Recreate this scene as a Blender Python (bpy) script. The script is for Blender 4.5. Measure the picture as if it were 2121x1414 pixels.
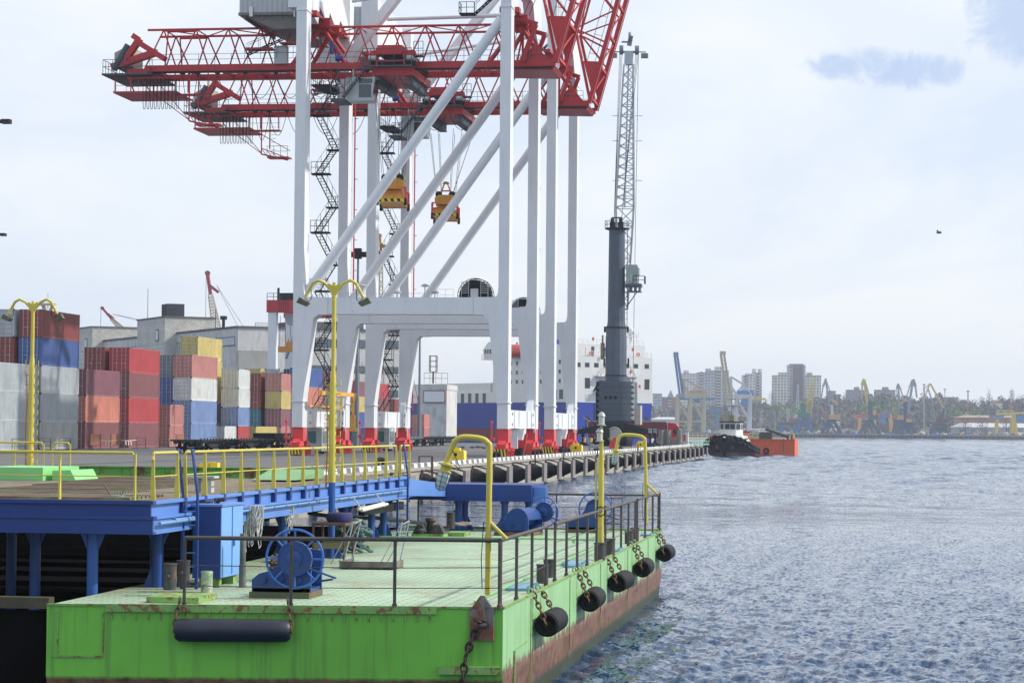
import bpy, math, random
import numpy as np
from mathutils import Vector as V, Matrix
R = math.radians
random.seed(7)
sc = bpy.context.scene
for o in list(bpy.data.objects): bpy.data.objects.remove(o)
# ---------- camera: X runs along the quay, Y inland, Z up (water = 0) ----------
FP, CX, CY = 5000.0, 1060.5, 707.0
AL = math.atan(733 / FP); TH = math.atan(181 / FP); RO = 0.0085
CAM = V((0, 0, 4.6))
f0 = V((math.cos(AL), math.sin(AL), 0)); r0 = V((math.sin(AL), -math.cos(AL), 0)); z0 = V((0, 0, 1))
fw = f0 * math.cos(TH) + z0 * math.sin(TH); up0 = z0 * math.cos(TH) - f0 * math.sin(TH)
rt = r0 * math.cos(RO) + up0 * math.sin(RO); up = up0 * math.cos(RO) - r0 * math.sin(RO)
cd = bpy.data.cameras.new('camera'); cam = bpy.data.objects.new('camera', cd); sc.collection.objects.link(cam)
m = Matrix((rt, up, -fw)).transposed().to_4x4(); m.translation = CAM; cam.matrix_world = m
cd.sensor_width = 36; cd.lens = FP / 2121 * 36; cd.clip_start = .5; cd.clip_end = 20000; sc.camera = cam
# ---------- world ----------
SUN_EL, SUN_AZ = R(38), R(-78)          # azimuth measured from +X towards +Y
w = bpy.data.worlds.new('World'); sc.world = w; w.use_nodes = True
nt = w.node_tree; nt.nodes.clear(); N = nt.nodes.new; L = nt.links.new
out = N('ShaderNodeOutputWorld'); bg = N('ShaderNodeBackground'); sky = N('ShaderNodeTexSky')
sky.sky_type = 'NISHITA'; sky.sun_disc = False; sky.sun_elevation = SUN_EL; sky.sun_rotation = R(90) - SUN_AZ
sky.air_density = 1.0; sky.dust_density = 2.5; sky.ozone_density = 2.0
tc = N('ShaderNodeTexCoord'); mp = N('ShaderNodeMapping'); mp.inputs['Scale'].default_value = (1, 1, 3.2)
L(tc.outputs['Generated'], mp.inputs[0])
def wnoise(scale, det, rough, lo, hi, dist=0.0):
    n = N('ShaderNodeTexNoise'); n.inputs['Scale'].default_value = scale; n.inputs['Detail'].default_value = det
    n.inputs['Roughness'].default_value = rough; n.inputs['Distortion'].default_value = dist; L(mp.outputs[0], n.inputs['Vector'])
    r_ = N('ShaderNodeMapRange'); r_.inputs[1].default_value = lo; r_.inputs[2].default_value = hi; L(n.outputs['Fac'], r_.inputs[0]); return r_.outputs[0]
def wmix(fac, a, b):
    x = N('ShaderNodeMix'); x.data_type = 'RGBA'
    if hasattr(fac, 'is_linked'): L(fac, x.inputs[0])
    else: x.inputs[0].default_value = fac
    for i, q in ((6, a), (7, b)):
        if hasattr(q, 'is_linked'): L(q, x.inputs[i])
        else: x.inputs[i].default_value = (*q, 1)
    return x.outputs[2]
WS = 0.1
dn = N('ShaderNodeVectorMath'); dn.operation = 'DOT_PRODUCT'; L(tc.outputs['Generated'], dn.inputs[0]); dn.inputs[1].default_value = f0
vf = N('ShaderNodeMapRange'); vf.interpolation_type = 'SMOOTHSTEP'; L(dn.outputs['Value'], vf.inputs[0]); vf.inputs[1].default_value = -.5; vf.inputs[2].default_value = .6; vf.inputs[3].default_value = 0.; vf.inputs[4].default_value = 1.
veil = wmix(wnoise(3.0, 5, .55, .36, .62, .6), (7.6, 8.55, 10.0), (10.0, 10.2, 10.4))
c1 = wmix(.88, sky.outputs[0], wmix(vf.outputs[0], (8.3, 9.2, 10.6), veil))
# two soft grey-blue clouds at real sky directions
def cloud(px, py, rx, ry):
    d = (fw * FP + rt * (px - CX) + up * (CY - py)).normalized()
    vm = N('ShaderNodeVectorMath'); vm.operation = 'SUBTRACT'; L(tc.outputs['Generated'], vm.inputs[0]); vm.inputs[1].default_value = d
    hx = r0.normalized()
    a = N('ShaderNodeVectorMath'); a.operation = 'DOT_PRODUCT'; L(vm.outputs[0], a.inputs[0]); a.inputs[1].default_value = hx
    b = N('ShaderNodeVectorMath'); b.operation = 'DOT_PRODUCT'; L(vm.outputs[0], b.inputs[0]); b.inputs[1].default_value = (0, 0, 1)
    def sq(s, k):
        mm = N('ShaderNodeMath'); mm.operation = 'MULTIPLY'; L(s, mm.inputs[0]); mm.inputs[1].default_value = k
        p = N('ShaderNodeMath'); p.operation = 'MULTIPLY'; L(mm.outputs[0], p.inputs[0]); L(mm.outputs[0], p.inputs[1]); return p.outputs[0]
    s = N('ShaderNodeMath'); s.operation = 'ADD'; L(sq(a.outputs['Value'], FP / rx), s.inputs[0]); L(sq(b.outputs['Value'], FP / ry), s.inputs[1])
    nn = N('ShaderNodeTexNoise'); nn.inputs['Distortion'].default_value = .5; nn.inputs['Scale'].default_value = 46; nn.inputs['Detail'].default_value = 9; nn.inputs['Roughness'].default_value = .66; L(tc.outputs['Generated'], nn.inputs['Vector'])
    k = N('ShaderNodeMath'); k.operation = 'MULTIPLY_ADD'; L(nn.outputs['Fac'], k.inputs[0]); k.inputs[1].default_value = 5.0; k.inputs[2].default_value = -1.6
    t = N('ShaderNodeMath'); t.operation = 'SUBTRACT'; L(k.outputs[0], t.inputs[0]); L(s.outputs[0], t.inputs[1])
    r_ = N('ShaderNodeMapRange'); r_.interpolation_type = 'SMOOTHSTEP'; r_.inputs[1].default_value = -.5; r_.inputs[2].default_value = .9; r_.inputs[4].default_value = .9; L(t.outputs[0], r_.inputs[0]); return r_.outputs[0]
for q in ((1775, 135, 95, 36), (1890, 150, 105, 34), (2110, 40, 110, 75)):
    c1 = wmix(cloud(*q), c1, (5.1, 6.3, 8.6))
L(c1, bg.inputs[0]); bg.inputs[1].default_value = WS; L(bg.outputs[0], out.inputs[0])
# ---------- sun ----------
sl = bpy.data.lights.new('sun', 'SUN'); sl.energy = 4.0; sl.angle = R(1.0); sl.color = (1, .955, .88)
so = bpy.data.objects.new('sun', sl); sc.collection.objects.link(so)
sd = V((math.cos(SUN_EL) * math.cos(SUN_AZ), math.cos(SUN_EL) * math.sin(SUN_AZ), math.sin(SUN_EL)))
so.rotation_euler = sd.to_track_quat('Z', 'Y').to_euler(); so.location = (0, 0, 100)
sc.render.engine = 'CYCLES'
vs = sc.view_settings; vs.view_transform = 'Standard'; vs.look = 'None'; vs.exposure = 0.12; vs.gamma = 1
# ---------- placing helpers (points on real planes) ----------
def ray(px, py): return fw * FP + rt * (px - CX) + up * (CY - py)
def PZ(px, py, z):
    d = ray(px, py); return CAM + d * ((z - CAM.z) / d.z)
def PY(px, py, y):
    d = ray(px, py); return CAM + d * ((y - CAM.y) / d.y)
def PX(px, py, x):
    d = ray(px, py); return CAM + d * ((x - CAM.x) / d.x)
def PD(px, py, D):
    d = ray(px, py); return CAM + d * (D / d.dot(f0))
# ---------- materials ----------
MATS = {}
def mat(name, col, rough=.6, metal=0.0, var=.12, scale=1.5, streak=0.0, scol=(.10, .07, .05), rust=0.0, rcol=(.16, .06, .025),
        bump=0.0, bscale=20., objcol=False, rthr=.62, spec=.5, sx=6., grid=None, brick=None, rscale=2.2, zrust=None):
    if name in MATS: return MATS[name]
    m = bpy.data.materials.new(name); m.use_nodes = True; MATS[name] = m
    nt = m.node_tree; N = nt.nodes.new; L = nt.links.new; b = nt.nodes['Principled BSDF']
    b.inputs['Roughness'].default_value = rough; b.inputs['Metallic'].default_value = metal; b.inputs['Specular IOR Level'].default_value = spec
    tc = N('ShaderNodeTexCoord'); oi = N('ShaderNodeObjectInfo'); ml = N('ShaderNodeMath'); ml.operation = 'MULTIPLY'; ml.inputs[1].default_value = 53
    L(oi.outputs['Random'], ml.inputs[0]); ad = N('ShaderNodeVectorMath'); ad.operation = 'ADD'; L(tc.outputs['Object'], ad.inputs[0]); L(ml.outputs[0], ad.inputs[1])
    def noise(sc_, det=4, ro=.6, vec=None, stretch=None):
        v = vec or ad.outputs[0]
        if stretch:
            mp = N('ShaderNodeMapping'); mp.inputs['Scale'].default_value = stretch; L(v, mp.inputs[0]); v = mp.outputs[0]
        n = N('ShaderNodeTexNoise'); n.inputs['Scale'].default_value = sc_; n.inputs['Detail'].default_value = det; n.inputs['Roughness'].default_value = ro; L(v, n.inputs['Vector']); return n.outputs['Fac']
    def rng(s, lo, hi, a=0., c=1.):
        r_ = N('ShaderNodeMapRange'); L(s, r_.inputs[0])
        for i, q in enumerate((lo, hi, a, c)): r_.inputs[1 + i].default_value = q
        return r_.outputs[0]
    def mix(f, a, c, mode='MIX'):
        x = N('ShaderNodeMix'); x.data_type = 'RGBA'; x.blend_type = mode
        if isinstance(f, float): x.inputs[0].default_value = f
        else: L(f, x.inputs[0])
        for i, q in ((6, a), (7, c)):
            if isinstance(q, tuple): x.inputs[i].default_value = (*q[:3], 1)
            else: L(q, x.inputs[i])
        return x.outputs[2]
    base = oi.outputs['Color'] if objcol else tuple(col)
    v1 = rng(noise(scale), .25, .75, 1 - var, 1 + var)
    cb = N('ShaderNodeCombineColor'); [L(v1, cb.inputs[i]) for i in range(3)]
    c = mix(1.0, base, cb.outputs[0], 'MULTIPLY')
    if brick:
        bt = N('ShaderNodeTexBrick'); bt.inputs['Scale'].default_value = 1; bt.inputs['Brick Width'].default_value = brick[0]; bt.inputs['Row Height'].default_value = brick[1]; bt.inputs['Mortar Size'].default_value = brick[2]
        bt.inputs['Color1'].default_value = (1, 1, 1, 1); bt.inputs['Color2'].default_value = (brick[4],) * 3 + (1,); bt.inputs['Mortar'].default_value = (brick[3],) * 3 + (1,)
        mp = N('ShaderNodeMapping'); mp.inputs['Rotation'].default_value = (R(90), 0, 0); L(tc.outputs['Object'], mp.inputs[0]); L(mp.outputs[0], bt.inputs['Vector'])
        c = mix(1.0, c, bt.outputs['Color'], 'MULTIPLY')
    if streak: c = mix(rng(noise(1., 3, .6, stretch=(sx, sx, .35)), .5, .8, 0, streak), c, tuple(scol))
    rf = None
    if rust:
        rf = rng(noise(rscale, 8, .72), rthr, rthr + .07, 0, rust); c = mix(rf, c, mix(rng(noise(9.), .3, .7), tuple(rcol), tuple(q * 2.1 for q in rcol)))
    if zrust:   # (z below which rust takes over, blend)
        sp = N('ShaderNodeSeparateXYZ'); g = N('ShaderNodeNewGeometry'); L(g.outputs['Position'], sp.inputs[0])
        a1 = N('ShaderNodeMath'); a1.operation = 'MULTIPLY_ADD'; L(noise(1., 7, .75, stretch=(4.5, 4.5, .6)), a1.inputs[0]); a1.inputs[1].default_value = -zrust[1]; a1.inputs[2].default_value = zrust[0] + zrust[1] * .5
        a2 = N('ShaderNodeMath'); a2.operation = 'SUBTRACT'; L(a1.outputs[0], a2.inputs[0]); L(sp.outputs['Z'], a2.inputs[1])
        f = rng(a2.outputs[0], 0, .05); rc = mix(rng(noise(3., 7, .75, stretch=(1, 1, 1.5)), .38, .62), (.075, .034, .02), (.22, .125, .08))
        rc = mix(rng(noise(9., 5, .7), .5, .66), rc, (.24, .075, .025)); c = mix(f, c, rc)
        f2 = rng(sp.outputs['Z'], .18, .3, 1, 0); c = mix(f2, c, (.035, .045, .02))
    L(c, b.inputs['Base Color'])
    if rf is not None: L(rng(rf, 0, 1, rough, .85), b.inputs['Roughness'])
    if bump:
        bp = N('ShaderNodeBump'); bp.inputs['Strength'].default_value = bump; bp.inputs['Distance'].default_value = .05; L(noise(bscale, 4), bp.inputs['Height']); L(bp.outputs[0], b.inputs['Normal'])
    return m
# ---------- mesh builder ----------
class MB:
    def __init__(s): s.v = []; s.f = []; s.mi = []; s.cur = 0
    def add(s, vs, fs):
        n = len(s.v); s.v += [tuple(q) for q in vs]; s.f += [tuple(i + n for i in f) for f in fs]; s.mi += [s.cur] * len(fs); return s
    def hexa(s, p): return s.add(p, [(0, 3, 2, 1), (4, 5, 6, 7), (0, 1, 5, 4), (1, 2, 6, 5), (2, 3, 7, 6), (3, 0, 4, 7)])
    def box(s, x0, x1, y0, y1, z0, z1):
        if x0 > x1: x0, x1 = x1, x0
        if y0 > y1: y0, y1 = y1, y0
        if z0 > z1: z0, z1 = z1, z0
        return s.hexa([(x0, y0, z0), (x1, y0, z0), (x1, y1, z0), (x0, y1, z0), (x0, y0, z1), (x1, y0, z1), (x1, y1, z1), (x0, y1, z1)])
    def cb(s, c, d): return s.box(c[0] - d[0] / 2, c[0] + d[0] / 2, c[1] - d[1] / 2, c[1] + d[1] / 2, c[2] - d[2] / 2, c[2] + d[2] / 2)
    def beam(s, p, q, w, h=None, upv=(0, 0, 1)):
        h = h or w; p, q = V(p), V(q); d = (q - p).normalized(); u = V(upv)
        if abs(d.dot(u)) > .98: u = V((1, 0, 0))
        a = d.cross(u).normalized(); b = a.cross(d).normalized(); a *= w / 2; b *= h / 2
        return s.hexa([p - a - b, p + a - b, p + a + b, p - a + b, q - a - b, q + a - b, q + a + b, q - a + b])
    def tube(s, p, q, r, n=8, r2=None, caps=True):
        p, q = V(p), V(q); d = (q - p).normalized(); u = V((0, 0, 1)) if abs(d.z) < .95 else V((1, 0, 0))
        a = d.cross(u).normalized(); b = a.cross(d); r2 = r if r2 is None else r2; vs = []
        for c, rr in ((p, r), (q, r2)):
            for i in range(n):
                t = 2 * math.pi * i / n; vs.append(c + a * (rr * math.cos(t)) + b * (rr * math.sin(t)))
        fs = [(i, i + n, (i + 1) % n + n, (i + 1) % n) for i in range(n)]
        if caps: fs += [tuple(range(n)), tuple(reversed(range(n, 2 * n)))]
        return s.add(vs, fs)
    def path(s, pts, r, n=8, closed=False):
        pts = [V(p) for p in pts]; k = len(pts); vs = []; prev = None
        for i, p in enumerate(pts):
            if closed: d = pts[(i + 1) % k] - pts[i - 1]
            else: d = pts[min(i + 1, k - 1)] - pts[max(i - 1, 0)]
            d.normalize()
            if prev is None: u = V((0, 0, 1)) if abs(d.z) < .9 else V((1, 0, 0)); a = d.cross(u).normalized()
            else: a = (prev - d * prev.dot(d)).normalized()
            prev = a; b = a.cross(d); rr = r[i] if isinstance(r, (list, tuple)) else r
            for j in range(n):
                t = 2 * math.pi * j / n; vs.append(p + a * (rr * math.cos(t)) + b * (rr * math.sin(t)))
        fs = []
        for i in range(k if closed else k - 1):
            for j in range(n):
                A = i * n; B = ((i + 1) % k) * n; fs.append((A + j, A + (j + 1) % n, B + (j + 1) % n, B + j))
        if not closed: fs += [tuple(reversed(range(n))), tuple(range((k - 1) * n, k * n))]
        return s.add(vs, fs)
    def lathe(s, prof, c=(0, 0, 0), n=16, axis='z'):
        vs = []; c = V(c)
        for r, h in prof:
            for i in range(n):
                t = 2 * math.pi * i / n; a, b = r * math.cos(t), r * math.sin(t)
                vs.append(c + (V((a, b, h)) if axis == 'z' else V((h, a, b)) if axis == 'x' else V((b, h, a))))
        fs = [(j * n + i, j * n + (i + 1) % n, (j + 1) * n + (i + 1) % n, (j + 1) * n + i) for j in range(len(prof) - 1) for i in range(n)]
        fs += [tuple(reversed(range(n))), tuple(range((len(prof) - 1) * n, len(prof) * n))]
        return s.add(vs, fs)
    def torus(s, c, r, t, n=24, k=8, axis='x', sq=1.0):
        pts = []
        for i in range(n):
            a = 2 * math.pi * i / n; u, v_ = r * math.cos(a), r * math.sin(a)
            pts.append(V(c) + (V((0, u, v_)) if axis == 'x' else V((u, 0, v_)) if axis == 'y' else V((u, v_, 0))))
        return s.path(pts, t, k, True)
    def prism(s, poly, a, b, axis='x'):
        """poly of 2D points; axis x: (y,z), y: (x,z), z: (x,y)"""
        n = len(poly)
        def P(q, h): return (h, q[0], q[1]) if axis == 'x' else (q[0], h, q[1]) if axis == 'y' else (q[0], q[1], h)
        ar = sum(poly[i][0] * poly[(i + 1) % n][1] - poly[(i + 1) % n][0] * poly[i][1] for i in range(n))
        if (ar < 0) ^ (axis == 'y'): poly = poly[::-1]
        if a > b: a, b = b, a
        vs = [P(q, a) for q in poly] + [P(q, b) for q in poly]
        return s.add(vs, [tuple(reversed(range(n))), tuple(range(n, 2 * n))] + [(i, (i + 1) % n, (i + 1) % n + n, i + n) for i in range(n)])
    def quad(s, a, b, c, d): return s.add([a, b, c, d], [(0, 1, 2, 3)])
    def rail(s, pts, h=1.1, r=.025, step=1.5, mids=(.5,), n=5):
        pts = [V(p) for p in pts]
        for a, b in zip(pts, pts[1:]):
            k = max(1, round((b - a).length / step))
            for i in range(k + 1):
                p = a.lerp(b, i / k); s.tube(p, p + V((0, 0, h)), r, n)
            for t in (1,) + tuple(mids): s.tube(a + V((0, 0, h * t)), b + V((0, 0, h * t)), r, n)
        return s
    def build(s, name, m, parent=None, loc=None, smooth=40):
        """geometry is given in the parent's local space; loc shifts the origin of a top-level mesh"""
        me = bpy.data.meshes.new(name); vs = s.v
        if loc is not None: vs = [(a - loc[0], b - loc[1], c - loc[2]) for a, b, c in vs]
        me.from_pydata(vs, [], s.f)
        ms = m if isinstance(m, (list, tuple)) else [m]
        for q in ms: me.materials.append(q)
        me.polygons.foreach_set('material_index', s.mi)
        if smooth and len(s.f) > 6:
            me.polygons.foreach_set('use_smooth', [True] * len(s.f)); me.set_sharp_from_angle(angle=R(smooth))
        me.update(); o = bpy.data.objects.new(name, me); sc.collection.objects.link(o)
        if loc is not None: o.location = loc
        if parent is not None: o.parent = parent
        return o
def tag(o, label=None, cat=None, group=None, kind=None):
    if label: o['label'] = label
    if cat: o['category'] = cat
    if group: o['group'] = group
    if kind: o['kind'] = kind
    return o
def thing(name, label, cat, loc=(0, 0, 0), rz=0., group=None):
    o = bpy.data.objects.new(name, None); sc.collection.objects.link(o); o.empty_display_size = .3
    o.location = loc; o.rotation_euler = (0, 0, rz); return tag(o, label, cat, group)
def kids(o): return [c for c in bpy.data.objects if c.parent == o]
def copy_tree(o, parent=None):
    c = o.copy(); sc.collection.objects.link(c); c.parent = parent
    for ch in kids(o): copy_tree(ch, c)
    return c
def clone(o, label, loc=None, rz=None):
    c = copy_tree(o); c['label'] = label
    if loc is not None: c.location = loc
    if rz is not None: c.rotation_euler.z = rz
    return c
ORD = ['first', 'second', 'third', 'fourth', 'fifth', 'sixth', 'seventh', 'eighth', 'ninth', 'tenth', 'eleventh', 'twelfth', 'thirteenth', 'fourteenth', 'fifteenth', 'sixteenth', 'seventeenth', 'eighteenth', 'nineteenth', 'twentieth']
ORD += ['twenty-' + q for q in ORD[:9]] + ['thirtieth'] + ['thirty-' + q for q in ORD[:9]] + ['fortieth'] + ['forty-' + q for q in ORD[:9]]
# ================= shared materials =================
white_steel = mat('white_steel', (.68, .70, .72), .45, var=.05, scale=.4, streak=.12, scol=(.25, .24, .22), sx=2.5, rust=.25, rthr=.74, rscale=1.2)
red_steel = mat('red_steel', (.44, .012, .015), .45, var=.15, scale=.6, streak=.25, scol=(.12, .01, .012))
red_bogie = mat('red_bogie', (.62, .045, .045), .45, var=.12, scale=2)
grey_steel = mat('grey_steel', (.065, .08, .095), .6, spec=.3, var=.15, scale=2)
dark_steel = mat('dark_steel', (.012, .013, .016), .7, spec=.2, var=.3, scale=2)
black_rubber = mat('black_rubber', (.009, .009, .011), .7, spec=.25, var=.35, scale=5, bump=.15)
galv = mat('galvanised', (.38, .41, .42), .4, metal=.3, var=.1, scale=3)
silver_clad = mat('silver_cladding', (.42, .44, .45), .45, metal=.2, var=.06, scale=1, streak=.15, scol=(.2, .2, .2))
glass = mat('dark_glass', (.02, .035, .04), .06, var=.1, spec=.8)
yellow_paint = mat('yellow_paint', (.56, .47, .07), .42, var=.12, scale=2, rust=.85, rthr=.66, rscale=5)
yellow_bright = mat('yellow_bright', (.78, .56, .02), .5, var=.08, scale=3, streak=.2)
amber = mat('amber_paint', (.62, .28, .02), .5, var=.15, scale=2, streak=.5, scol=(.06, .04, .02))
concrete = mat('concrete', (.33, .31, .265), .85, var=.12, scale=1.2, streak=.6, scol=(.23, .19, .14), bump=.3, sx=1.6)
# ================= water =================
WAVE = 1.9
def water_material():
    m = bpy.data.materials.new('sea_water'); m.use_nodes = True; nt = m.node_tree; N = nt.nodes.new; L = nt.links.new
    b = nt.nodes['Principled BSDF']; b.inputs['Base Color'].default_value = (.006, .042, .11, 1); b.inputs['Roughness'].default_value = .05; b.inputs['IOR'].default_value = 1.333
    g = N('ShaderNodeNewGeometry'); prev = g.outputs['Normal']
    # small ripples as slope noise in world space, several sizes; the long streaks follow the wind
    for sc_, det, amt, st in ((.16, 3, .05, (.35, 1.6, 1)), (1.3, 4, .22, (.3, 1.3, 1)), (5.0, 5, .75, (.8, 1.4, 1)), (12., 3, .25, (1, 1, 1))):
        mp = N('ShaderNodeMapping'); mp.inputs['Scale'].default_value = st; mp.inputs['Rotation'].default_value = (0, 0, R(6)); L(g.outputs['Position'], mp.inputs[0])
        n = N('ShaderNodeTexNoise'); n.inputs['Scale'].default_value = sc_; n.inputs['Detail'].default_value = det; n.inputs['Roughness'].default_value = .65; L(mp.outputs[0], n.inputs['Vector'])
        v1 = N('ShaderNodeVectorMath'); v1.operation = 'SUBTRACT'; L(n.outputs['Color'], v1.inputs[0]); v1.inputs[1].default_value = (.5, .5, .5)
        v2 = N('ShaderNodeVectorMath'); v2.operation = 'MULTIPLY'; L(v1.outputs[0], v2.inputs[0]); v2.inputs[1].default_value = (amt * WAVE, amt * WAVE, 0)
        v3 = N('ShaderNodeVectorMath'); v3.operation = 'ADD'; L(prev, v3.inputs[0]); L(v2.outputs[0], v3.inputs[1]); prev = v3.outputs[0]
    vn = N('ShaderNodeVectorMath'); vn.operation = 'NORMALIZE'; L(prev, vn.inputs[0]); L(vn.outputs[0], b.inputs['Normal']); return m
def make_water():
    rs = np.random.RandomState(3)
    na, nr = 520, 1450
    ang = np.linspace(AL - R(19), AL + R(14), na)
    rad = 16 * (2600 / 16) ** (np.linspace(0, 1, nr) ** 1.25)
    rr, aa = np.meshgrid(rad, ang, indexing='ij'); X = rr * np.cos(aa); Y = rr * np.sin(aa); Z = np.zeros_like(X)
    dr = np.gradient(rad)[:, None]
    wd = R(-62)
    for i in range(96):
        lam = .16 * (1.15 / .16) ** (rs.rand() ** 1.2); th = wd + rs.normal() * .55; k = 2 * math.pi / lam; amp = .0112 * lam * (.5 + rs.rand())
        fade = np.clip((lam / dr - 1.7) / 1.6, 0, 1)
        wob = 1.3 * np.sin(X * .23 * (1 + rs.rand()) + Y * .31 * rs.rand() + rs.rand() * 6) + .9 * np.sin(Y * .35 * (1 + rs.rand()) - X * .12 + rs.rand() * 6)
        ph = k * (X * math.cos(th) + Y * math.sin(th)) + rs.rand() * 6.28 + wob
        gust = .65 + .5 * np.sin(X * .05 * (1 + rs.rand()) + Y * .09 * rs.rand() + rs.rand() * 6)
        Z += amp * fade * gust * (1.2 - 2.4 * np.abs(np.sin(ph / 2)) ** 1.25)
    far = np.clip((rad - 110) / 350, 0, 1)[:, None]
    for i in range(46):
        lam = 2.0 * (16 / 2.0) ** rs.rand(); th = wd + rs.normal() * .8; k = 2 * math.pi / lam
        ph = k * (X * math.cos(th) + Y * math.sin(th)) + rs.rand() * 6.28 + 1.5 * np.sin(X * .02 * (1 + rs.rand()) + Y * .03 + rs.rand() * 6)
        Z += .0058 * lam * far * np.clip((lam / dr - 1.5) / 1.5, 0, 1) * (1.2 - 2.4 * np.abs(np.sin(ph / 2)) ** 1.2)
    Z *= np.clip((rad / 22), .6, 1)[:, None]
    vs = np.stack([X, Y, Z], -1).reshape(-1, 3)
    idx = np.arange(na * nr).reshape(nr, na)
    q = np.stack([idx[:-1, :-1], idx[1:, :-1], idx[1:, 1:], idx[:-1, 1:]], -1).reshape(-1, 4)
    base = len(vs); big = np.array([(-200, -3500, -.35), (5200, -3500, -.35), (5200, 2500, -.35), (-200, 2500, -.35)], float)
    vs = np.concatenate([vs, big]); q = np.concatenate([q, [[base, base + 1, base + 2, base + 3]]])
    me = bpy.data.meshes.new('water'); me.vertices.add(len(vs)); me.vertices.foreach_set('co', vs.ravel())
    me.loops.add(q.size); me.loops.foreach_set('vertex_index', q.ravel().astype(np.int32)); me.polygons.add(len(q))
    me.polygons.foreach_set('loop_start', np.arange(0, q.size, 4, dtype=np.int32)); me.polygons.foreach_set('loop_total', np.full(len(q), 4, dtype=np.int32))
    me.polygons.foreach_set('use_smooth', np.ones(len(q), bool)); me.update(calc_edges=True); me.materials.append(water_material())
    o = bpy.data.objects.new('water', me); sc.collection.objects.link(o); tag(o, kind='structure')
make_water()
# ================= quay =================
ZQ, TK = 2.05, 28.4           # quay surface level, y of the quay face
QE = 424.0                    # x where the quay ends
asphalt = mat('asphalt', (.10, .10, .108), .8, var=.22, scale=.25, rust=.35, rthr=.6, rcol=(.075, .07, .05), rscale=.35, bump=.2)
mb = MB(); mb.box(34, QE, TK + .9, 330, -3, ZQ); mb.build('quay', asphalt); tag(bpy.data.objects['quay'], kind='structure')
mb = MB(); mb.box(34, QE, TK, TK + .897, -3, ZQ - .18); mb.box(34, QE, TK - .12, TK + 1.3, ZQ - .178, ZQ + .02); o = mb.build('quay_wall', concrete); tag(o, kind='structure')
# crane rails and painted lane lines, thin strips on the asphalt
rail_m = mat('rail_steel', (.08, .075, .07), .5, metal=.4)
for y in (32.0, 50.7):
    mb = MB(); mb.box(40, QE - 4, y - .08, y + .08, ZQ + .004, ZQ + .03); o = mb.build('crane_rail', rail_m, loc=(40, y, ZQ)); tag(o, kind='structure')
line_m = mat('worn_yellow_line', (.34, .28, .10), .8, var=.4, scale=.6)
mb = MB()
for i, y in enumerate((36, 39.5, 43, 47, 53.5, 57, 60.5, 64, 67.5, 71)):
    mb.box(60 + 3 * i, 330, y - .05, y + .05, ZQ + .004, ZQ + .008)
for x in range(70, 250, 9): mb.box(x, x + .12, 73, 79, ZQ + .004, ZQ + .008)
o = mb.build('lane_markings', line_m); tag(o, kind='structure')
# ---- striped kerb blocks ----
kerb_w = mat('kerb_white', (.72, .72, .70), .7, var=.08, scale=4, streak=.2); kerb_g = mat('kerb_grey', (.13, .135, .15), .7, var=.15, scale=4)
first = None; kx = 54.0; k = 0
def kerb_mesh():
    mb = MB(); n = 17; l = 20.0 / n
    for i in range(n):
        mb.cur = i % 2; a, b = i * l, (i + 1) * l
        e0 = .22 if i == 0 else 0; e1 = .22 if i == n - 1 else 0
        mb.hexa([(a, -.17, 0), (b, -.17, 0), (b, .2, 0), (a, .2, 0), (a + e0, -.13, .27), (b - e1, -.13, .27), (b - e1, .16, .27), (a + e0, .16, .27)])
    return mb
KG = 'striped kerb blocks along the quay edge'
while kx < QE - 21 and k < 49:
    if first is None:
        first = kerb_mesh().build('kerb_block', [kerb_w, kerb_g], loc=None, smooth=0); o = first
    else: o = first.copy(); sc.collection.objects.link(o)
    o.location = (kx, TK + .25, ZQ + .024)
    tag(o, 'white and grey striped kerb block on the quay edge, %s from the platform end' % ORD[k], 'kerb block', KG); k += 1; kx += 21.5
# ---- fenders: rubber cone between quay wall and an upright steel panel ----
panel_m = mat('fender_panel', (.22, .195, .185), .75, var=.2, scale=3, streak=.6, scol=(.10, .05, .04), sx=5)
t0 = thing('quay_fender', '', 'fender', (0, 0, 0), 0, 'black rubber fenders with upright panels along the quay wall')
mb = MB(); mb.lathe([(.86, 0), (.86, .08), (.76, .16), (.72, .4), (.42, 1.0), (.48, 1.1), (.48, 1.18)], (0, 0, 0), 20, 'y')
mb.v = [(a, -b, c) for a, b, c in mb.v]; mb.f = [tuple(reversed(f)) for f in mb.f]; mb.build('rubber_cone', black_rubber, t0)
mb = MB(); mb.box(-.95, .95, -1.38, -1.18, -.78, .78)
for zz in (-.4, 0.05, .5): mb.box(-.97, .97, -1.4, -1.38, zz - .02, zz + .02)
mb.build('panel', panel_m, t0)
for s in (-1, 1): mb = MB(); mb.tube((s * .4, -1.18, .7), (s * .8, 0, 1.0), .03, 5); mb.build('chain_stay', dark_steel, t0)
fx = 62.0; k = 0
while fx < QE - 4:
    o = t0 if k == 0 else clone(t0, '')
    o.location = (fx, TK, .95); o['label'] = 'black cone fender with upright grey panel on the quay wall, %s from the barge end' % ORD[k]
    k += 1; fx += 10.2
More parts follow.
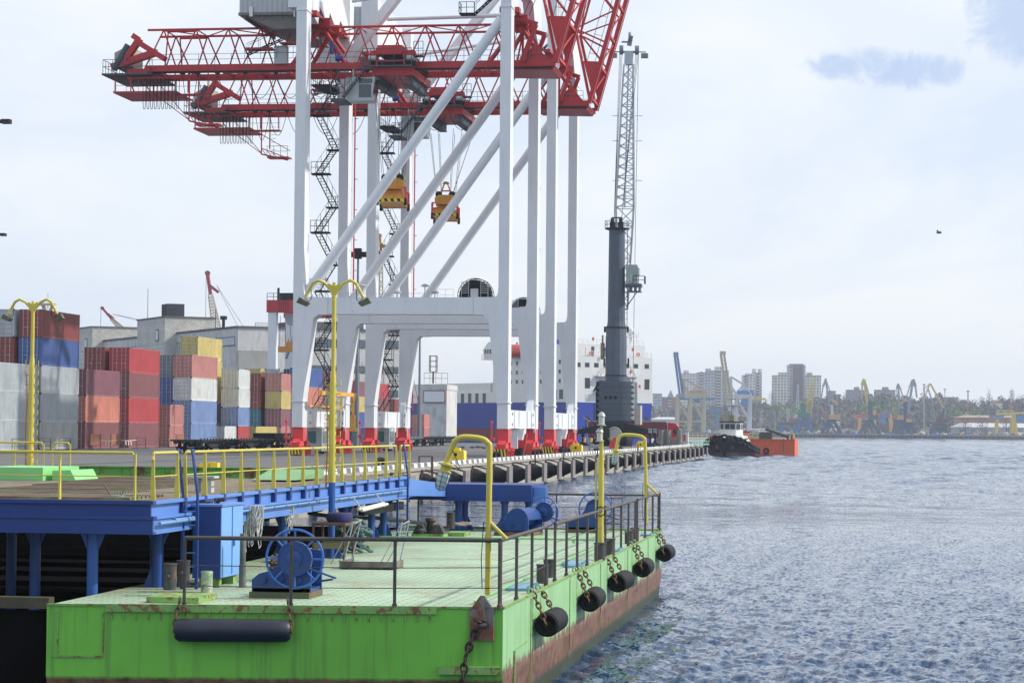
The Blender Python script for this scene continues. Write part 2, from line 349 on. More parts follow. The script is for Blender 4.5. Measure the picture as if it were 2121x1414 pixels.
# tyres lying on the quay edge and rusty ladders on the wall
tyre_m = black_rubber
def tyre(name, loc, r, t, label, axis='z', group=None, rot=0., m=None, parent=None):
    mb = MB(); n = 26
    prof = [(r - t * 1.05, -t * .62), (r - t * .35, -t * .8), (r, -t * .6), (r + .01, -t * .2), (r + .01, t * .2), (r, t * .6), (r - t * .35, t * .8), (r - t * 1.05, t * .62), (r - t * 1.15, t * .3), (r - t * 1.15, -t * .3)]
    vs = []
    for pr, ph in prof:
        for i in range(n):
            a = 2 * math.pi * i / n; u, v_ = pr * math.cos(a), pr * math.sin(a)
            vs.append((u, v_, ph) if axis == 'z' else (ph, u, v_) if axis == 'x' else (v_, ph, u))
    k = len(prof); mb.add(vs, [(j * n + i, j * n + (i + 1) % n, ((j + 1) % k) * n + (i + 1) % n, ((j + 1) % k) * n + i) for j in range(k) for i in range(n)])
    o = mb.build(name, m or tyre_m, parent)
    o.location = loc; o.rotation_euler.z = rot
    if parent is None: tag(o, label, 'tyre', group)
    return o
TG = 'pairs of black tyres standing on the quay edge'
tl = [(790, 'black tyre lying by the kerb left of the curved lamp'), (1030, 'black tyre lying by the kerb in front of the first crane'), (1110, 'left tyre of the pair in front of the middle crane bogies'), (1118, 'right tyre of the pair in front of the middle crane bogies'),
      (1168, 'left tyre of the pair beside the yellow bollard box'), (1176, 'right tyre of the pair beside the yellow bollard box'), (1238, 'black tyre by the rusty ladder beside the tall mast light'), (1284, 'black tyre beside the red fire post'), (1346, 'black tyre by the kerb right of the second curved lamp')]
for px, lab in tl:
    p = PY(px, 940, TK + 1.0); x = p.x * 1.0
    tyre('tyre', (x, TK + 1.05, ZQ + .33), .42, .2, lab, 'x' if px < 1200 else 'z', 'black tyres on the quay edge', rot=R(60))
rusty = mat('rusty_iron', (.10, .045, .03), .8, var=.35, scale=4)
for i, px in enumerate((893, 1107, 1166, 1236, 1320, 1385, 1430)):
    x = PY(px, 950, TK - .1).x; mb = MB()
    for s in (-.22, .22): mb.beam((x + s, TK - .17, .1), (x + s, TK - .17, ZQ + .7), .06, .06)
    for j in range(8): mb.tube((x - .22, TK - .17, .3 + .28 * j), (x + .22, TK - .17, .3 + .28 * j), .02, 5)
    for s in (-.22, .22): mb.beam((x + s, TK - .17, ZQ + .7), (x + s, TK + .7, ZQ + .7), .05, .05)
    for s in (-.22, .22): mb.beam((x + s, TK + .7, ZQ + .7), (x + s, TK + .7, ZQ + .024), .05, .05)
    o = mb.build('quay_ladder', rusty, loc=(x, TK - .17, .1)); tag(o, 'rusty iron ladder on the quay wall, %s from the barge end' % ORD[i], 'ladder', 'rusty ladders on the quay wall')
# yellow bollard boxes
def bollard_box(loc, label, s=1.0):
    t = thing('bollard_box', label, 'yellow box', loc, 0, 'yellow steel boxes on the quay')
    mb = MB(); mb.prism([(-.62 * s, 0), (.62 * s, 0), (.62 * s, .82 * s), (.56 * s, .9 * s), (-.56 * s, .9 * s), (-.62 * s, .82 * s)], -.6 * s, .6 * s, 'x'); mb.build('body', yellow_bright, t)
    mb = MB(); mb.box(-.3 * s, .3 * s, -.25 * s, .4 * s, .903 * s, 1.1 * s); mb.build('lid', yellow_bright, t)
    mb = MB(); mb.box(-.612 * s, -.602 * s, -.1 * s, .12 * s, .5 * s, .72 * s); mb.build('label_plate', dark_steel, t); return t
for px, py, lab, s in ((944, 962, 'yellow steel box on the quay behind the near curved lamp', 1.0), (1192, 944, 'yellow steel box at the quay edge right of the crane bogies', 1.0), (1326, 931, 'yellow steel box at the quay edge by the second curved lamp', .95), (1412, 922, 'small yellow box farthest along the quay by the truck', .8)):
    p = PY(px, 930, TK + 2.0); bollard_box((p.x, TK + 1.9, ZQ), lab, s)
p = PZ(435, 969, ZQ); mb = MB(); mb.box(-.4, .4, -.7, .7, 0, .05); mb.box(-.3, .3, -.55, -.05, .05, .34); mb.box(-.3, .3, 0, .6, .05, .28); mb.box(-.2, .2, -.3, .1, .28, .36); o = mb.build('low_yellow_box', yellow_bright, smooth=0); o.location = (p.x, p.y, ZQ); tag(o, 'low yellow box on the asphalt behind the platform railing', 'yellow box')
# ================= ship-to-shore gantry crane =================
def stair_flight(mb, a, b, w=.7, wv=None):
    """mb gets stringers and treads, from a (bottom) to b (top)"""
    a, b = V(a), V(b); d = b - a; h = V((d.x, d.y, 0)).normalized(); s = V((-h.y, h.x, 0)) * (w / 2)
    for q in (s, -s): mb.beam(a + q, b + q, .04, .12); 
    n = max(3, int(d.z / .25))
    for i in range(n): p = a.lerp(b, (i + .5) / n); mb.beam(p + s, p - s, .22, .03)
    for q in (s, -s):
        mb.tube(a + q + V((0, 0, 1)), b + q + V((0, 0, 1)), .025, 4)
        for t in (0, .33, .66, 1): p = a.lerp(b, t) + q; mb.tube(p, p + V((0, 0, 1)), .02, 4)
def truss(mb, F, L0, L1, wb, wt, H, per, rb=.16, rd=.11, chord=True, first_up=True):
    """box truss along l; F(l,w,h)->point. top chords, diagonals both faces, lateral bracing"""
    n = max(1, round((L1 - L0) / per)); p = (L1 - L0) / n
    for s in (-1, 1):
        if chord: mb.tube(F(L0 + (p * .5), s * wt, H), F(L1, s * wt, H), rb, 6)
        for i in range(n):
            a = L0 + i * p
            mb.tube(F(a, s * wb, 0), F(a + p / 2, s * wt, H), rd, 6); mb.tube(F(a + p / 2, s * wt, H), F(a + p, s * wb, 0), rd, 6)
    for i in range(n):
        a = L0 + i * p + p / 2; mb.tube(F(a, -wt, H), F(a, wt, H), rd * .9, 5)
        if i < n - 1: mb.tube(F(a, -wt, H) if i % 2 else F(a, wt, H), F(a + p, wt, H) if i % 2 else F(a + p, -wt, H), rd * .8, 5)
def make_bogie(parent, cx, y, side):
    mbb = MB(); mbb.prism([(y - .5, 1.3), (y + .5, 1.3), (y + .5, 2.55), (y - .5, 2.55)], cx - .95, cx + .95)
    mbb.prism([(cx - 1.9, 1.15), (cx + 1.9, 1.15), (cx + 1.3, 1.5), (cx - 1.3, 1.5)], y - .3, y + .3, 'y'); b = mbb.build('bogie', red_bogie, parent)
    mbb = MB()
    for s in (-2.05, 0.45):
        for e in (-.42, .42):
            mbb.prism([(cx + s, .1), (cx + s + .25, .1), (cx + s + .3, .65), (cx + s + 1.3, .65), (cx + s + 1.35, .1), (cx + s + 1.6, .1), (cx + s + 1.6, .9), (cx + s + 1.3, 1.3), (cx + s + .3, 1.3), (cx + s, .9)], y + e - .07, y + e + .07, 'y')
            for q in (.1, .55, 1.05, 1.5): mbb.beam((cx + s + q, y + e * 1.25, .05), (cx + s + q, y + e * 1.25, .85), .13, .1); mbb.tube((cx + s + q, y + e * 1.3, .62), (cx + s + q, y + e * 1.6, .62), .1, 8)
        mbb.box(cx + s + .2, cx + s + 1.6, y - .35, y + .35, .82, 1.1); mbb.build('rail_clamp', red_bogie, b); mbb = MB()
    mbb.box(cx - 2.45, cx - 2.0, y - .5, y + .5, .15, 1.0)
    mbb.build('buffer', red_bogie, b)
    for s in (-1.75, -.7, .3, 1.35):
        mbb = MB(); mbb.tube((cx + s + .2, y - .1, .3), (cx + s + .2, y + .1, .3), .29, 14); mbb.build('wheel', dark_steel, b)
    mbb = MB(); mbb.tube((cx - 1.6, y + .9, .7), (cx - 1.6, y + .9, 3.0), .06, 6); mbb.box(cx - 1.75, cx - 1.45, y + .6, y + 1.05, 1.5, 1.8); mbb.lathe([(.1, 0), (.14, .1), (.1, .3)], (cx - 1.6, y + .9, 2.95), 8); mbb.build('warning_post', red_bogie, b)
def bumper(parent, x, y):
    mbb = MB(); n = 7
    for i in range(n):
        mbb.cur = i % 2; a = y - .5 + i / n; mbb.quad((x, a, .1), (x, a + 1 / n, .1), (x, a + 1 / n + .12, .75), (x, a + .12, .75))
    mbb.cur = 1; mbb.box(x + .01, x + .3, y - .5, y + .6, .1, .75); mbb.build('striped_bumper', [yellow_bright, dark_steel], parent)
def make_sts():
    t = thing('gantry_crane', 'nearer of the two white and red container gantry cranes on the quay', 'gantry crane', (213.6, 32, ZQ), 0, 'white and red gantry cranes with raised booms')
    G, S = 18.7, 18.4
    for fx in (0, S):
        for sy, yo in ((1, G + .5), (-1, -.5)):
            q = lambda d: yo - sy * d
            poly = [(q(0), 2.55), (q(.98), 2.55), (q(.98), 4.9), (q(1.85), 12.3), (q(2.3), 12.7), (q(3.2), 12.72), (q(3.2), 14.28), (q(1.35), 14.3), (q(1.08), 14.42), (q(1.0), 14.7), (q(.95), 15.2), (q(.95), 47), (q(0), 47)]
            mb = MB(); mb.prism(poly, fx - .9, fx + .9)
            leg = mb.build('leg', white_steel, t)
            mb = MB(); a, b = sorted((q(-.09), q(1.07))); mb.box(fx - 1.0, fx + 1.0, a, b, 4.82, 4.94)
            for i in range(4):
                yy = a + (i + .5) * (b - a) / 4; mb.box(fx - .94, fx - .9, yy - .015, yy + .015, 4.5, 5.25)
            for j in range(8):
                zz = 12.85 + j * .19; mb.box(fx - .93, fx - .9, q(3.15) - .03, q(3.15) + .03, zz, zz + .06)
            mb.build('flange', white_steel, leg); mb = MB(); a, b = sorted((q(-.06), q(1.02))); mb.box(fx - .97, fx + .97, a, b, 40.3, 40.42); mb.build('collar', white_steel, leg)
            if sy > 0 or fx:
                mb = MB()   # lifting lugs on the side faces
                for zz in (8.6, 20, 26, 33): mb.torus((fx + .5, q(0) if sy < 0 else q(.95), zz), .12, .03, 8, 4, 'x')
                mb.build('lug', white_steel, leg)
        mb = MB(); mb.box(fx - .85, fx + .85, 2.72, G - 2.72, 12.75, 14.27)
        for yy in (2.75, G - 2.75): mb.box(fx - .9, fx + .9, yy - .03, yy + .03, 12.7, 14.33)
        for yy in (5, 8.9, 13.7): mb.torus((fx - .88, yy, 13.95), .09, .02, 8, 4, 'y'); mb.torus((fx - .88, yy, 13.1), .09, .02, 8, 4, 'y')
        mb.build('portal_beam', white_steel, t)
        mb = MB(); mb.tube((fx, G - .3, 14.3), (fx, .5, 39.4), .46, 20); mb.prism([(-.2, 37.6), (.45, 37.2), (.45, 39.6), (-.2, 40.4)], fx - .1, fx + .1); mb.build('brace', white_steel, t)
    for y in (0, G):
        mb = MB(); mb.box(.9, S - .9, y - .42, y + .42, 2.6, 4.25)
        for xx, w_ in ((3.5, .1), (6.5, .1), (S - 6.5, .1), (S - 3.5, .1)): mb.box(xx - .05, xx + .05, y - .5, y + .5, 2.62, 4.2)
        mb.prism([(.9, 4.25), (2.2, 4.25), (.9, 5.4)], y - .3, y + .3, 'y'); mb.prism([(S - .9, 4.25), (S - 2.2, 4.25), (S - .9, 5.4)], y - .3, y + .3, 'y')
        for xx in (0.6, S / 2 - 1.6, S / 2 + 1.2, S - .9): mb.prism([(xx - .5, 2.6), (xx + .55, 2.6), (xx + .3, 1.55), (xx - .1, 1.55)], y - .5, y - .3, 'y')
        sb = mb.build('sill_beam', white_steel, t)
        mb = MB()
        for xx in (2.3, S - 2.4):
            for zz in (2.95, 3.9): mb.path([(xx, y - .43, zz - .13), (xx, y - .43, zz + .13), (xx + .5, y - .43, zz)], .025, 4, True)
        mb.build('lifting_mark', grey_steel, sb)
        for xx in (0, S): make_bogie(t, xx + (.3 if xx == 0 else -.3), y, 1)
        bumper(t, -2.3, y - .1)
        mb = MB(); mb.prism([(y - .9, 2.1), (y + .9, 2.1), (y + .55, .1), (y - .5, .1)], S / 2 - .15, S / 2 + .15); mb.beam((S / 2 - 1, y, 2.3), (S / 2 - .3, y + .5, .2), .3, .3); mb.build('rail_anchor', red_bogie, t)
        mb = MB(); mb.prism([(y - 1.0, 2.55), (y + 1.0, 2.55), (y + .8, 1.55), (y - .8, 1.55)], S / 2 - 3.2, S / 2 - 2.2); mb.box(S / 2 - 3.6, S / 2 - 3.3, y - .45, y + .35, .75, 1.9); mb.build('switch_box', white_steel, t)
        mb = MB(); mb.tube((S / 2 - .3, y - .2, .1), (S / 2 - .3, y - .2, .8), .35, 12); mb.build('anchor_drum', black_rubber, t)
        # top cross beam with haunches
        mb = MB(); mb.prism([(-.9, 40.6), (-.9, 47), (S + .9, 47), (S + .9, 40.6), (S - .9, 40.6), (S - 1.6, 41.4), (S - 3.2, 41.5), (S - 4.0, 43), (4, 43), (3.2, 41.5), (1.6, 41.4), (.9, 40.6)], y + .5, y + 1.3, 'y') if y else mb.prism([(.9, 43.2), (S - .9, 43.2), (S - .9, 47), (.9, 47)], -.5, .5, 'y')
        if not y: mb.prism([(.9, 43.2), (.9, 39.8), (2.2, 40.2), (3.6, 41.2), (5.2, 43.2)], -.5, .5, 'y'); mb.prism([(S - .9, 43.2), (S - .9, 39.8), (S - 2.2, 40.2), (S - 3.6, 41.2), (S - 5.2, 43.2)], -.5, .5, 'y')
        mb.build('top_beam', white_steel, t)
    mb = MB(); mb.prism([(1.0, 40.6), (1.0, 46.8), (9, 46.8), (14, 44.4), (S - .9, 41.8), (S - .9, 40.8), (13.5, 41.8), (12.8, 40.2), (9, 41.8), (8.4, 40.4), (4.8, 41.6), (4.2, 39.9)], G - .35, G + .35, 'y'); mb.build('gable_plate', white_steel, t)
    # operator booth between the landside bogies
    y = G
    bo = MB(); bo.box(5.2, 8.2, y - .9, y + .9, .35, 2.5); b = bo.build('booth', galv, t)
    bo = MB(); bo.box(5.17, 5.2, y - .35, y + .75, 1.1, 2.2); bo.box(5.6, 7.8, y - .93, y - .9, 1.1, 2.2); bo.build('window', mat('green_glass', (.02, .09, .08), .08), b)
    # cable reel beside the waterside leg on the portal
    cy, cx = 3.6, 6.0
    mb = MB(); mb.tube((cx - .35, cy, 14.75), (cx + .35, cy, 14.75), 1.45, 36); reel = mb.build('cable_reel', dark_steel, t)
    mb = MB()
    for xx in (cx - .5, cx + .5):
        mb.torus((xx, cy, 14.75), 1.62, .035, 36, 5); mb.torus((xx, cy, 14.75), 1.45, .03, 36, 4)
        for i in range(24):
            a = i * math.pi / 12; mb.beam((xx, cy + .4 * math.cos(a), 14.75 + .4 * math.sin(a)), (xx, cy + 1.62 * math.cos(a), 14.75 + 1.62 * math.sin(a)), .05, .05, (1, 0, 0))
    mb.build('reel_rim', dark_steel, reel)
    mb = MB(); mb.box(cx - .95, cx - .6, cy - .35, cy + .35, 14.0, 15.4)
    for a in (-.9, .9):
        for j in range(6): mb.box(cx - .72, cx - .66, cy + a - .34, cy + a + .34, 15.0 + j * .2, 15.05 + j * .2)
        for e in (-.34, .34): mb.box(cx - .72, cx - .66, cy + a + e - .02, cy + a + e + .02, 14.3, 16.05)
    mb.build('reel_guard', galv, reel)
    mb = MB(); mb.box(cx - 2, cx + 2, .55, G - 3.5, 14.16, 14.3) ; mb.rail([(cx - 1.5, cy + 1.8, 14.3), (cx - 1.5, cy + 3.4, 14.3)], 1.0, .025, .8); mb.build('reel_platform', white_steel, t)
    for yy in (6.3, 9.7, 12.9, 7.2):
        mb = MB(); hh = 15.3 if yy in (7.2, 12.9) else 14.7
        mb.tube((-.4, yy, 14.27), (-.4, yy, hh), .05, 6); mb.lathe([(.05, .22), (.3, .12), (.38, .02), (.3, -.05), (.12, -.08)], (-.4, yy, hh), 14); mb.build('flood_lamp', galv, t)
    mb = MB(); mb.rail([(-.6, 6, 14.28), (-.6, G - 3, 14.28)], .35, .018, 2.5, ()); mb.build('portal_rail', galv, t)
    # ---- fixed girder: bottom plate chords, truss, walkway ----
    xc = S / 2; F = lambda l, w_, h: V((xc + w_, l, 35.9 + h))
    mb = MB()
    for s in (-1, 1): mb.box(xc + s * 3 - .18, xc + s * 3 + .18, -3.6, 35.5, 35.75, 36.25); mb.box(xc + s * 3 - .3, xc + s * 3 + .3, -3.6, 35.5, 35.66, 35.75)
    for i in range(13): mb.box(xc - 2.8, xc + 2.8, -3 + i * 3.15 - .1, -3 + i * 3.15 + .1, 35.8, 36.1)
    g = mb.build('girder', red_steel, t)
    mb = MB(); truss(mb, F, -2.2, 35.6, 3, 2, 3.9, 3.15, .12, .075)
    for s in (-1, 1):
        mb.tube(F(33.6, s * 2, 3.7), F(33.6, s * 3, 0), .07, 5); mb.tube(F(33.6, s * 2, 3.75), F(31, s * 2, 3.75), .13, 6)
        for yy in (0.0, G): mb.tube(F(yy - 2.6, s * 3, .2), F(yy, s * 2.0, 4.0), .22, 8); mb.tube(F(yy + 2.6, s * 3, .2), F(yy, s * 2, 4.0), .22, 8); mb.box(xc + s * 2 - .5, xc + s * 2 + .5, yy - .9, yy + .9, 39.7, 40.6)
    mb.build('truss', red_steel, g)
    mb = MB()
    for s in (-1, 1): mb.rail([(xc + s * 3.25, -3, 36.25), (xc + s * 3.25, 35, 36.25)], 1.0, .022, 1.6)
    mb.build('handrail', grey_steel, g)
    mb = MB(); mb.box(xc - 4.2, xc - 3.2, -3.4, 35, 35.45, 35.5) ; mb.build('walkway', dark_steel, g)
    # red frame hanging the girder from the top beams and its stairs
    mb = MB()
    for yy in (0, G): mb = MB(); mb.box(-.5, S + .5, yy - .35, yy + .35, 40.35, 40.62); mb.box(1.2, 2.4, yy - .9, yy + .9, 39.9, 40.36); mb.build('hanger_beam', red_steel, t)
    for yy in (G + 2.2, G + 5.5): mb = MB(); mb.box(xc - 4.4, xc - 2.9, yy - 1.3, yy + 1.3, 38.3 - (yy - G) * .15, 38.42 - (yy - G) * .15); mb.build('landing', red_steel, t)
    mb = MB(); stair_flight(mb, (xc - 4, G + 6.6, 37.0), (xc - 4, G + 3.3, 38.4)); mb.rail([(xc - 4.4, G + .6, 36.6), (xc - 4.4, G + 6.8, 36.6)], 1, .02); mb.build('girder_stair', dark_steel, t)
    # drive boxes and blue motor by the landside leg
    mb = MB(); mb.box(xc - 3.5, xc - 2.7, G + 3, G + 4.2, 36.2, 37.9); mb.build('switch_cabinet', galv, t)
    mb = MB(); mb.tube((xc - 3, G - 1.6, 36.7), (xc - 3, G - 2.3, 36.7), .28, 14); mb.tube((xc - 3, G - 1.2, 37.1), (xc - 3, G - 1.2, 38.3), .2, 10); mb.build('motor', mat('blue_motor', (.02, .04, .25), .4), t)
    # ---- machinery house ----
    mb = MB(); x0, x1, y0, y1, zb = 3.2, 15.2, G + .75, G + 6.9, 40.9
    for i in range(26):
        a = y0 + (y1 - y0) * i / 26; b = y0 + (y1 - y0) * (i + 1) / 26
        mb.box(x0 - (.06 if i % 2 else 0), x0 + .3, a, b, zb, 47)
    mb.box(x0 + .3, x1, y0, y1, zb, 47); mh = mb.build('machinery_house', silver_clad, t)
    mb = MB(); mb.box(x0 - .1, x1 + .1, y0 - .1, y1 + .1, zb - .25, zb); mb.prism([(y0 + .2, zb - .25), (y1 - .4, zb - .25), (y1 - 3.2, zb - 1.5), (y0 + .2, zb - 1.5)], x0 + .3, x1 - .3)
    for i in range(4): a = y0 + .4 + i * 1.75; mb.box(x0 + .1, x1 - .1, a, a + .12, zb - .6, zb - .25)
    mb.build('underframe', mat('house_frame', (.16, .155, .14), .6), mh)
    mb = MB(); mb.box(x0 - .3, x0 - .1, y0 + .8, y0 + .95, zb - .5, zb + .7); mb.box(x0 - .3, x0 - .1, y1 - 1.3, y1 - 1.0, zb - .4, zb + .5); mb.build('bracket', white_steel, mh)
    # upper masts, ties
    mb = MB()
    for s in (0, ): mb.beam((xc + 2, G - 1.6, 37.6), (xc - 1, 3.0, 54), .85, .85)
    mb.build('apex_strut', white_steel, t)
    for a, b, r in (((2, G - 4.0, 41.6), (2, -.4, 43.7), .18), ((S - 3, G - 4.6, 42.2), (S - 3, .6, 42.4), .2)):
        mb = MB(); mb.tube(a, b, r, 10); mb.build('tie_bar', white_steel, t)
    # walkway stair between girders near the waterside leg
    mb = MB(); stair_flight(mb, (3, 3.4, 40.4), (3, -.6, 44)); mb.rail([(2.3, 3.4, 40.4), (2.3, 4.8, 40.4), (3.6, 4.8, 40.4)], 1, .03, .6); mb.box(2.3, 3.6, 3.4, 4.8, 40.3, 40.4); mb.build('upper_stair', dark_steel, t)
    # ---- hinge gussets ----
    mb = MB()
    for s in (-1, 1):
        xx = xc + s * 3
        mb.prism([(-.2, 36.2), (-3.0, 36.2), (-1.7, 37.75)], xx - .12, xx + .12)
        mb.beam((xx - .25, -.7, 36.5), (xx - .25, -1.8, 39.5), .25, .4); mb.tube((xx - .5, -.7, 36.4), (xx + .3, -.7, 36.4), .32, 14); mb.beam((xx, .3, 36.2), (xx, .3, 39.8), .2, .25); mb.beam((xx, 1.0, 36.2), (xx, .3, 39.8), .15, .15)
        mb.beam((xx, -1.9, 39.6), (xx, .4, 40.3), .3, .4)
    mb.prism([(-2.6, 35.74), (-3.6, 35.74), (-3.3, 35.35), (2, 35.5), (2.2, 35.74)], xc - 2.9, xc + 2.9); mb.build('hinge', red_steel, g)
    # ---- raised boom ----
    tilt = math.atan(.272); hy, hz = -3.6, 36.0; c_, s_ = math.cos(tilt), math.sin(tilt)
    B = lambda l, w_, h: V((xc + w_, hy - l * s_ + h * c_, hz + l * c_ + h * s_))
    mb = MB()
    for s in (-1, 1):
        mb.beam(B(0, s * 3, 0), B(26, s * 3, 0), .5, .4, (0, 1, 0)); mb.beam(B(0, s * 3, -.3), B(26, s * 3, -.3), .1, .08, (0, 1, 0))
    for i in range(8): mb.beam(B(.6 + i * 3.4, -3, 0), B(.6 + i * 3.4, 3, 0), .3, .25, (0, 1, 0)); mb.beam(B(.6 + i * 3.4, -3, 0), B(4 + i * 3.4, 3, 0), .12, .12) if i < 7 else 0
    bm = mb.build('boom', red_steel, t)
    mb = MB(); truss(mb, B, 4.6, 26, 3, 2, 3.6, 5.3, .12, .085)
    for s in (-1, 1): mb.tube(B(.3, s * 3, 0), B(7.2, s * 2, 3.6), .16, 7); mb.tube(B(6.5, s * 3, 0), B(7.2, s * 2, 3.6), .1, 6)
    mb.build('truss', red_steel, bm)
    mb = MB()
    for s in (-1, 1): mb = MB(); mb.add([B(1.2, s * 3 - .1, .1), B(4.4, s * 3 - .1, .1), B(4.1, s * 2.6 - .1, 1.8), B(1.2, s * 3 + .1, .1), B(4.4, s * 3 + .1, .1), B(4.1, s * 2.6 + .1, 1.8)], [(0, 1, 2), (5, 4, 3), (0, 3, 4, 1), (1, 4, 5, 2), (2, 5, 3, 0)]); mb.build('gusset', red_steel, bm)
    mb = MB()
    for l in range(5, 26, 2): mb.tube(B(l, -3.3, .5), B(l, -3.3, 1.3), .02, 4); mb.tube(B(l, -3.6, 1.3), B(l, -2.6, 1.3), .02, 4)
    for h in (.5, 1.3): mb.tube(B(4, -3.4, h), B(26, -3.4, h), .025, 4)
    mb.build('boom_ladder', dark_steel, bm)
    mb = MB()
    for s in (-1.2, 1.2): mb.tube(B(26, s, 2), (xc + s, 1.0, 37.2), .03, 4)
    mb.build('boom_rope', dark_steel, bm)
    # ---- tail of the girder ----
    e = 35.5
    mb = MB(); mb.beam((xc - 3.2, e + 1.8, 36.9), (xc - 3.2, e + .5, 38.8), .5, .8, (1, 0, 0)); mb.beam((xc - 3.2, e - 2.0, 36.8), (xc - 3.2, e + .9, 38.6), .5, .9, (1, 0, 0)); mb.beam((xc - 3.2, e + .6, 38.7), (xc - 3.2, e + 1.2, 39.1), .5, .6, (1, 0, 0))
    mb.beam((xc - 3.2, e + 3.2, 36.1), (xc - 3.2, e - 1.2, 37.5), .6, .8, (1, 0, 0)); mb.box(xc - 3.5, xc + 3.5, e - .6, e + 1.6, 35.5, 35.9); mb.build('tail_frame', red_steel, t)
    mb = MB(); mb.box(xc - 4.2, xc + 3.8, e - 1, e + 3.9, 35.25, 35.4); mb.rail([(xc - 4.1, e - 1, 35.4), (xc - 4.1, e + 3.8, 35.4), (xc + 3.7, e + 3.8, 35.4)], 1.3, .03, .9); mb.tube((xc - 3.6, e + 2.9, 35.8), (xc - 3.4, e + 1.6, 38.2), .3, 10); mb.build('tail_platform', grey_steel, t)
    mb = MB(); mb.prism([(e + 1.8, 36.4), (e + 3.2, 36.2), (e + 3.2, 37.6), (e + 1.8, 38.3)], xc - 2.5, xc + 2.0); mb.build('winch_box', mat('beige_box', (.35, .33, .26), .6), t)
    mb = MB()
    z1 = 33.55
    mb.box(xc - 4, xc + 2, e - 3.2, e + 2.8, z1, z1 + .16); mb.box(xc - 3.4, xc - 2.6, e - 6.4, e - 3.2, z1 - .2, z1 - .05)
    for yy in (e + 2.7, e + 1.2, e - 1.0, e - 3.1, e - 4.4, e - 6.3): mb.beam((xc - 3.6, yy, z1), (xc - 3.6, yy, 35.6), .09, .09)
    mb.beam((xc - 3.6, e + 1.6, 35.4), (xc - 3.6, e + .8, z1), .12, .12); mb.beam((xc - 3.6, e + .2, 35.0), (xc - 3.6, e - .8, z1), .1, .1); mb.beam((xc - 3.6, e + 1.6, 35.0), (xc - 3.6, e - 3.4, 35.0), .12, .12)
    mb.tube((xc - 3.6, e - 1, z1), (xc - 3.6, e - 4.6, 30.9), .04, 5); mb.tube((xc - 3.6, e - .6, 35.5), (xc - 3.6, e - 4.6, 30.9), .04, 5); mb.tube((xc - 3.6, e - 3.0, z1 + .3), (xc - 3.6, e - 7.6, 31.2), .04, 5)
    for yy, zz in ((e - 4.5, 30.9), (e - 5.4, 31.4)): mb.beam((xc - 3.6, yy, 35.6), (xc - 3.6, yy, zz), .11, .11)
    mb.tube((xc - 3.6, e - 4.5, 30.9), (xc - 3.6, e - 7.4, 30.25), .08, 5); mb.tube((xc - 3.6, e - 4.6, 31.5), (xc - 3.6, e - 7.2, 30.5), .05, 5)
    for i in range(4): mb.tube((xc - 3.6, e - 4.6 - i * .6, 31.4 - i * .25), (xc - 3.6, e - 5.0 - i * .6, 30.8 - i * .12), .035, 4)
    mb.box(xc - 4, xc - 2.4, e - 7.5, e - 5.2, 30.45, 30.6); mb.build('service_platform', red_steel, t)
    mb = MB(); mb.rail([(xc - 4, e + 2.7, z1 + .16), (xc - 4, e - 3.2, z1 + .16)], 1.1, .02, 1.1); mb.rail([(xc - 3.4, e - 3.2, z1), (xc - 3.4, e - 6.4, z1)], 1.3, .02, 1.1); mb.rail([(xc - 4, e - 5.2, 30.6), (xc - 4, e - 7.4, 30.6)], 1.1, .025, .7)
    for j in range(8): mb.tube((xc - 3.9, e - 5.6, 30.9 + j * .4), (xc - 3.9, e - 6.1, 30.9 + j * .4), .02, 4)
    mb.build('platform_rail', mat('maroon_rail', (.16, .03, .035), .5), t)
    # ---- festoon cables ----
    def loop(y0, y1, zt, d, r=.03, x=xc - 4.0): return [V((x, y0 + (y1 - y0) * i / 12, zt - d * (1 - (2 * i / 12 - 1) ** (2 if y1 - y0 < -1.2 or y1 - y0 > 1.2 else 6)))) for i in range(13)]
    mb = MB()
    for i in range(10): yy = e - .1 - i * .36; mb.path(loop(yy, yy - .3, 34.9, 2.9), .03, 5)
    mb.build('festoon_cable', black_rubber, t)
    mb = MB(); y_ = e - 3.9
    for i, (wd, d) in enumerate(((1.5, 3.0), (1.9, 2.5), (2.7, 2.4), (2.9, 2.4), (2.9, 2.4), (2.9, 2.4), (2.9, 2.2), (2.9, 2.1), (2.9, 2.1))): mb.path(loop(y_, y_ - wd, 35.3, d), .03, 5); mb.box(xc - 4.2, xc - 3.8, y_ - .2, y_ + .2, 35.25, 35.45); y_ -= wd
    mb.build('festoon_cable', black_rubber, t)
    # ---- trolley with cab ----
    ty = 11.6; mb = MB()
    mb.prism([(ty - 2.2, 34.8), (ty + 1.7, 34.8), (ty + 1.7, 35.5), (ty - 2.2, 35.5)], xc - 4.6, xc + 4.4)
    for i in range(6): mb.box(xc - 4.66, xc - 4.6, ty - 2.1 + i * .75, ty - 2.04 + i * .75, 34.8, 35.5)
    for q in (-4.4, 4.2):
        for yy in (ty - 1.3, ty + 1.3): mb.box(xc + q - .12, xc + q + .12, yy - .08, yy + .08, 35.5, 37.4)
        mb.box(xc + q - .12, xc + q + .12, ty - 1.3, ty + 1.3, 36.1, 36.25)
    mb.box(xc - 4.7, xc + 4.5, ty - 1.1, ty + 1.2, 36.75, 37.6); mb.prism([(ty + 1.2, 36.6), (ty + 2.1, 36.6), (ty + 1.9, 37.1), (ty + 1.2, 37.2)], xc - 4.4, xc - 3.6); mb.prism([(ty - 1.1, 36.6), (ty - 2.4, 36.7), (ty - 2.2, 37.2), (ty - 1.1, 37.1)], xc - 4.4, xc - 3.6)
    tr = mb.build('trolley', red_steel, t)
    mb = MB()
    for yy in (ty + 1.7, ty - 1.9): mb.tube((xc - 4.5, yy + .35, 36.4), (xc - 4.5, yy - .35, 36.4), .26, 12)
    mb.build('hoist_motor', galv, tr)
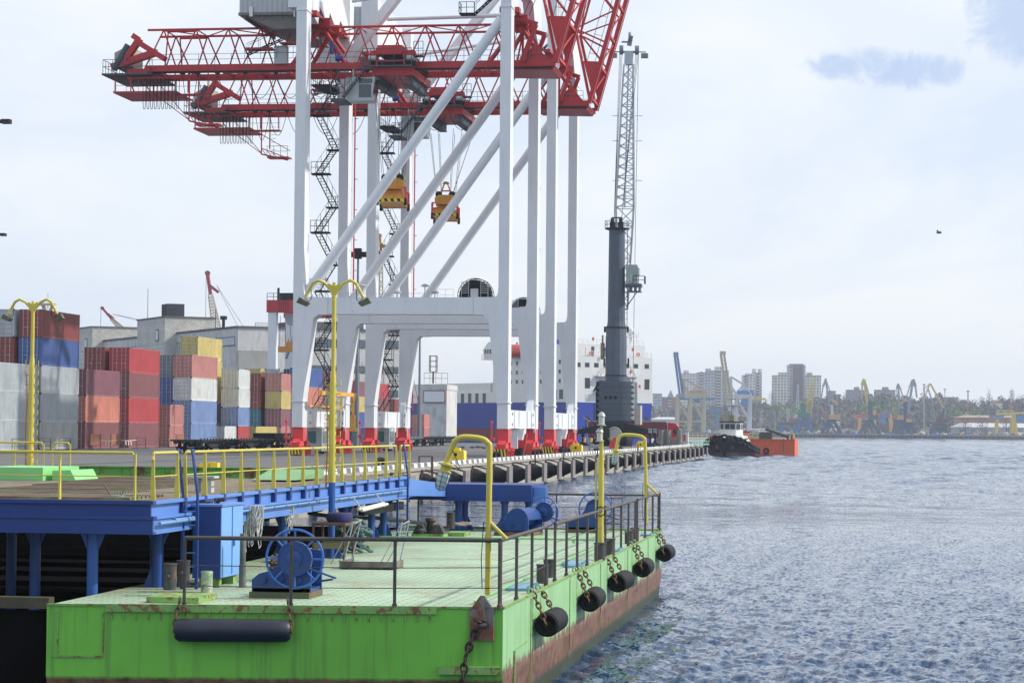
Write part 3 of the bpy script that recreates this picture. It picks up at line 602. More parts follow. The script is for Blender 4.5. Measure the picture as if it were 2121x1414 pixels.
    mb = MB(); mb.box(xc - 4.4, xc + 4, ty - 2.2, ty + 2.0, 35.9, 36.3); mb.build('gearbox', dark_steel, tr)
    mb = MB(); mb.box(xc - 5.4, xc - 4.75, ty - 2.2, ty + 2.5, 35.52, 35.66)
    for yy in (ty + 2.45, ty + 1.7, ty + .6, ty - .5, ty - 1.5, ty - 2.15): mb.beam((xc - 5.35, yy, 35.6), (xc - 5.35, yy, 37.2), .06, .06)
    for zz in (36.1, 37.2): mb.tube((xc - 5.35, ty - 2.2, zz), (xc - 5.35, ty + 2.45, zz), .03, 5)
    mb.rail([(xc - 4.7, ty - 2.2, 36.6), (xc - 4.7, ty - 3.1, 36.6)], 1.3, .03, .5); mb.box(xc - 5, xc - 4, ty - 3.1, ty - 2.2, 36.5, 36.6); mb.beam((xc - 5, ty - 3.0, 36.5), (xc - 5, ty - 2.3, 35.5), .05, .05)
    for q in (-1.5, 1.4): mb.box(xc - 4.2, xc + 4.2, ty + q - .45, ty + q + .35, 34.0, 34.12); mb.box(xc - 4.2, xc + 4.2, ty + q - .4, ty + q - .3, 34.12, 34.8)
    mb.rail([(xc - 4.3, ty - 2.0, 34.0), (xc - 4.3, ty + 1.7, 34.0)], .8, .02, .6); mb.build('trolley_platform', grey_steel, tr)
    cy0, cy1, cz0, cz1 = ty + 1.2, ty + 3.9, 32.35, 34.5
    mb = MB(); mb.prism([(cy0 + .3, cz0), (cy1 - .1, cz0), (cy1, cz1), (cy0, cz1)], xc - 5.6, xc - 3.4)
    for a in (cy0 + .4, cy1 - .4): mb.beam((xc - 4.4, a, cz1), (xc - 4.4, a, 35.4), .15, .15)
    cab = mb.build('cab', mat('cab_grey', (.40, .45, .44), .4, var=.06, scale=1), tr)
    mb = MB(); mb.box(xc - 5.64, xc - 5.6, cy0 + .35, cy0 + 1.5, cz0 + .3, cz1 - .65); mb.box(xc - 5.64, xc - 5.6, cy0 + .25, cy0 + 1.5, cz1 - .55, cz1 - .12)
    mb.quad((xc - 5.5, cy0 + .27, cz0 + .1), (xc - 3.5, cy0 + .27, cz0 + .1), (xc - 3.5, cy0 - .02, cz1 - .1), (xc - 5.5, cy0 - .02, cz1 - .1)); mb.build('window', glass, cab)
    mb = MB(); stair_flight(mb, (xc - 6.1, cy1 + .2, cz0 + .2), (xc - 6.1, cy0 + .8, 35.3)); mb.box(xc - 6.4, xc - 3, cy1, cy1 + 1.3, cz0 - .1, cz0 + .1); mb.rail([(xc - 6.3, cy1, cz0 + .1), (xc - 6.3, cy1 + 1.3, cz0 + .1)], 1.1, .03, .65)
    for a in (0, .65, 1.3): mb.beam((xc - 6.3, cy1 + a, cz0), (xc - 6.3, cy1 + a, 35.6), .06, .06)
    mb.build('cab_stair', grey_steel, cab)
    # ---- stair tower beside the rear landside leg ----
    mb = MB(); zc = 4.4; i = 0; y0, y1 = G + 1.3, G + 2.15
    while zc < 34:
        h = 2.85; a, b = ((S - 2.6, y1, zc), (S + 1.0, y0, zc + h)) if i % 2 == 0 else ((S + 1.0, y0, zc), (S - 2.6, y1, zc + h))
        stair_flight(mb, a, b, .65)
        if i % 2: mb.box(S - 3.6, S - 2.6, y0 - .45, y1 + .5, zc + h - .16, zc + h); mb.rail([(S - 3.6, y1 + .5, zc + h), (S - 3.6, y0 - .45, zc + h)], 1.1, .03, .7)
        else: mb.box(S + 1.0, S + 1.9, y0 - .9, y1, zc + h - .16, zc + h); mb.rail([(S + 1.9, y1, zc + h), (S + 1.9, y0 - .6, zc + h)], 1.1, .03, .7)
        zc += h; i += 1
    mb.rail([(S - 3.6, y1 + .6, zc + .1), (S + 1.8, y1 + .6, zc + .1)], 1.1, .03, .9); mb.box(S - 3.6, S + 1.8, y0 - .5, y1 + .6, zc - .05, zc + .1)
    mb.build('stair_tower', dark_steel, t)
    mb = MB(); mb.tube((S + .9, G - .7, 4.5), (S + .9, G - .7, 35), .07, 6)
    for zz in range(6, 35, 3): mb.box(S + .8, S + 1, G - .7 - .3, G - .7, zz, zz + .05)
    mb.build('riser_pipe', red_steel, t)
    for c in kids(t):
        if c.name.split('.')[0] in ('girder', 'hanger_beam', 'landing', 'girder_stair', 'switch_cabinet', 'motor', 'boom', 'tail_frame', 'tail_platform', 'winch_box', 'service_platform', 'platform_rail', 'festoon_cable', 'trolley'): c.location.z += .3
    return t
crane1 = make_sts()
crane2 = clone(crane1, 'farther of the two white and red container gantry cranes on the quay', (245.6, 32, ZQ))
for c in kids(crane2):
    if c.location.z > .1: c.location.x -= 4.5
# hanging amber frame in front of the sill
mb = MB(); yy = 16.8
for xx in (4.5, 14.2):
    mb.beam((xx, yy, 3.0), (xx, yy, 5.6), .22, .22); mb.prism([(xx - .45, 3.75), (xx + .45, 3.75), (xx + .25, 3.2), (xx + .25, 2.5), (xx - .25, 2.5), (xx - .25, 3.2)], yy - .2, yy + .2, 'y'); mb.box(xx - .35, xx + .5, yy - .35, yy + .35, 2.2, 2.5)
    mb.prism([(xx - .8, 5.6), (xx + .8, 5.6), (xx + .11, 4.9), (xx - .11, 4.9)], yy - .1, yy + .1, 'y')
mb.box(.2, 15, yy - .15, yy + .15, 5.5, 5.85); mb.box(.2, 15, yy + 1.0, yy + 1.2, 4.4, 4.55)
for xx in (7.0, 11.5): mb.beam((xx, yy + .6, 4.3), (xx, yy + .6, 5.5), .2, .2)
mb.build('lifting_frame', mat('amber_frame', (.72, .36, .03), .5), crane1)
# ---- spreaders hanging from the trolleys ----
def make_spreader(loc, label, top):
    t = thing('spreader', label, 'container spreader', loc, R(8), 'amber container spreaders hanging from the crane trolleys')
    mb = MB(); mb.box(-3.0, 3.0, -1.15, 1.15, 0, .28); mb.prism([(-1.15, .28), (1.15, .28), (1.0, 1.0), (.75, 1.25), (-.75, 1.25), (-1.0, 1.0)], -1.2, 1.2)
    for s in (-1, 1):
        mb.box(s * 3.0 - .18, s * 3.0 + .18, -1.22, 1.22, -.1, .62)
    for s in (-1, 1): mb.prism([(-1.1, 1.45), (1.1, 1.45), (1.1, 2.0), (.7, 2.3), (-.7, 2.3), (-1.1, 2.0)], s * 1.4 - .5, s * 1.4 + .5)
    mb.box(-1.9, 1.9, -.9, .9, 1.3, 1.5); mb.build('frame', amber, t)
    mb = MB()
    for sx in (-1, 1):
        for sy in (-.7, .7): mb.tube((sx * 1.4 - .15, sy, 2.35), (sx * 1.4 + .15, sy, 2.35), .36, 16)
    mb.build('sheave', dark_steel, t)
    mb = MB(); mb.tube((0, -.75, 1.5), (0, -.75, 2.7), .34, 14); mb.build('cable_basket', mat('amber_drum', (.75, .5, .03), .45), t)
    mb = MB()
    for a, b in ((-.55, -.55), (.55, -.55), (-.55, .55), (.55, .55)): mb.beam((a, b * 1.3, 2.2), (a * .25, b * .25, 3.7), .09, .09)
    mb.lathe([(.34, 0), (.36, .1), (.2, .25)], (0, 0, 3.62), 12); mb.box(-.42, .42, -.55, .55, 2.85, 2.93); mb.build('headblock', amber, t)
    mb = MB()
    for sx in (-1, 1):
        for sy in (-1, 1):
            mb.prism([(sy * 1.2, .3), (sy * 1.42, .3), (sy * 1.42, 1.35), (sy * 1.2, 1.45), (sy * 1.05, 1.35), (sy * 1.2, 1.2)], sx * 2.9 - .1, sx * 2.9 + .1)
    mb.build('flipper', red_bogie, t)
    mb = MB()
    for sx in (-1, 1):
        for sy in (-1, 1): mb.box(sx * 3.05 - .12, sx * 3.05 + .12, sy * 1.3 - .14, sy * 1.3 + .14, -.35, .3)
    mb.build('corner_guide', dark_steel, t)
    mb = MB(); n = 8
    for i in range(n):
        mb.cur = i % 2; a = -1.2 + i * 2.4 / n; mb.quad((-3.19, a, 0), (-3.19, a + 2.4 / n, 0), (-3.19, a + 2.4 / n + .1, .25), (-3.19, a + .1, .25))
    mb.build('warning_stripes', [yellow_bright, dark_steel], t)
    mb = MB()
    for sx in (-1.4, 1.4):
        for sy in (-.95, -.45, .45, .95): mb.tube((sx, sy, 2.4), (sx * 1.6, sy * 1.8, top), .022, 4)
    mb.tube((0, -.75, 2.7), (0, -2.9, top), .03, 4); mb.build('hoist_rope', dark_steel, t); return t
for px, py, cr, lab, yl in ((814, 430, crane1, 'amber spreader hanging under the nearer crane, left and larger of the two', 11.6), (923, 458, crane2, 'amber spreader hanging under the farther crane, right and smaller of the two', 11.6)):
    p = PX(px, py, cr.location.x + (9.2 if cr == crane1 else 4.7)); make_spreader((p.x, p.y, p.z + .3), lab, cr.location.z + 33.9 - p.z - .3)
# ================= container yard =================
SD = lambda D, t: (D - .1450 * t) / .98942
cont_paint = mat('container_paint', (1, 1, 1), .55, var=.16, scale=.6, streak=.5, scol=(.16, .12, .10), rust=.8, rthr=.645, rcol=(.14, .07, .045), rscale=1.3, objcol=True, sx=3.5)
lock_m = mat('lock_bar_steel', (.48, .47, .44), .5, metal=.2, var=.2, scale=3)
def container_proto(Lc, H):
    t = thing('shipping_container', '', 'container'); W = 2.44
    mb = MB()
    for y in (0.0, W - .14):
        for x in (0, Lc - .16): mb.box(x, x + .16, y, y + .14, 0, H)
        mb.box(.16, Lc - .16, y + .015, y + .12, 0.02, .16); mb.box(.16, Lc - .16, y + .03, y + .11, H - .1, H - .005)
        if Lc < 8:
            pass
    for x in (0.01, Lc - .13): mb.box(x, x + .12, .14, W - .14, .02, .16); mb.box(x, x + .12, .14, W - .14, H - .14, H - .01)
    n = int(Lc / .28)
    for sy, y in ((1, .03), (-1, W - .03)):
        xs = []; st = (Lc - .32) / n
        for i in range(n):
            a = .16 + i * st; xs += [(a, 0), (a + st * .3, 0), (a + st * .45, .05), (a + st * .85, .05)]
        xs.append((Lc - .16, 0)); vs = []
        for a, d in xs: vs += [(a, y + sy * d, .16), (a, y + sy * d, H - .1)]
        mb.add(vs, [((2 * i, 2 * i + 2, 2 * i + 3, 2 * i + 1) if sy > 0 else (2 * i + 1, 2 * i + 3, 2 * i + 2, 2 * i)) for i in range(len(xs) - 1)])
    mb.box(.1, Lc - .1, .1, W - .1, H - .06, H - .03); mb.box(Lc - .12, Lc - .06, .14, W - .14, .16, H - .14); mb.box(.1, Lc - .1, .1, W - .1, .05, .12)
    b = mb.build('body', cont_paint, t, smooth=0)
    for k in (0, 1):
        y0, y1 = (.16, W / 2 - .01) if k == 0 else (W / 2 + .01, W - .16)
        mb = MB(); mb.box(.05, .09, y0, y1, .17, H - .15)
        for j in range(5):
            zz = .3 + j * (H - .55) / 5; mb.prism([(.05, zz), (.02, zz + .08), (.02, zz + .3), (.05, zz + .38)], y0 + .06, y1 - .06, 'y')
        d = mb.build('door', cont_paint, t, smooth=0)
        mb = MB()
        for yy in (y0 + .28, y1 - .28):
            mb.tube((-.02, yy, .1), (-.02, yy, H - .08), .03, 5)
            for zz in (.12, H * .33, H * .66, H - .14): mb.box(-.04, .05, yy - .045, yy + .045, zz - .035, zz + .035)
            mb.box(-.04, -.02, yy - .02, yy + .34 if yy < (y0 + y1) / 2 else yy + .02, H * .36, H * .36 + .04)
        mb.build('lock_bar', lock_m, d, smooth=0)
    mb = MB()
    for x in (0, Lc - .18):
        for y in (0, W - .17):
            for z in (0, H - .12): mb.box(x - .004, x + .184, y - .004, y + .174, z - .003, z + .122)
    mb.build('corner_casting', mat('casting', (.09, .07, .06), .7, var=.3), t, smooth=0)
    return t
H4, H2 = 2.9, 2.59
PR = {}
def container(s, t, z, kind, col, label):
    key = kind; Lc = 12.19 if kind[0] == '4' else 6.06; H = H4 if kind[1] == 'h' else H2
    if key not in PR: PR[key] = container_proto(Lc, H); o = PR[key]
    else: o = copy_tree(PR[key])
    o.location = (s, t, z); o['label'] = label; o['group'] = 'stacked shipping containers in the yard'
    for c in kids(o):
        c.color = (*col, 1)
        for d in kids(c): d.color = (*col, 1)
    return o, H
GR = (.42, .46, .48); GW = (.46, .48, .46); BR = (.25, .055, .045); BL = (.055, .115, .32); SA = (.58, .22, .16); RE = (.45, .06, .068); MA = (.25, .095, .10)
PU = (.25, .10, .13); PI = (.48, .21, .18); MR = (.11, .018, .028); WH = (.62, .64, .62); LB = (.18, .27, .48); YE = (.55, .45, .16); TE = (.03, .17, .26); NV = (.02, .035, .13); DG = (.17, .20, .25); WO = (.2, .08, .03)
CN = {GR: 'grey', GW: 'pale grey', BR: 'brick red', BL: 'blue', SA: 'salmon', RE: 'bright red', MA: 'dull maroon', PU: 'purplish', PI: 'pinkish', MR: 'dark maroon', WH: 'white', LB: 'light blue', YE: 'yellow', TE: 'teal', NV: 'navy', DG: 'slate grey'}
TIER = ['lowest', 'second up', 'third up', 'fourth up', 'fifth up']
def stack(D, t, kind, cols, desc):
    z = ZQ; s = SD(D, t); n = len(cols)
    for i, c in enumerate(cols):
        if c is None: z += H4 if kind[1] == 'h' else H2; continue
        tn = 'topmost' if i == n - 1 and n > 1 else TIER[i] if n > 1 else 'standing alone'
        lab = '%s container, %s %s' % (CN[c], tn.replace(' up', ' one up') if 0 else tn, ('in ' if n > 1 else 'on the ground, ') + desc)
        o, H = container(s + random.uniform(-.04, .04), t + random.uniform(-.03, .03), z, kind, c, lab); z += H + .005
TA, TB = 84.5, 87.35
stack(237, TA, '4h', [GR, GR, GR], 'the leftmost grey stack behind the left twin-arm lamp')
stack(250, TA, '4h', [GW, GR, GR, BL, BR], 'the tall stack right of the left twin-arm lamp')
stack(250, TB, '4h', [DG, DG, DG, BR, GR], 'the stack behind the leftmost grey stack')
stack(264.5, TA, '4h', [MA, SA, PU], 'the three-high stack right of the tall grey stack')
stack(280, TA, '4h', [MA, RE, MA, RE], 'the four-high red stack behind the rag bunting')
stack(280, TB, '4h', [MA, BR, MR, BR], 'the row behind the four-high red stack')
stack(296.5, TA, '2s', [PI, PI], 'the low two-high stack right of the red stack')
stack(306, TA, '4h', [LB, LB, WH, PI], 'the stack with white over faded blue boxes')
stack(308, TB, '4h', [NV, BL, BL, DG], 'the row behind the white and faded blue boxes')
stack(322, TB + .8, '4h', [YE, MA, YE, YE, YE], 'the five-high stack with the yellow top')
stack(322, TA, '2s', [WH], 'left of the small red box')
stack(329, TA, '2s', [RE, LB, WH, WH], 'the white-topped stack left of the near crane leg')
stack(338.5, TA, '4s', [YE], 'lowest yellow box behind the wagons')
stack(353, TA, '2s', [PI, PU, YE, PI], 'the pink and yellow stack beside the crane leg')
stack(353, TB + .2, '2s', [MR, TE, BR, BR], 'the row behind the pink and yellow stack')
stack(368, TA, '4h', [PI, DG, SA, BL], 'the blue-topped stack between the first crane legs')
stack(377, TB + .2, '4h', [BL, DG, BR, NV], 'the farther navy-topped row')
stack(377, TB + 3.2, '4h', [BL, BL, MR, GR], 'the farther grey-topped row')
stack(377, TB + 6.2, '4h', [DG, BR, MA, YE], 'the farther yellow-topped row')
stack(385, TA, '4h', [MR, BR, WH, PI], 'the stack behind the nearer crane stairs')
stack(404, TA, '4s', [NV, BL, YE, PU], 'the stack between the legs of the nearer crane')
stack(421, TA, '4s', [BR, WH, MA, RE], 'the stack left of the second crane leg')
stack(438, TA, '4s', [SA, PI, BR], 'the three-high stack between the second crane legs')
stack(462, TA - 1, '2s', [PI, SA], 'the two-high stack beside the white billboard')
# red container lying across, with a yellow one beside it
o, _ = container(0, 0, 0, '4s', (.23, .05, .05), 'long rust red container standing crosswise in front of the blue ship'); p = PZ(1033, 912, ZQ); o.location = (p.x, p.y, ZQ); o.rotation_euler.z = R(90)
for px, c, lab in ((905, YE, 'yellow container left of the long rust red container'), (892, PI, 'pinkish container end at the foot of the billboard building')):
    o, _ = container(0, 0, 0, '2s', c, lab); p = PZ(px + 12, 912, ZQ); o.location = (p.x + 1, p.y, ZQ)
# barriers with brown boards and rag bunting in front of the stacks
brown_b = mat('brown_board', (.26, .10, .05), .8, var=.2); cream = mat('rag_cloth', (.65, .60, .45), .8)
for i, (px, hasb, bun) in enumerate(((25, 0, 0), (80, 0, 0), (122, 0, 0), (186, 1, 1), (229, 1, 1), (282, 0, 0), (330, 0, 1), (364, 1, 1), (430, 0, 0))):
    p = PY(px, 931, 81.5); x = p.x; t = thing('barrier', '%s crowd barrier, %s from the left in front of the container stacks' % ('brown boarded' if hasb else 'thin wire', ORD[i]), 'barrier', (x, 81.5, ZQ), 0, 'yard barriers in front of the containers')
    mb = MB()
    for a in (-.0, 3.6): mb.beam((a, 0, 0), (a, 0, 1.65 if hasb else 1.2), .045, .045); mb.box(a - .03, a + .03, -.5, .5, 0, .04)
    for zz in (.3, .75): mb.tube((0, 0, 1.2 - zz), (3.6, 0, 1.2 - zz), .02, 4)
    mb.tube((0, 0, 1.2), (3.6, 0, 1.2), .02, 4); mb.build('frame', dark_steel, t)
    if hasb: mb = MB(); mb.box(.1, 3.5, -.02, .02, .45, 1.6); mb.build('board', brown_b, t)
    if bun:
        mb = MB(); mb.path([(3.6 + 1.5 * j, 0, .95 - .08 * math.sin(j / 4 * math.pi)) for j in range(5)], .035, 4)
        for a in (5.4, 6.4, 7.3): mb.prism([(a - .12, .9), (a + .12, .9), (a + .3, .4), (a + .02, .4)], -.01, .01, 'y')
        mb.build('bunting', cream, t)
# ================= warehouse =================
plaster = mat('warehouse_plaster', (.56, .55, .52), .85, var=.14, scale=.15, streak=.6, scol=(.17, .16, .15), sx=1.1, bump=.1)
clad = mat('warehouse_panels', (.58, .57, .55), .8, var=.12, scale=.2, streak=.8, scol=(.12, .12, .12), sx=1.5, brick=(1.5, 4.0, .04, .6, .9))
bricks = mat('silicate_brick', (.58, .56, .51), .9, var=.15, scale=.3, streak=.35, scol=(.2, .19, .18), brick=(.9, .45, .05, .55, .8))
roofm = mat('roof_edge', (.10, .095, .09), .8, var=.2)
winm = mat('old_window', (.10, .13, .15), .2, var=.5, scale=.5); winw = mat('pale_window', (.40, .46, .50), .3, var=.2, scale=.6)
corner = PD(490, 884, 520); dx = (r0 * 111 + f0 * 53).normalized(); wz = math.atan2(dx.y, dx.x)
wh = thing('warehouse', 'long grey concrete warehouse with two brick stair towers behind the container stacks', 'warehouse', (corner.x, corner.y, ZQ), wz)
HB = 23.9
mb = MB(); mb.box(0, 39, .0, 150, 0, HB); mb.build('wall', plaster, wh)
mb = MB(); mb.box(-.25, -.003, .2, 150, 0, HB - .3)
mb.build('side_cladding', clad, wh)
mb = MB(); mb.box(-.4, 39.4, -.3, 150, HB, HB + .35)
mb.box(14, 30, 2, 14, HB + .35, HB + 1.8); mb.build('roof', roofm, wh)
mb = MB(); mb.box(.2, 8.6, -.12, -.003, 13.6, 19); mb.build('render_patch', mat('render_patch', (.34, .33, .31), .9, var=.12, scale=.4, streak=.3), wh)
for z0_, z1_ in ((20.1, 21.9), (14.6, 16.1), (9.4, 10.9)):
    for i in range(6):
        x = 13.2 + i * 4.1; mb = MB(); mb.box(x, x + 3.9, -.14, -.004, z0_, z1_)
        f = mb.build('window', roofm, wh); mb = MB()
        for j in range(3): mb.box(x + .12 + j * 1.25, x + 1.28 + j * 1.25, -.18, -.14, z0_ + .12, z1_ - .12)
        mb.build('pane', winm, f)
for i in range(4):
    x = 12 + i * 8.2; mb = MB(); mb.box(x - .1, x + .1, -.1, -.003, 0, HB); mb.build('pilaster', plaster, wh)
for y, z0_, z1_ in ((1, 20.0, 22.0), (10.5, 16, 20), (33, 18.3, 21.8), (45, 14.5, 17.5), (66, 18.3, 21.8), (85, 18.3, 21.8), (108, 18.3, 21.6)):
    mb = MB(); n = 14; yl = 13 if y < 66 else 18
    mb.box(-.34, -.253, y, y + yl, z0_, z1_); f = mb.build('window', roofm, wh); mb = MB()
    for j in range(n): a = y + yl * j / n; mb.box(-.38, -.34, a + .12, a + yl / n - .1, z0_ + .2, z1_ - .2)
    mb.build('pane', winw, f)
for y0_, y1_, h in ((42, 64, 27.6), (103, 121, 27.4)):
    mb = MB(); mb.box(-3.2, 9, y0_, y1_, 0, h); tw = mb.build('stair_tower', bricks, wh)
    mb = MB(); mb.box(-3.4, 9.2, y0_ - .2, y1_ + .2, h, h + .3); mb.build('parapet', roofm, tw)
    for zz in (h - 4, h - 13):
        mb = MB(); mb.box(-3.28, -3.2, y0_ + 4.5, y0_ + 7, zz - 1.4, zz + 1.4); f = mb.build('window', roofm, tw); mb = MB(); mb.box(-3.33, -3.28, y0_ + 4.8, y0_ + 6.7, zz - 1.1, zz + 1.1); mb.build('pane', winw, f)
mb = MB(); mb.box(0, 4, 50, 55, 27.9, 31.2)
for i in range(5): mb.box(-.15, 0, 50 + i * 1.1, 50.15 + i * 1.1, 27.9, 31.2)
mb.build('roof_tank', mat('roof_tank', (.015, .018, .03), .5), wh)
mb = MB(); mb.tube((-.2, 9, HB), (-.2, 9, HB + 2.4), .35, 8); mb.tube((-.2, 9, HB + 2.0), (-.2, 9, HB + 2.8), .8, 8); mb.tube((3, 76, 27), (3, 76, 36), .07, 4); mb.tube((3, 24, HB), (3, 24, HB + 5), .08, 4); mb.rail([(0, 44, 27.9), (0, 49, 27.9)], 1.8, .06, 1.5); mb.rail([(5, 3, HB + .3), (30, 3, HB + .3)], .9, .06, 5); mb.build('roof_vent', dark_steel, wh)
# low block with the blank billboard
p = PD(926, 905, 505); t = thing('low_block', 'low grey concrete block with a blank white billboard left of the blue ship', 'building', (p.x, p.y, ZQ), R(-90))
mb = MB(); mb.box(-5.8, .0, -1, 12, 0, 10.6); mb.box(-5.9, .1, -1.1, 12, 10.6, 11.7); mb.build('wall', plaster, t)
mb = MB(); mb.rail([(-5, 0, 11.9), (0, 0, 11.9)], 2.2, .06, 1.3); mb.build('roof_rail', mat('faded_yellow', (.4, .36, .2), .6), t)
mb = MB(); mb.box(-4.9, -.3, -1.3, -1.12, 7.9, 10.4); b = mb.build('billboard', mat('billboard_frame', (.35, .06, .05), .6), t)
mb = MB(); mb.box(-4.75, -.45, -1.36, -1.3, 8.05, 10.25); mb.build('panel', mat('billboard_white', (.72, .74, .74), .5, var=.03), b)
p = PD(889, 783, 500); mb = MB()
for a, b in ((0, 0), (1.4, 0), (0, 1.4), (1.4, 1.4)): mb.beam((p.x + a, p.y - b, 16.3), (p.x + a, p.y - b, 19.6), .14, .14)
for zz in (16.3, 17.4, 18.5, 19.6): mb.path([(p.x, p.y, zz), (p.x + 1.4, p.y, zz), (p.x + 1.4, p.y - 1.4, zz), (p.x, p.y - 1.4, zz)], .07, 4, True)
mb.tube((p.x + .7, p.y - .7, 13.9), (p.x + .7, p.y - .7, 16.3), .18, 6); o = mb.build('basket_mast', rusty, loc=(p.x + .7, p.y - .7, 13.9)); tag(o, 'rusty open cage on a short mast above the billboard', 'mast')
# ================= rail gantry behind the near crane =================
p = PD(563, 884, 470); t = thing('yard_gantry', 'red and white yard gantry crane left of the near crane leg', 'gantry crane', (p.x, p.y, ZQ), 0)
mb = MB(); mb.box(-1.0, 1.2, -9, 1.1, 24.8, 27.2); gi = mb.build('girder', red_steel, t)
for x, y in ((0, 0), (14, 0)):
    mb = MB(); mb.prism([(y - .9, 0), (y + .8, 0), (y + .8, 24.8), (y - .8, 24.8)], x - .8, x + .8); mb.build('leg', white_steel, t)
mb = MB(); mb.box(13, 15.2, -9, 1.1, 24.4, 26.8); mb.build('girder', red_steel, t)
mb = MB(); mb.rail([(-1, 1, 27.2), (-1, -8, 27.2)], 1.3, .06, 1.3); mb.box(-.5, 1, -7, -1.5, 27.2, 28.6); mb.tube((0, -1.0, 27.2), (0, -1.0, 29.6), .25, 8); mb.tube((0, -2.0, 27.2), (0, -2.0, 28.6), .4, 8); mb.rail([(-1, -1.4, 24.8), (-1, -3.2, 24.8)], 3.4, .05, .5); mb.build('machinery', dark_steel, t)
mb = MB(); mb.prism([(-1.2, 24.8), (-4.6, 24.8), (-4.0, 22.6), (-1.8, 22.6)], 4, 8); mb.build('cab', galv, t)
mb = MB(); stair_flight(mb, (7, -1.0, 16), (7, -3.6, 22.5), .8); mb.build('ladder', dark_steel, t)
p2 = PD(569, 729, 476); t = thing('yard_spreader', 'amber spreader hanging under the red and white yard gantry', 'container spreader', (p2.x, p2.y, p2.z), 0)
mb = MB(); mb.box(-1, 1, -4.2, 0, 0, 1.1); mb.box(-1.2, 1.2, -3.9, -2.4, .7, 2); mb.prism([(-4.6, -.9), (-4.0, -.9), (-3.8, .2), (-4.6, .2)], -1.1, 1.1); mb.build('frame', amber, t)
mb = MB()
for y in (-.2, -2.9): mb.beam((-1, y, .6), (-1, y - .1, 2.6), .18, .18)
mb.build('flipper', red_bogie, t)
mb = MB()
for y in (-.9, -2.2, -3.4): mb.tube((0, y, 1), (2, y * .7, 26.6 - p2.z), .05, 4)
mb.build('hoist_rope', dark_steel, t)
# ================= distant lattice jibs behind the warehouse =================
def lattice(mb, a, b, w0, w1, n, r, upv=(0, 0, 1)):
    a, b = V(a), V(b); d = (b - a).normalized(); u = V(upv); s = d.cross(u).normalized(); q = s.cross(d).normalized(); P = lambda i, e, f: a.lerp(b, i / n) + s * (e * (w0 + (w1 - w0) * i / n) / 2) + q * (f * (w0 + (w1 - w0) * i / n) / 2)
    c4 = ((-1, -1), (1, -1), (1, 1), (-1, 1))
    for e, f in c4: mb.tube(P(0, e, f), P(n, e, f), r, 5)
    for i in range(n):
        for k in range(4):
            c, e = c4[k], c4[(k + 1) % 4]; mb.tube(P(i, *c), P(i + 1, *e), r * .6, 4)
            mb.tube(P(i, *c), P(i, *e), r * .5, 4)
beige = mat('beige_lattice', (.50, .42, .28), .6); crimson = mat('crimson_tip', (.36, .06, .075), .5)
for a, b, c, lab, wd in (((262, 690), (231, 660), (212, 638), 'low inclined lattice jib with crimson tip behind the left brick tower', 2.0), ((452, 700), (436, 610), (430, 566), 'tall lattice jib with crimson tip standing behind the warehouse', 3.0), ((790, 900), (789, 520), (787, 488), 'slim yellow lattice jib between the crane legs', 1.6)):
    D = 690 if a[0] < 500 else 520
    pa, pb, pc = PD(*a, D), PD(*b, D), PD(*c, D); t = thing('lattice_jib', lab, 'crane jib', pa, 0, 'crane jibs rising behind the buildings'); o3 = V((0, 0, 0)); zb = V((pa.x, pa.y, ZQ)) - pa
    mb = MB(); lattice(mb, o3, pb - pa, wd * .9, wd * .4, 14, .12, f0); 
    mb.beam(o3, zb, 2.4, 2.4); mb.build('lattice', beige, t)
    mb = MB(); mb.beam(pb - pa, pc - pa, wd * .28, wd * .3); mb.tube(pc - pa - f0 * .4, pc - pa + f0 * .4, wd * .26, 12); mb.prism([(0, 0), (1, 0), (1, 1), (0, 1)], 0, .01); 
    e = (pb - pa).lerp(pc - pa, .45); mb.beam(e, e + r0 * wd * .9 + V((0, 0, -wd * .7)), .8, .8)
    mb.build('tip', crimson if D > 600 else amber, t)
    mb = MB(); mb.tube(pc - pa - r0 * .4, V((pc.x, pc.y, 4)) - pa - r0 * 1.5 if D < 600 else V((pc.x, pc.y, ZQ)) - pa - r0 * .4, .06, 4)
    for k in (.5, 1.5): mb.tube(e + r0 * wd * .7, r0 * (16 + 5 * k) * (.4 if a[0] > 400 else 1.) , .05, 4)
    mb.build('hoist_rope', dark_steel, t)
# yellow twin-funnel top above the containers
p = PD(99, 640, 330); t = thing('signal_mast', 'small pale yellow fork-shaped mast top above the tall brick red container', 'mast', (p.x, p.y, ZQ), 0)
mb = MB(); h = p.z - ZQ; mb.beam((0, 0, 0), (0, 0, h - 1), .9, .9); mb.beam((0, .1, h - 1), (0, .8, h + .8), .4, .4); mb.beam((0, -.1, h - 1), (0, -.8, h + .8), .4, .4); mb.box(-.4, .4, -1.1, 1.1, h + .5, h + .8); mb.tube((0, 0, h), (0, 0, h + 2.2), .05, 4); mb.build('post', beige, t)
# grey light mast between crane legs
for px, top, D, lab in ((738, 516, 300, 'tall dark grey yard light mast between the legs of the nearer crane'), (868, 640, 420, 'shorter grey light mast behind the second crane')):
    p = PD(px, 884, D); h = PD(px, top, D).z - ZQ; t = thing('light_mast', lab, 'light mast', (p.x, p.y, ZQ), 0)
    mb = MB(); mb.tube((0, 0, 0), (0, 0, h * .35), .42, 10, .3); mb.tube((0, 0, h * .35), (0, 0, h), .22, 8, .12); mb.build('pole', mat('mast_grey', (.16, .17, .20), .5), t)
    mb = MB(); mb.box(-.2, .2, -2.6, .8, h - .5, h - .35); 
    for y in (-2.6, -1.7, -.8, .6): mb.box(-.35, .2, y - .3, y + .3, h - 1.0, h - .35)
    mb.box(-.4, .4, -.4, .4, h - 1.2, h + .1); mb.build('lamp_head', dark_steel, t)
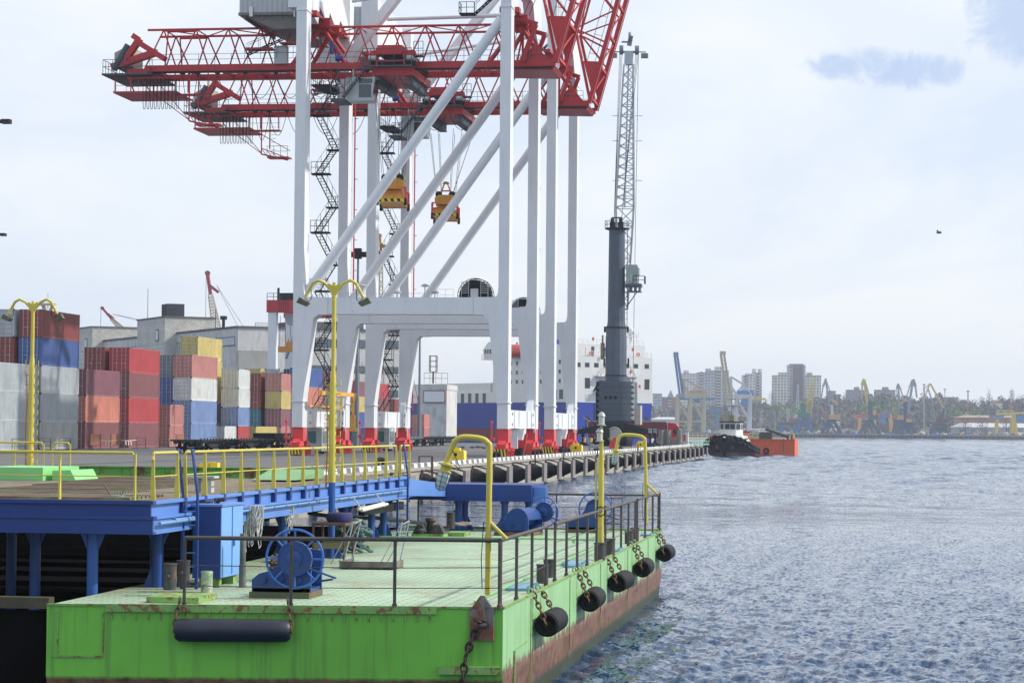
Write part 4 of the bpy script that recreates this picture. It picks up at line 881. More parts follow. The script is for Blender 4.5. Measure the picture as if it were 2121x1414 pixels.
# ================= flat wagons =================
def make_wagon(label, loc, m):
    t = thing('flat_wagon', label, 'railway wagon', loc, 0, 'flat railway wagons on the quay track'); Lw = 13.4
    mb = MB(); mb.box(0, Lw, -1.4, 1.4, 1.12, 1.28)
    for y in (-1.0, 1.0): mb.prism([(0.3, 1.12), (Lw - .3, 1.12), (Lw - .3, .92), (Lw - 4, .92), (Lw - 5.2, .55), (5.2, .55), (4, .92), (.3, .92)], y - .08, y + .08, 'y')
    for i in range(12): mb.box(.5 + i * 1.1, .6 + i * 1.1, -1.48, -1.4, 1.0, 1.42)
    for x in (-.35, Lw): mb.tube((x, -.8, 1.05), (x + .35, -.8, 1.05), .2, 10); mb.tube((x, .8, 1.05), (x + .35, .8, 1.05), .2, 10); mb.box(x, x + .35, -.2, .2, .9, 1.1)
    mb.build('frame', m, t)
    for bx in (2.1, Lw - 2.1):
        mb = MB(); mb.prism([(bx - 1.3, .62), (bx + 1.3, .62), (bx + .9, .35), (bx + .3, .9), (bx - .3, .9), (bx - .9, .35)], -1.1, -1.0, 'y'); mb.prism([(bx - 1.3, .62), (bx + 1.3, .62), (bx + .9, .35), (bx + .3, .9), (bx - .3, .9), (bx - .9, .35)], 1.0, 1.1, 'y'); bo = mb.build('bogie_frame', dark_steel, t)
        for wx in (bx - .9, bx + .9):
            mb = MB(); mb.tube((wx, -.8, .47), (wx, .8, .47), .07, 6)
            for y in (-.8, .8): mb.tube((wx, y - .07, .47), (wx, y + .07, .47), .46, 18)
            mb.build('wheelset', dark_steel, bo)
    return t
wd_m = mat('wagon_dark', (.022, .022, .028), .7, var=.3); wg_m = mat('wagon_grey_green', (.16, .20, .18), .7, var=.2, streak=.4)
tw_ = 62.4
for i, (s, m_, lab) in enumerate(((217.0, wd_m, 'black flat wagon at the left end of the near row'), (231.6, wd_m, 'black flat wagon in the middle of the near row'), (246.2, wd_m, 'black flat wagon at the near crane leg, end of the near row'), (318.0, wg_m, 'grey green flat wagon just right of the farther crane legs'), (333.0, wd_m, 'dark flat wagon middle of the far row between the crane legs'), (347.8, wd_m, 'dark flat wagon at the right end of the far row'))): make_wagon(lab, (s, tw_, ZQ + .03), m_)
mb = MB(); mb.box(247, 254, tw_ - 1.2, tw_ + 1.2, ZQ + 1.33, ZQ + 1.9); o = mb.build('cargo_box', dark_steel, loc=(247, tw_, ZQ + 1.33)); tag(o, 'flat dark steel box lying on the wagon by the near crane leg', 'box')
# pigeons on the asphalt
bird = None
for i, (px, py) in enumerate(((951, 930), (958, 929), (960, 929), (978, 929), (988, 928), (992, 928), (999, 929.5), (1003, 930), (940, 932))):
    if bird is None:
        mb = MB(); mb.lathe([(.01, -.19), (.05, -.12), (.085, 0), (.075, .1), (.045, .17), (.05, .21), (.01, .26)], (0, 0, .13), 10, 'x'); mb.prism([(-.18, -.03), (-.33, -.05), (-.33, .05), (-.18, .03)], .12, .14, 'z'); mb.tube((.02, .02, 0), (.02, .02, .1), .01, 4); mb.tube((.02, -.02, 0), (.02, -.02, .1), .01, 4)
        bird = mb.build('pigeon', mat('pigeon_grey', (.05, .05, .06), .7)); o = bird
    else: o = bird.copy(); sc.collection.objects.link(o)
    p = PZ(px, py, ZQ); o.location = (p.x, p.y, ZQ); o.rotation_euler.z = i * 1.7; o.scale = (1.6,) * 3
    tag(o, 'small dark pigeon standing on the open asphalt left of the crane', 'bird', 'pigeons on the asphalt')
# ================= mobile harbour crane =================
tc_ = 38.8; sc_x = SD(380, tc_)
slate = mat('slate_steel', (.07, .088, .118), .5, spec=.3, var=.15, scale=.5, streak=.15, scol=(.03, .03, .035), sx=2); slate_d = mat('slate_dark', (.014, .017, .024), .65, spec=.2, var=.2, scale=1); jib_m = mat('jib_grey', (.40, .44, .48), .45, var=.08)
mc = thing('mobile_harbour_crane', 'tall slate grey mobile harbour crane with lattice jib in front of the ship', 'mobile crane', (sc_x, tc_, ZQ))
mb = MB(); mb.box(-5.5, 5.5, -2.2, 2.2, .9, 1.9); mb.box(-2.5, 2.5, -1.8, 1.8, 1.9, 3.0); ch = mb.build('chassis', slate_d, mc)
for i in range(7):
    for y in (-1.9, -1.35, 1.35, 1.9):
        mb = MB(); x = -4.8 + i * 1.6; mb.lathe([(.42, -.2), (.58, -.17), (.6, 0), (.58, .17), (.42, .2)], (x, y, .6), 16, 'y'); mb.build('wheel', black_rubber, ch)
mb = MB(); mb.torus((-5.7, -.3, 1.8), 1.1, .1, 24, 6, 'x'); mb.tube((-5.9, -.3, 1.8), (-5.5, -.3, 1.8), .95, 24); mb.build('cable_reel', mat('reel_pale', (.38, .37, .33), .6), ch)
mb = MB(); mb.box(-6.2, -5.5, .4, 2.2, 1.3, 2.6); mb.box(-6.0, -5.5, -2.4, -1.2, .6, 1.1); mb.build('engine_box', slate_d, ch)
for sx in (-4.4, 4.4):
    for sy in (-1, 1):
        mb = MB(); mb.prism([(0, 2.0), (0, 3.6), (sy * 1.5, 3.5), (sy * 5.6, 2.5), (sy * 5.6, 1.9)], sx - .35, sx + .35); og = mb.build('outrigger', slate_d, mc)
        mb = MB(); mb.tube((sx, sy * 5.8, .3), (sx, sy * 5.8, 2.6), .17, 10); mb.tube((sx, sy * 5.8, 1.4), (sx, sy * 5.8, 2.8), .26, 10); mb.prism([(sy * 5.8 - 1.3, .0), (sy * 5.8 + 1.3, .0), (sy * 5.8 + .3, .55), (sy * 5.8 - .3, .55)], sx - 1, sx + 1); mb.build('jack', slate_d, og)
        mb = MB(); y = sy * 5.8
        for i in range(6):
            mb.cur = i % 2; z = 2.1 + i * .13; mb.quad((sx - .42, y + .3, z + .1), (sx - .42, y - .3, z), (sx - .42, y - .3, z + .13), (sx - .42, y + .3, z + .23))
        mb.build('chevron_plate', [mat('chevron_white', (.6, .6, .6), .5), dark_steel], og)
mb = MB(); mb.tube((0, 0, 3.0), (0, 0, 3.7), 1.7, 24); mb.build('slew_ring', dark_steel, mc)
# ballast body with toothed warning edges
mb = MB(); bp_ = [(-2.6, 2.9), (-2.6, -1.2), (-1.2, -3.0), (3.2, -3.0), (4.0, -1.8), (4.0, 2.9)]
mb.prism(bp_, 3.9, 10.1, 'z'); mb.prism([(a * .9, b * .92) for a, b in bp_], 3.6, 3.9, 'z'); bb = mb.build('ballast_body', slate, mc)
mb = MB()
for i in range(7): mb.prism([(a * 1.006, b * 1.006) for a, b in bp_], 3.95 + i * .88, 3.99 + i * .88, 'z')
for i in range(3): mb.tube((-2.63, 1.4 - i * .75, 7.6), (-2.6, 1.4 - i * .75, 7.6), .3, 10)
mb.build('panel_seam', slate_d, bb)
mb = MB()
for i in range(7):
    z = 4.0 + i * .87
    mb.quad((-2.62, 2.88, z), (-2.62, 2.87, z + .86), (-2.62, 2.3, z + .43), (-2.62, 2.88, z)) if 0 else mb.add([(-2.63, 2.9, z), (-2.63, 2.9, z + .86), (-2.63, 2.35, z + .43)], [(0, 1, 2), (2, 1, 0)])
    d = V((1.4, -1.8, 0)).normalized(); n_ = V((-1.8, -1.4, 0)).normalized() * .03; c = V((-1.2, -3.0, 0)) + n_
    mb.add([c + V((0, 0, z)), c + V((0, 0, z + .86)), c - d * .75 + V((0, 0, z + .43))], [(0, 1, 2), (2, 1, 0)])
mb.build('warning_teeth', mat('chevron_white', (.6, .6, .6)), bb)
mb = MB(); mb.box(-1, 2, -3.9, -3.02, 3.4, 6.4); mb.build('fuel_tank', mat('cream_tank', (.45, .40, .34), .5), bb)
mb = MB(); mb.lathe([(1.7, 10.1), (1.7, 10.9), (1.68, 11), (1.68, 17.2), (1.62, 17.4), (1.62, 18.6), (1.42, 19.2), (1.38, 20), (1.26, 33.6), (1.26, 34.2)], (.2, .1, 0), 14); tw = mb.build('tower', slate, mc, smooth=20)
mb = MB(); mb.lathe([(1.75, 11.0), (1.75, 11.15)], (.2, .1, 0), 20); mb.lathe([(1.72, 18.55), (1.72, 18.75)], (.2, .1, 0), 14); mb.lathe([(1.4, 34.0), (1.9, 34.15), (1.9, 34.35)], (.2, .1, 0), 16)
for s in (-1.72, 1.9): mb.box(0, .4, s - .15, s + .15, 17.9, 18.8)
mb.build('collar', slate_d, tw)
mb = MB(); pts = [(.2 + 1.9 * math.cos(a * math.pi / 6), .1 + 1.9 * math.sin(a * math.pi / 6), 34.35) for a in range(13)]; mb.rail(pts, 1.1, .035, 1)
for y in (-.55, .75): mb.tube((-.4, y - .25, 35.4), (-.4, y + .25, 35.4), .55, 16); mb.box(-.7, 0, y - .4, y + .4, 34.35, 35.2)
mb.tube((.4, -.7, 36.0), (.4, .9, 36.0), .12, 8); mb.build('sheave_head', slate_d, tw)
mb = MB(); mb.tube((-.3, 2.2, 13.6), (-.3, 2.2, 16.2), .33, 12); mb.tube((-.3, 2.2, 16.2), (-.3, 2.2, 17.4), .14, 8); mb.build('exhaust', mat('burnt_metal', (.22, .18, .13), .4, metal=.5, var=.4), tw)
mb = MB()
for y in (-1.85, 1.95): mb.box(-.1, .25, y - .12, y + .12, 12.6, 13.8)
for z in range(19, 34, 1): mb.tube((.2, -1.6, z), (.2, -1.35, z), .04, 4)
mb.tube((.2, -1.6, 18), (.2, -1.6, 34), .05, 5); mb.build('tower_ladder', slate_d, tw)
mb = MB(); mb.box(-1.2, 1.2, -3.9, -1.2, 25.0, 25.5); 
for a in (-3.6, -2.9, -2.2): mb.box(-1.2, 1.2, a - .12, a + .12, 24.3, 25.0)
mb.box(-1.3, 1.3, -3.8, -1.8, 24.2, 24.35); mb.beam((-1, -3.3, 24.3), (-1, -1.6, 21.8), .15); mb.build('cab_platform', slate, mc)
mb = MB(); mb.box(-.9, 1.1, -3.3, -1.5, 25.5, 28.3); mb.box(-1, 1.2, -3.5, -2.6, 26.9, 28.0); mb.box(-.8, 1.1, -3.2, -1.5, 28.3, 28.5); cbn = mb.build('cab', mat('cab_greige', (.30, .33, .32), .5), mc)
mb = MB(); mb.box(-.95, -.9, -2.6, -2.1, 25.9, 27.0); mb.build('window', mat('mint_glass', (.25, .5, .42), .2), cbn)
mb = MB(); mb.rail([(-1.1, -2.6, 25.5), (-1.1, -4.4, 25.5), (1, -4.4, 25.5)], 1.2, .05, .8); mb.build('cab_rail', grey_steel, cbn)
# lattice jib
jb = MB(); orig = V((sc_x, tc_, ZQ)); a = PD(1292, 640, 383) - orig; b = PD(1294, 430, 384) - orig; c = PD(1302, 135, 385) - orig; d = PD(1303, 108, 385) - orig
lattice(jb, a, b, 1.2, 2.9, 6, .13, f0); lattice(jb, b, c, 2.9, 1.5, 14, .13, f0); jb.beam(c, d, 1.3, 1.2); jb.tube(b, c, .14, 6); ji = jb.build('jib', jib_m, mc)
mb = MB(); mb.tube(d - r0 * 1.5, d + r0 * 1.5, .18, 8)
for s in (-1, 1): mb.tube(d + r0 * (s * 1.55) + V((0, 0, .3)), d + r0 * (s * .95) + V((0, 0, .3)), .75, 16); mb.cb(d + r0 * (s * 2.5) + V((0, 0, -.6)), (.9, 1.1, .7)); mb.tube(d + r0 * s, d + r0 * (s * 2.7), .1, 5)
mb.beam(d + V((0, 0, 1)), d + V((0, 0, 2.6)) + r0 * .3, .7, .35); mb.tube(d + V((0, 0, 2.4)) - r0 * .1, d + V((0, 0, 2.4)) + r0 * .25, .8, 14); mb.tube(d + V((0, 0, 1.6)), d + V((0, 0, 1.6)) - r0 * 1.2, .15, 6); mb.build('jib_head', mat('jib_dark', (.16, .17, .19), .5), ji)
mb = MB()
for k in (-1.5, -1.3, -1.1, 1.1, 1.3, 1.5): mb.tube(d + r0 * k, V((.3, .6 if k < 0 else -.6, 35.6)), .035, 4)
mb.tube(d + r0 * 1.6 + f0 * 2, V((1.5, -2.4, 5)), .04, 4); mb.build('hoist_rope', grey_steel, ji)
mb = MB()
for py in (240, 292, 374): q = PD(1316, py, 384) - orig; mb.tube(q, q + r0 * 1.1, .06, 5); q = PD(1283, py, 384) - orig; mb.tube(q, q - r0 * 1.1, .06, 5)
mb.build('jib_lamp_arm', jib_m, ji)
# ================= truck =================
p = PD(1411, 905, 412); tk = thing('truck', 'red articulated truck with dark red tilt trailer driving past the slate crane', 'truck', (p.x, p.y, ZQ), R(-90))
trl = mat('tilt_red', (.16, .022, .035), .6, var=.12, scale=.7, streak=.2); cabr = mat('truck_red', (.50, .015, .03), .25, var=.04)
mb = MB(); mb.box(-15.9, -2.5, -1.25, 1.25, 1.15, 3.95); tl_ = mb.build('trailer', trl, tk)
mb = MB(); mb.box(-15.95, -2.45, -1.29, 1.29, 3.95, 4.08); mb.box(-15.95, -15.85, -1.3, 1.3, 1.1, 4.0); mb.build('trailer_frame', mat('pale_trim', (.45, .40, .38), .5), tl_)
mb = MB(); mb.prism([(-2.2, .5), (0, .5), (.1, 1.5), (-.1, 2.2), (-.35, 3.1), (-.9, 3.75), (-2.2, 3.85)], -1.22, 1.22, 'y'); cb_ = mb.build('cab', cabr, tk)
mb = MB(); mb.quad((.06, -1.1, 1.9), (.06, 1.1, 1.9), (-.28, 1.05, 2.9), (-.28, -1.05, 2.9)); mb.build('windscreen', mat('windscreen', (.35, .45, .45), .1), cb_)
mb = MB(); mb.box(-1.3, -.45, -1.26, -1.225, 1.9, 2.7); mb.box(-1.3, -.45, 1.225, 1.26, 1.9, 2.7); mb.build('side_window', glass, cb_)
mb = MB(); mb.box(-.2, .15, 1.3, 1.6, 1.9, 2.7); mb.box(-.2, .15, -1.6, -1.3, 1.9, 2.7); mb.build('mirror', dark_steel, cb_)
mb = MB(); mb.box(-.3, .12, -1.15, 1.15, 3.0, 3.12); mb.box(.02, .14, -1.1, 1.1, .5, .75); mb.build('sun_visor', dark_steel, cb_)
for y in (-.85, .85): mb = MB(); mb.box(.1, .15, y - .2, y + .2, .85, 1.05); mb.build('headlight', galv, cb_)
for x in (-1.1, -4.2, -12, -13.3, -14.6):
    for y in (-1.1, 1.1): mb = MB(); mb.lathe([(.35, -.15), (.5, -.14), (.52, 0), (.5, .14), (.35, .15)], (x, y, .52), 16, 'y'); mb.build('wheel', black_rubber, tk)
# steel ramp posts, kiosk, footbridge, fire post by the quay end
steelp = mat('raw_steel', (.26, .25, .23), .45, metal=.4, var=.3, scale=1)
for px, h, lab in ((1370, 2.6, 'left grey steel ramp post with a plate buttress'), (1384, 2.6, 'middle grey steel ramp post with a plate buttress'), (1408, 2.7, 'right grey steel ramp post beside the white kiosk')):
    p = PD(px, 915, 395); mb = MB(); mb.tube((0, 0, 0), (0, 0, h), .45, 14); mb.prism([(.2, 0), (2.0, 0), (.2, 1.9)], -.06, .06, 'x'); mb.box(-.6, .6, -.5, .5, 0, .06); mb.beam((0, -.55, 0), (0, -.55, h), .12)
    o = mb.build('ramp_post', steelp); o.location = (p.x, p.y, ZQ); tag(o, lab, 'steel post', 'grey steel posts by the quay end')
p = PD(1417, 917, 398); t = thing('kiosk', 'small white cabinet with a red poster near the quay end', 'kiosk', (p.x, p.y, ZQ), 0)
mb = MB(); mb.box(-.7, .7, -.7, .7, 0, 2.2); mb.build('body', mat('kiosk_white', (.6, .6, .6), .5), t); mb = MB(); mb.box(-.73, -.7, -.3, .55, .8, 1.9); mb.build('poster', mat('poster_red', (.5, .08, .08), .6), t)
a = PD(1416, 915, 404); b = PD(1462, 914, 409); t = thing('footbridge', 'pale green footbridge with yellow railings at the end of the quay', 'footbridge', (a.x, a.y, ZQ), math.atan2((b - a).y, (b - a).x)); Lb = (b - a).length
mb = MB(); mb.box(0, Lb, -.7, .7, .25, .34)
for y in (-.7, .7):
    for z in (.1, .75): mb.box(0, Lb, y - .05, y + .05, z, z + .08)
    n = 9
    for i in range(n): mb.beam((Lb * i / n, y, .1), (Lb * (i + 1) / n, y, .8), .05); mb.beam((Lb * i / n, y, .1), (Lb * i / n, y, .8), .06)
mb.build('truss', mat('mint_green', (.25, .46, .36), .6), t); mb = MB(); mb.rail([(0, -.7, .8), (Lb, -.7, .8)], 1, .03, .8); mb.build('railing', yellow_paint, t)
a = PD(1384, 915, 402)
t = thing('yellow_railing', 'yellow mesh railing between the steel ramp posts', 'railing', (a.x, a.y, ZQ), R(-90)); mb = MB(); mb.rail([(0, 0, 0), (3, 0, 0)], 1.2, .03, .35, (.3, .6)); mb.build('rail', yellow_paint, t)
p = PD(1269, 932, 330); t = thing('fire_post', 'red fire hydrant cabinet post at the quay edge with a yellow cap', 'hydrant post', (p.x, p.y, ZQ), 0)
mb = MB(); mb.box(-.2, .2, -.5, .0, .1, 1.5); mb.box(-.4, .4, -.45, .45, 0, .65); mb.build('body', red_bogie, t); mb = MB(); mb.tube((0, .25, .6), (0, .25, 1.25), .12, 10); mb.build('extinguisher', mat('orange_red', (.6, .08, .02), .4), t); mb = MB(); mb.tube((0, .15, 1.25), (0, .15, 1.5), .2, 8); mb.build('cap', yellow_bright, t)
# low yard equipment seen between the outriggers
a = PD(1205, 912, 440); t = thing('yellow_hose_rack', 'low yellow rack with hoses on the quay below the ship stern', 'rack', (a.x, a.y, ZQ), R(-90)); mb = MB()
for i in range(6): mb.beam((i * 1.2, 0, 0), (i * 1.2, 0, 1.1), .12); mb.tube((i * 1.2 + .5, 0, .2), (i * 1.2 + .5, .3, 1.0), .25, 8)
mb.box(-.2, 6.4, -.1, .1, 1.1, 1.22); mb.build('rack', yellow_bright, t)
# ================= ro-ro ship =================
sc0 = PD(1182, 905, 600); sdx = (r0 * math.cos(R(33)) + f0 * math.sin(R(33))).normalized()
ship = thing('cargo_ship', 'blue and white roll-on cargo ship moored stern to the quay behind the cranes', 'ship', (sc0.x, sc0.y, 0), math.atan2(sdx.y, sdx.x))
hb = mat('hull_blue', (.012, .035, .30), .4, var=.12, scale=.15, streak=.25, scol=(.02, .03, .12), sx=1); hw = mat('ship_white', (.66, .66, .64), .45, var=.04, scale=.2, streak=.18, scol=(.35, .28, .2), sx=1)
B = 25.0; mb = MB(); mb.add([(1, 0, -1), (7.5, 0, -1), (7.5, 0, 11.4), (0, 0, 11.4), (0, 80, 11.4), (1.5, 80, -1), (7.5, 80, -1), (7.5, 80, 11.4)], [(0, 1, 2, 3), (3, 4, 5, 0), (4, 7, 6, 5), (1, 6, 7, 2), (3, 2, 7, 4), (0, 5, 6, 1)])
mb.add([(18.2, 0, -1), (24, 0, -1), (B, 0, 11.4), (18.2, 0, 11.4), (18.2, 80, 11.4), (18.2, 80, -1), (24, 80, -1), (B, 80, 11.4)], [(0, 1, 2, 3), (3, 4, 5, 0), (4, 7, 6, 5), (1, 6, 7, 2), (3, 2, 7, 4), (0, 5, 6, 1)])
mb.box(7.5, 18.2, 6, 79, -1, 11.35); hu = mb.build('hull', hb, ship)
mb = MB(); mb.box(0, 7.5, .02, 80, 11.4, 14.2); mb.box(18.2, B, .02, 80, 11.4, 14.2); mb.box(.4, 7.5, 38, 80, 14.2, 16.6); mb.box(7.5, 18.2, 6, 80, 11.4, 14.2); up_ = mb.build('upper_hull', hw, ship)
mb = MB(); mb.prism([(0, 14.2), (6.5, 14.2), (8.5, 17), (16.5, 17), (18.5, 14.2), (B, 14.2), (B, 22.9), (0, 22.9)], 0, 36, 'y'); mb.box(1.2, B - 1.6, 1.0, 30, 22.9, 26.0); mb.box(2, 9, 30, 36, 22.9, 26); ss = mb.build('superstructure', hw, ship)
mb = MB(); mb.box(-2.4, 3, 33, 38, 22.5, 22.8); mb.prism([(33, 22.8), (38, 22.8), (38.6, 25.2), (36, 27.2), (33, 27.2)], -1.6, 5); mb.rail([(-2.3, 33, 22.8), (-2.3, 38, 22.8)], 1.2, .08, 1.2); mb.build('bridge_wing', hw, ship)
mb = MB()
for i in range(4): mb.box(-1.66, -1.6, 33.4 + i * 1.2, 34.2 + i * 1.2, 24, 25.3)
mb.build('bridge_window', glass, ship)
dk = mat('ship_window', (.03, .04, .045), .2)
for z, xs in ((20.2, (1.5, 4.2, 7.0, 9.8, 16.4, 19.2, 22.6)), ): 
    for x in xs: mb = MB(); mb.box(x, x + 1.3, -.06, -.003, z, z + 1.1); mb.build('window', dk, ss)
for x, z, w_, h in ((4.2, 14.9, 1.5, 2.6), (22.6, 14.9, 1.5, 2.6)): mb = MB(); mb.box(x, x + w_, -.06, -.003, z, z + h); mb.build('mooring_port', dk, ss)
for x, z in ((4.5, 6.6), (22.8, 6.6), (4.5, 4.4)): mb = MB(); mb.box(x, x + 1.1, -.06, -.003, z, z + 1.4); mb.build('mooring_port', dk, hu)
for z in (21.0, 18.6, 16.2):
    for i in range(12): mb = MB(); mb.box(-.06, -.003, 1.8 + i * 2.8, 2.7 + i * 2.8, z, z + 1); mb.build('window', dk, ss)
for i in range(2): mb = MB(); mb.box(-.06, -.003, 3.5 + i * 2.8, 5.2 + i * 2.8, 12.2, 14.6); mb.build('mooring_port', dk, up_)
for i in range(9): mb = MB(); mb.box(-.06, -.003, 40 + i * 4.2, 41.4 + i * 4.2, 10.6, 14.0) if False else mb.box(-.06, -.003, 39.5 + i * 3.6, 41.0 + i * 3.6, 11.42, 13.9); mb.build('mooring_port', dk, up_)
mb = MB()
for z, x0_, x1_ in ((17.9, 7.2, 11), (14.2, 7.2, 11)):
    for s in (0, 1): a = x0_ if not s else 16.2; mb.box(a, a + 4, -1.6, 0, z, z + .25); mb.rail([(a, -1.55, z + .25), (a + 4, -1.55, z + .25)], 1.1, .06, 1)
for a, b in (((8, -1, 14.4), (10.8, -1, 17.9)), ((17, -1, 17.9), (19.6, -1, 14.4)), ((8.2, -1, 18.2), (11, -1, 21.4)), ((16.8, -1, 21.4), (19, -1, 18.2))): mb.beam(a, b, .5, .3); mb.tube(V(a) + V((0, 0, 1)), V(b) + V((0, 0, 1)), .06, 4)
mb.rail([(0.2, .2, 22.9), (B - .2, .2, 22.9)], 1.3, .06, 1.4, (.33, .66)); mb.rail([(1.4, 1.2, 26), (B - 2, 1.2, 26)], 1.2, .06, 1.4); mb.rail([(.2, 1, 22.9), (.2, 32, 22.9)], 1.2, .05, 2.5); mb.build('railing', hw, ship)
mb = MB(); mb.lathe([(.35, 0), (.35, 2.6)], (21, 4, 26), 10); mb.lathe([(.4, 2.6), (1.0, 3.2), (1.05, 3.8), (.75, 4.4), (.01, 4.7)], (21, 4, 26), 16); mb.box(19.5, 22.5, 3, 5, 26, 26.2)
for x in (19.6, 22.4): mb.tube((x, 3.2, 26.2), (x, 3.2, 29.2), .1, 5)
mb.box(19.4, 22.6, 2.8, 5, 28.2, 28.35); mb.rail([(19.4, 2.8, 28.35), (22.6, 2.8, 28.35)], 1.1, .05, 1.1); mb.lathe([(.12, 0), (.12, 3), (.5, 3.3), (.5, 3.9), (.01, 4.2)], (2.8, 5, 26), 12); mb.lathe([(.1, 0), (.1, 2)], (1.6, 5, 26), 6); mb.box(1.5, 4.6, 4, 7, 26, 28); mb.build('radar_dome', hw, ship)
mb = MB(); mb.box(7.6, 18.1, .4, 5.9, -.5, .3); mb.prism([(5.8, 0), (6.0, 0), (1.2, 13.0), (.8, 13.0)], 12.0, 17.9); mb.box(7.6, 8.6, .2, 3, 1, 13.9); mb.box(17.0, 18.1, .2, 3, 1, 10.9)
for i in range(14): mb.box(7.2, 7.6, -.3, 0, 1.0 + i * .75, 1.4 + i * .75); mb.box(18.1, 18.5, -.3, 0, 1.0 + i * .75, 1.4 + i * .75)
mb.build('stern_ramp', mat('ramp_dark', (.02, .03, .05), .6, var=.3), ship)
mb = MB(); mb.lathe([(.2, -5), (1.2, -4.2), (1.7, -1.5), (1.75, 2), (1.3, 4), (.3, 5)], (-1.2, 24, 24.6), 14, 'y'); mb.build('lifeboat', mat('lifeboat_red', (.62, .06, .03), .4), ship)
mb = MB()
for y in (23.5, 32.5): mb.beam((0, y, 22.9), (-.9, y, 26.8), .3, .3)
mb.build('davit', hb, ship)
mb = MB(); mb.lathe([(2.2, 0), (2.2, 4), (2.0, 5)], (14, 22, 26), 12); mb.box(2.5, 5, 12, 16, 26, 29); mb.build('funnel', hb, ship)
for x in (6.2, 20.8):
    mb = MB(); mb.torus((x - .2, .06, 23.7), .42, .12, 16, 6, 'y'); mb.build('lifebuoy', mat('buoy_orange', (.65, .12, .05), .6), ship)
mb = MB()
for x, z in ((9.6, 18.8), (16.8, 18.8), (8.2, 15.2), (19.6, 15.2), (11, 24.4), (17.4, 24.4), (5.2, 26.8)): mb.box(x, x + .5, -1.75, -1.55, z, z + .8)
mb.build('fire_box', mat('sign_red', (.5, .04, .03), .5), ship)
mb = MB(); mb.box(5, 6.2, -.3 + 1.2, 1.0, 23.1, 25.2); mb.build('door', hw, ship)
mb = MB(); mb.box(10.5, 11.3, .9, .98, 23.1, 25.2); mb.box(6.8, 7.6, .9, .98, 23.1, 25.4); mb.build('doorway', dk, ss)
a = PD(1208, 864, 600); mb = MB(); mb.path([a, PD(1228, 875, 500), PD(1247, 889, 415)], .09, 5); o = mb.build('mooring_line', mat('rope_tan', (.28, .22, .15), .9), loc=tuple(a)); tag(o, 'taut mooring line from the blue stern down toward the slate crane', 'rope')
# ================= tug =================
p = PD(1516, 941, 462); tug = thing('tugboat', 'black hulled tugboat with white wheelhouse and tyre fenders at the quay end', 'tugboat', (p.x, p.y, 0), math.atan2(-f0.y, -f0.x) - R(11.5))
def hull_mesh(mb, secs):
    """secs: list of (x, [(halfwidth, z)...]) bow last"""
    n = len(secs[0][1]); vs = []
    for x, pr in secs:
        vs += [(x, -a, z) for a, z in pr] + [(x, a, z) for a, z in reversed(pr)]
    k = 2 * n; fs = [(i * k + j, i * k + (j + 1) % k, (i + 1) * k + (j + 1) % k, (i + 1) * k + j) for i in range(len(secs) - 1) for j in range(k)]
    fs += [tuple(reversed(range(k))), tuple(range((len(secs) - 1) * k, len(secs) * k))]; return mb.add(vs, fs)
xs = [-13, -11.5, -8, -3, 2, 6, 9, 11, 12.2, 12.9]; wl = [2.6, 3.4, 4.3, 4.7, 4.7, 4.5, 4.0, 3.2, 2.1, .5]; sh = [1.5, 1.4, 1.35, 1.4, 1.6, 2.0, 2.6, 3.2, 3.6, 3.85]
secs = [(x, [(w_ * .35 * (1 if x < 9 else .6), -1.0), (w_ * (.88 if x < 6 else .62), 0), (w_ * (.93 if x < 6 else .72), .55), (w_, h), (max(w_ - .22, .02), h), (max(w_ - .24, .01), h - .5)]) for x, w_, h in zip(xs, wl, sh)]
th = mat('tug_black', (.005, .006, .010), .65, spec=.15, var=.3, scale=1, rust=.5, rthr=.66)
tb = mat('tug_bottom', (.085, .028, .022), .7, var=.4, scale=1)
mb = MB(); hull_mesh(mb, secs)
me_m = []
hu = mb.build('hull', [th, tb], tug)
for pl in hu.data.polygons:
    if pl.center.z < .3 and abs(pl.normal.z) < .9: pl.material_index = 1
mb = MB(); mb.prism([(-6, 1.0), (7.6, 1.5), (4.8, 3.7), (-3, 3.6), (-4, 2.8), (-6, 2.8)], -2.9, 2.9, 'y'); mb.box(-3, 4.2, -2.4, 2.4, 3.6, 3.8); de = mb.build('deckhouse', hw, tug)
mb = MB(); mb.prism([(-1.9, -1.9), (2.6, -1.9), (3.6, -1.1), (3.6, 1.1), (2.6, 1.9), (-1.9, 1.9)], 3.8, 6.2, 'z'); whh = mb.build('wheelhouse', hw, tug)
mb = MB(); mb.prism([(-2.2, -2.1), (2.8, -2.1), (3.9, -1.2), (3.9, 1.2), (2.8, 2.1), (-2.2, 2.1)], 6.2, 6.42, 'z'); mb.build('roof', slate_d, whh)
for q in ((3.61, 3.66, -.95, -.05), (3.61, 3.66, .05, .95)): mb = MB(); mb.box(*q, 4.9, 5.9); mb.build('window', dk, whh)
for s in (-1, 1):
    mb = MB(); mb.quad((2.75, s * 1.83, 4.9), (3.5, s * 1.25, 4.9), (3.5, s * 1.25, 5.9), (2.75, s * 1.83, 5.9)); mb.v = [(a + .06, b + s * .05, c) for a, b, c in mb.v]; mb.build('window', dk, whh)
    for x in (-1.6, 0, 1.3): mb = MB(); mb.box(x, x + .9, s * 1.9 - .02, s * 1.9 + .03 * s + .02, 4.9, 5.9); mb.build('window', dk, whh)
    mb = MB(); mb.torus((2.6, s * 3.05, 3.5), .42, .13, 16, 6, 'x'); mb.build('lifebuoy', mat('buoy_orange', (.65, .12, .05)), tug)
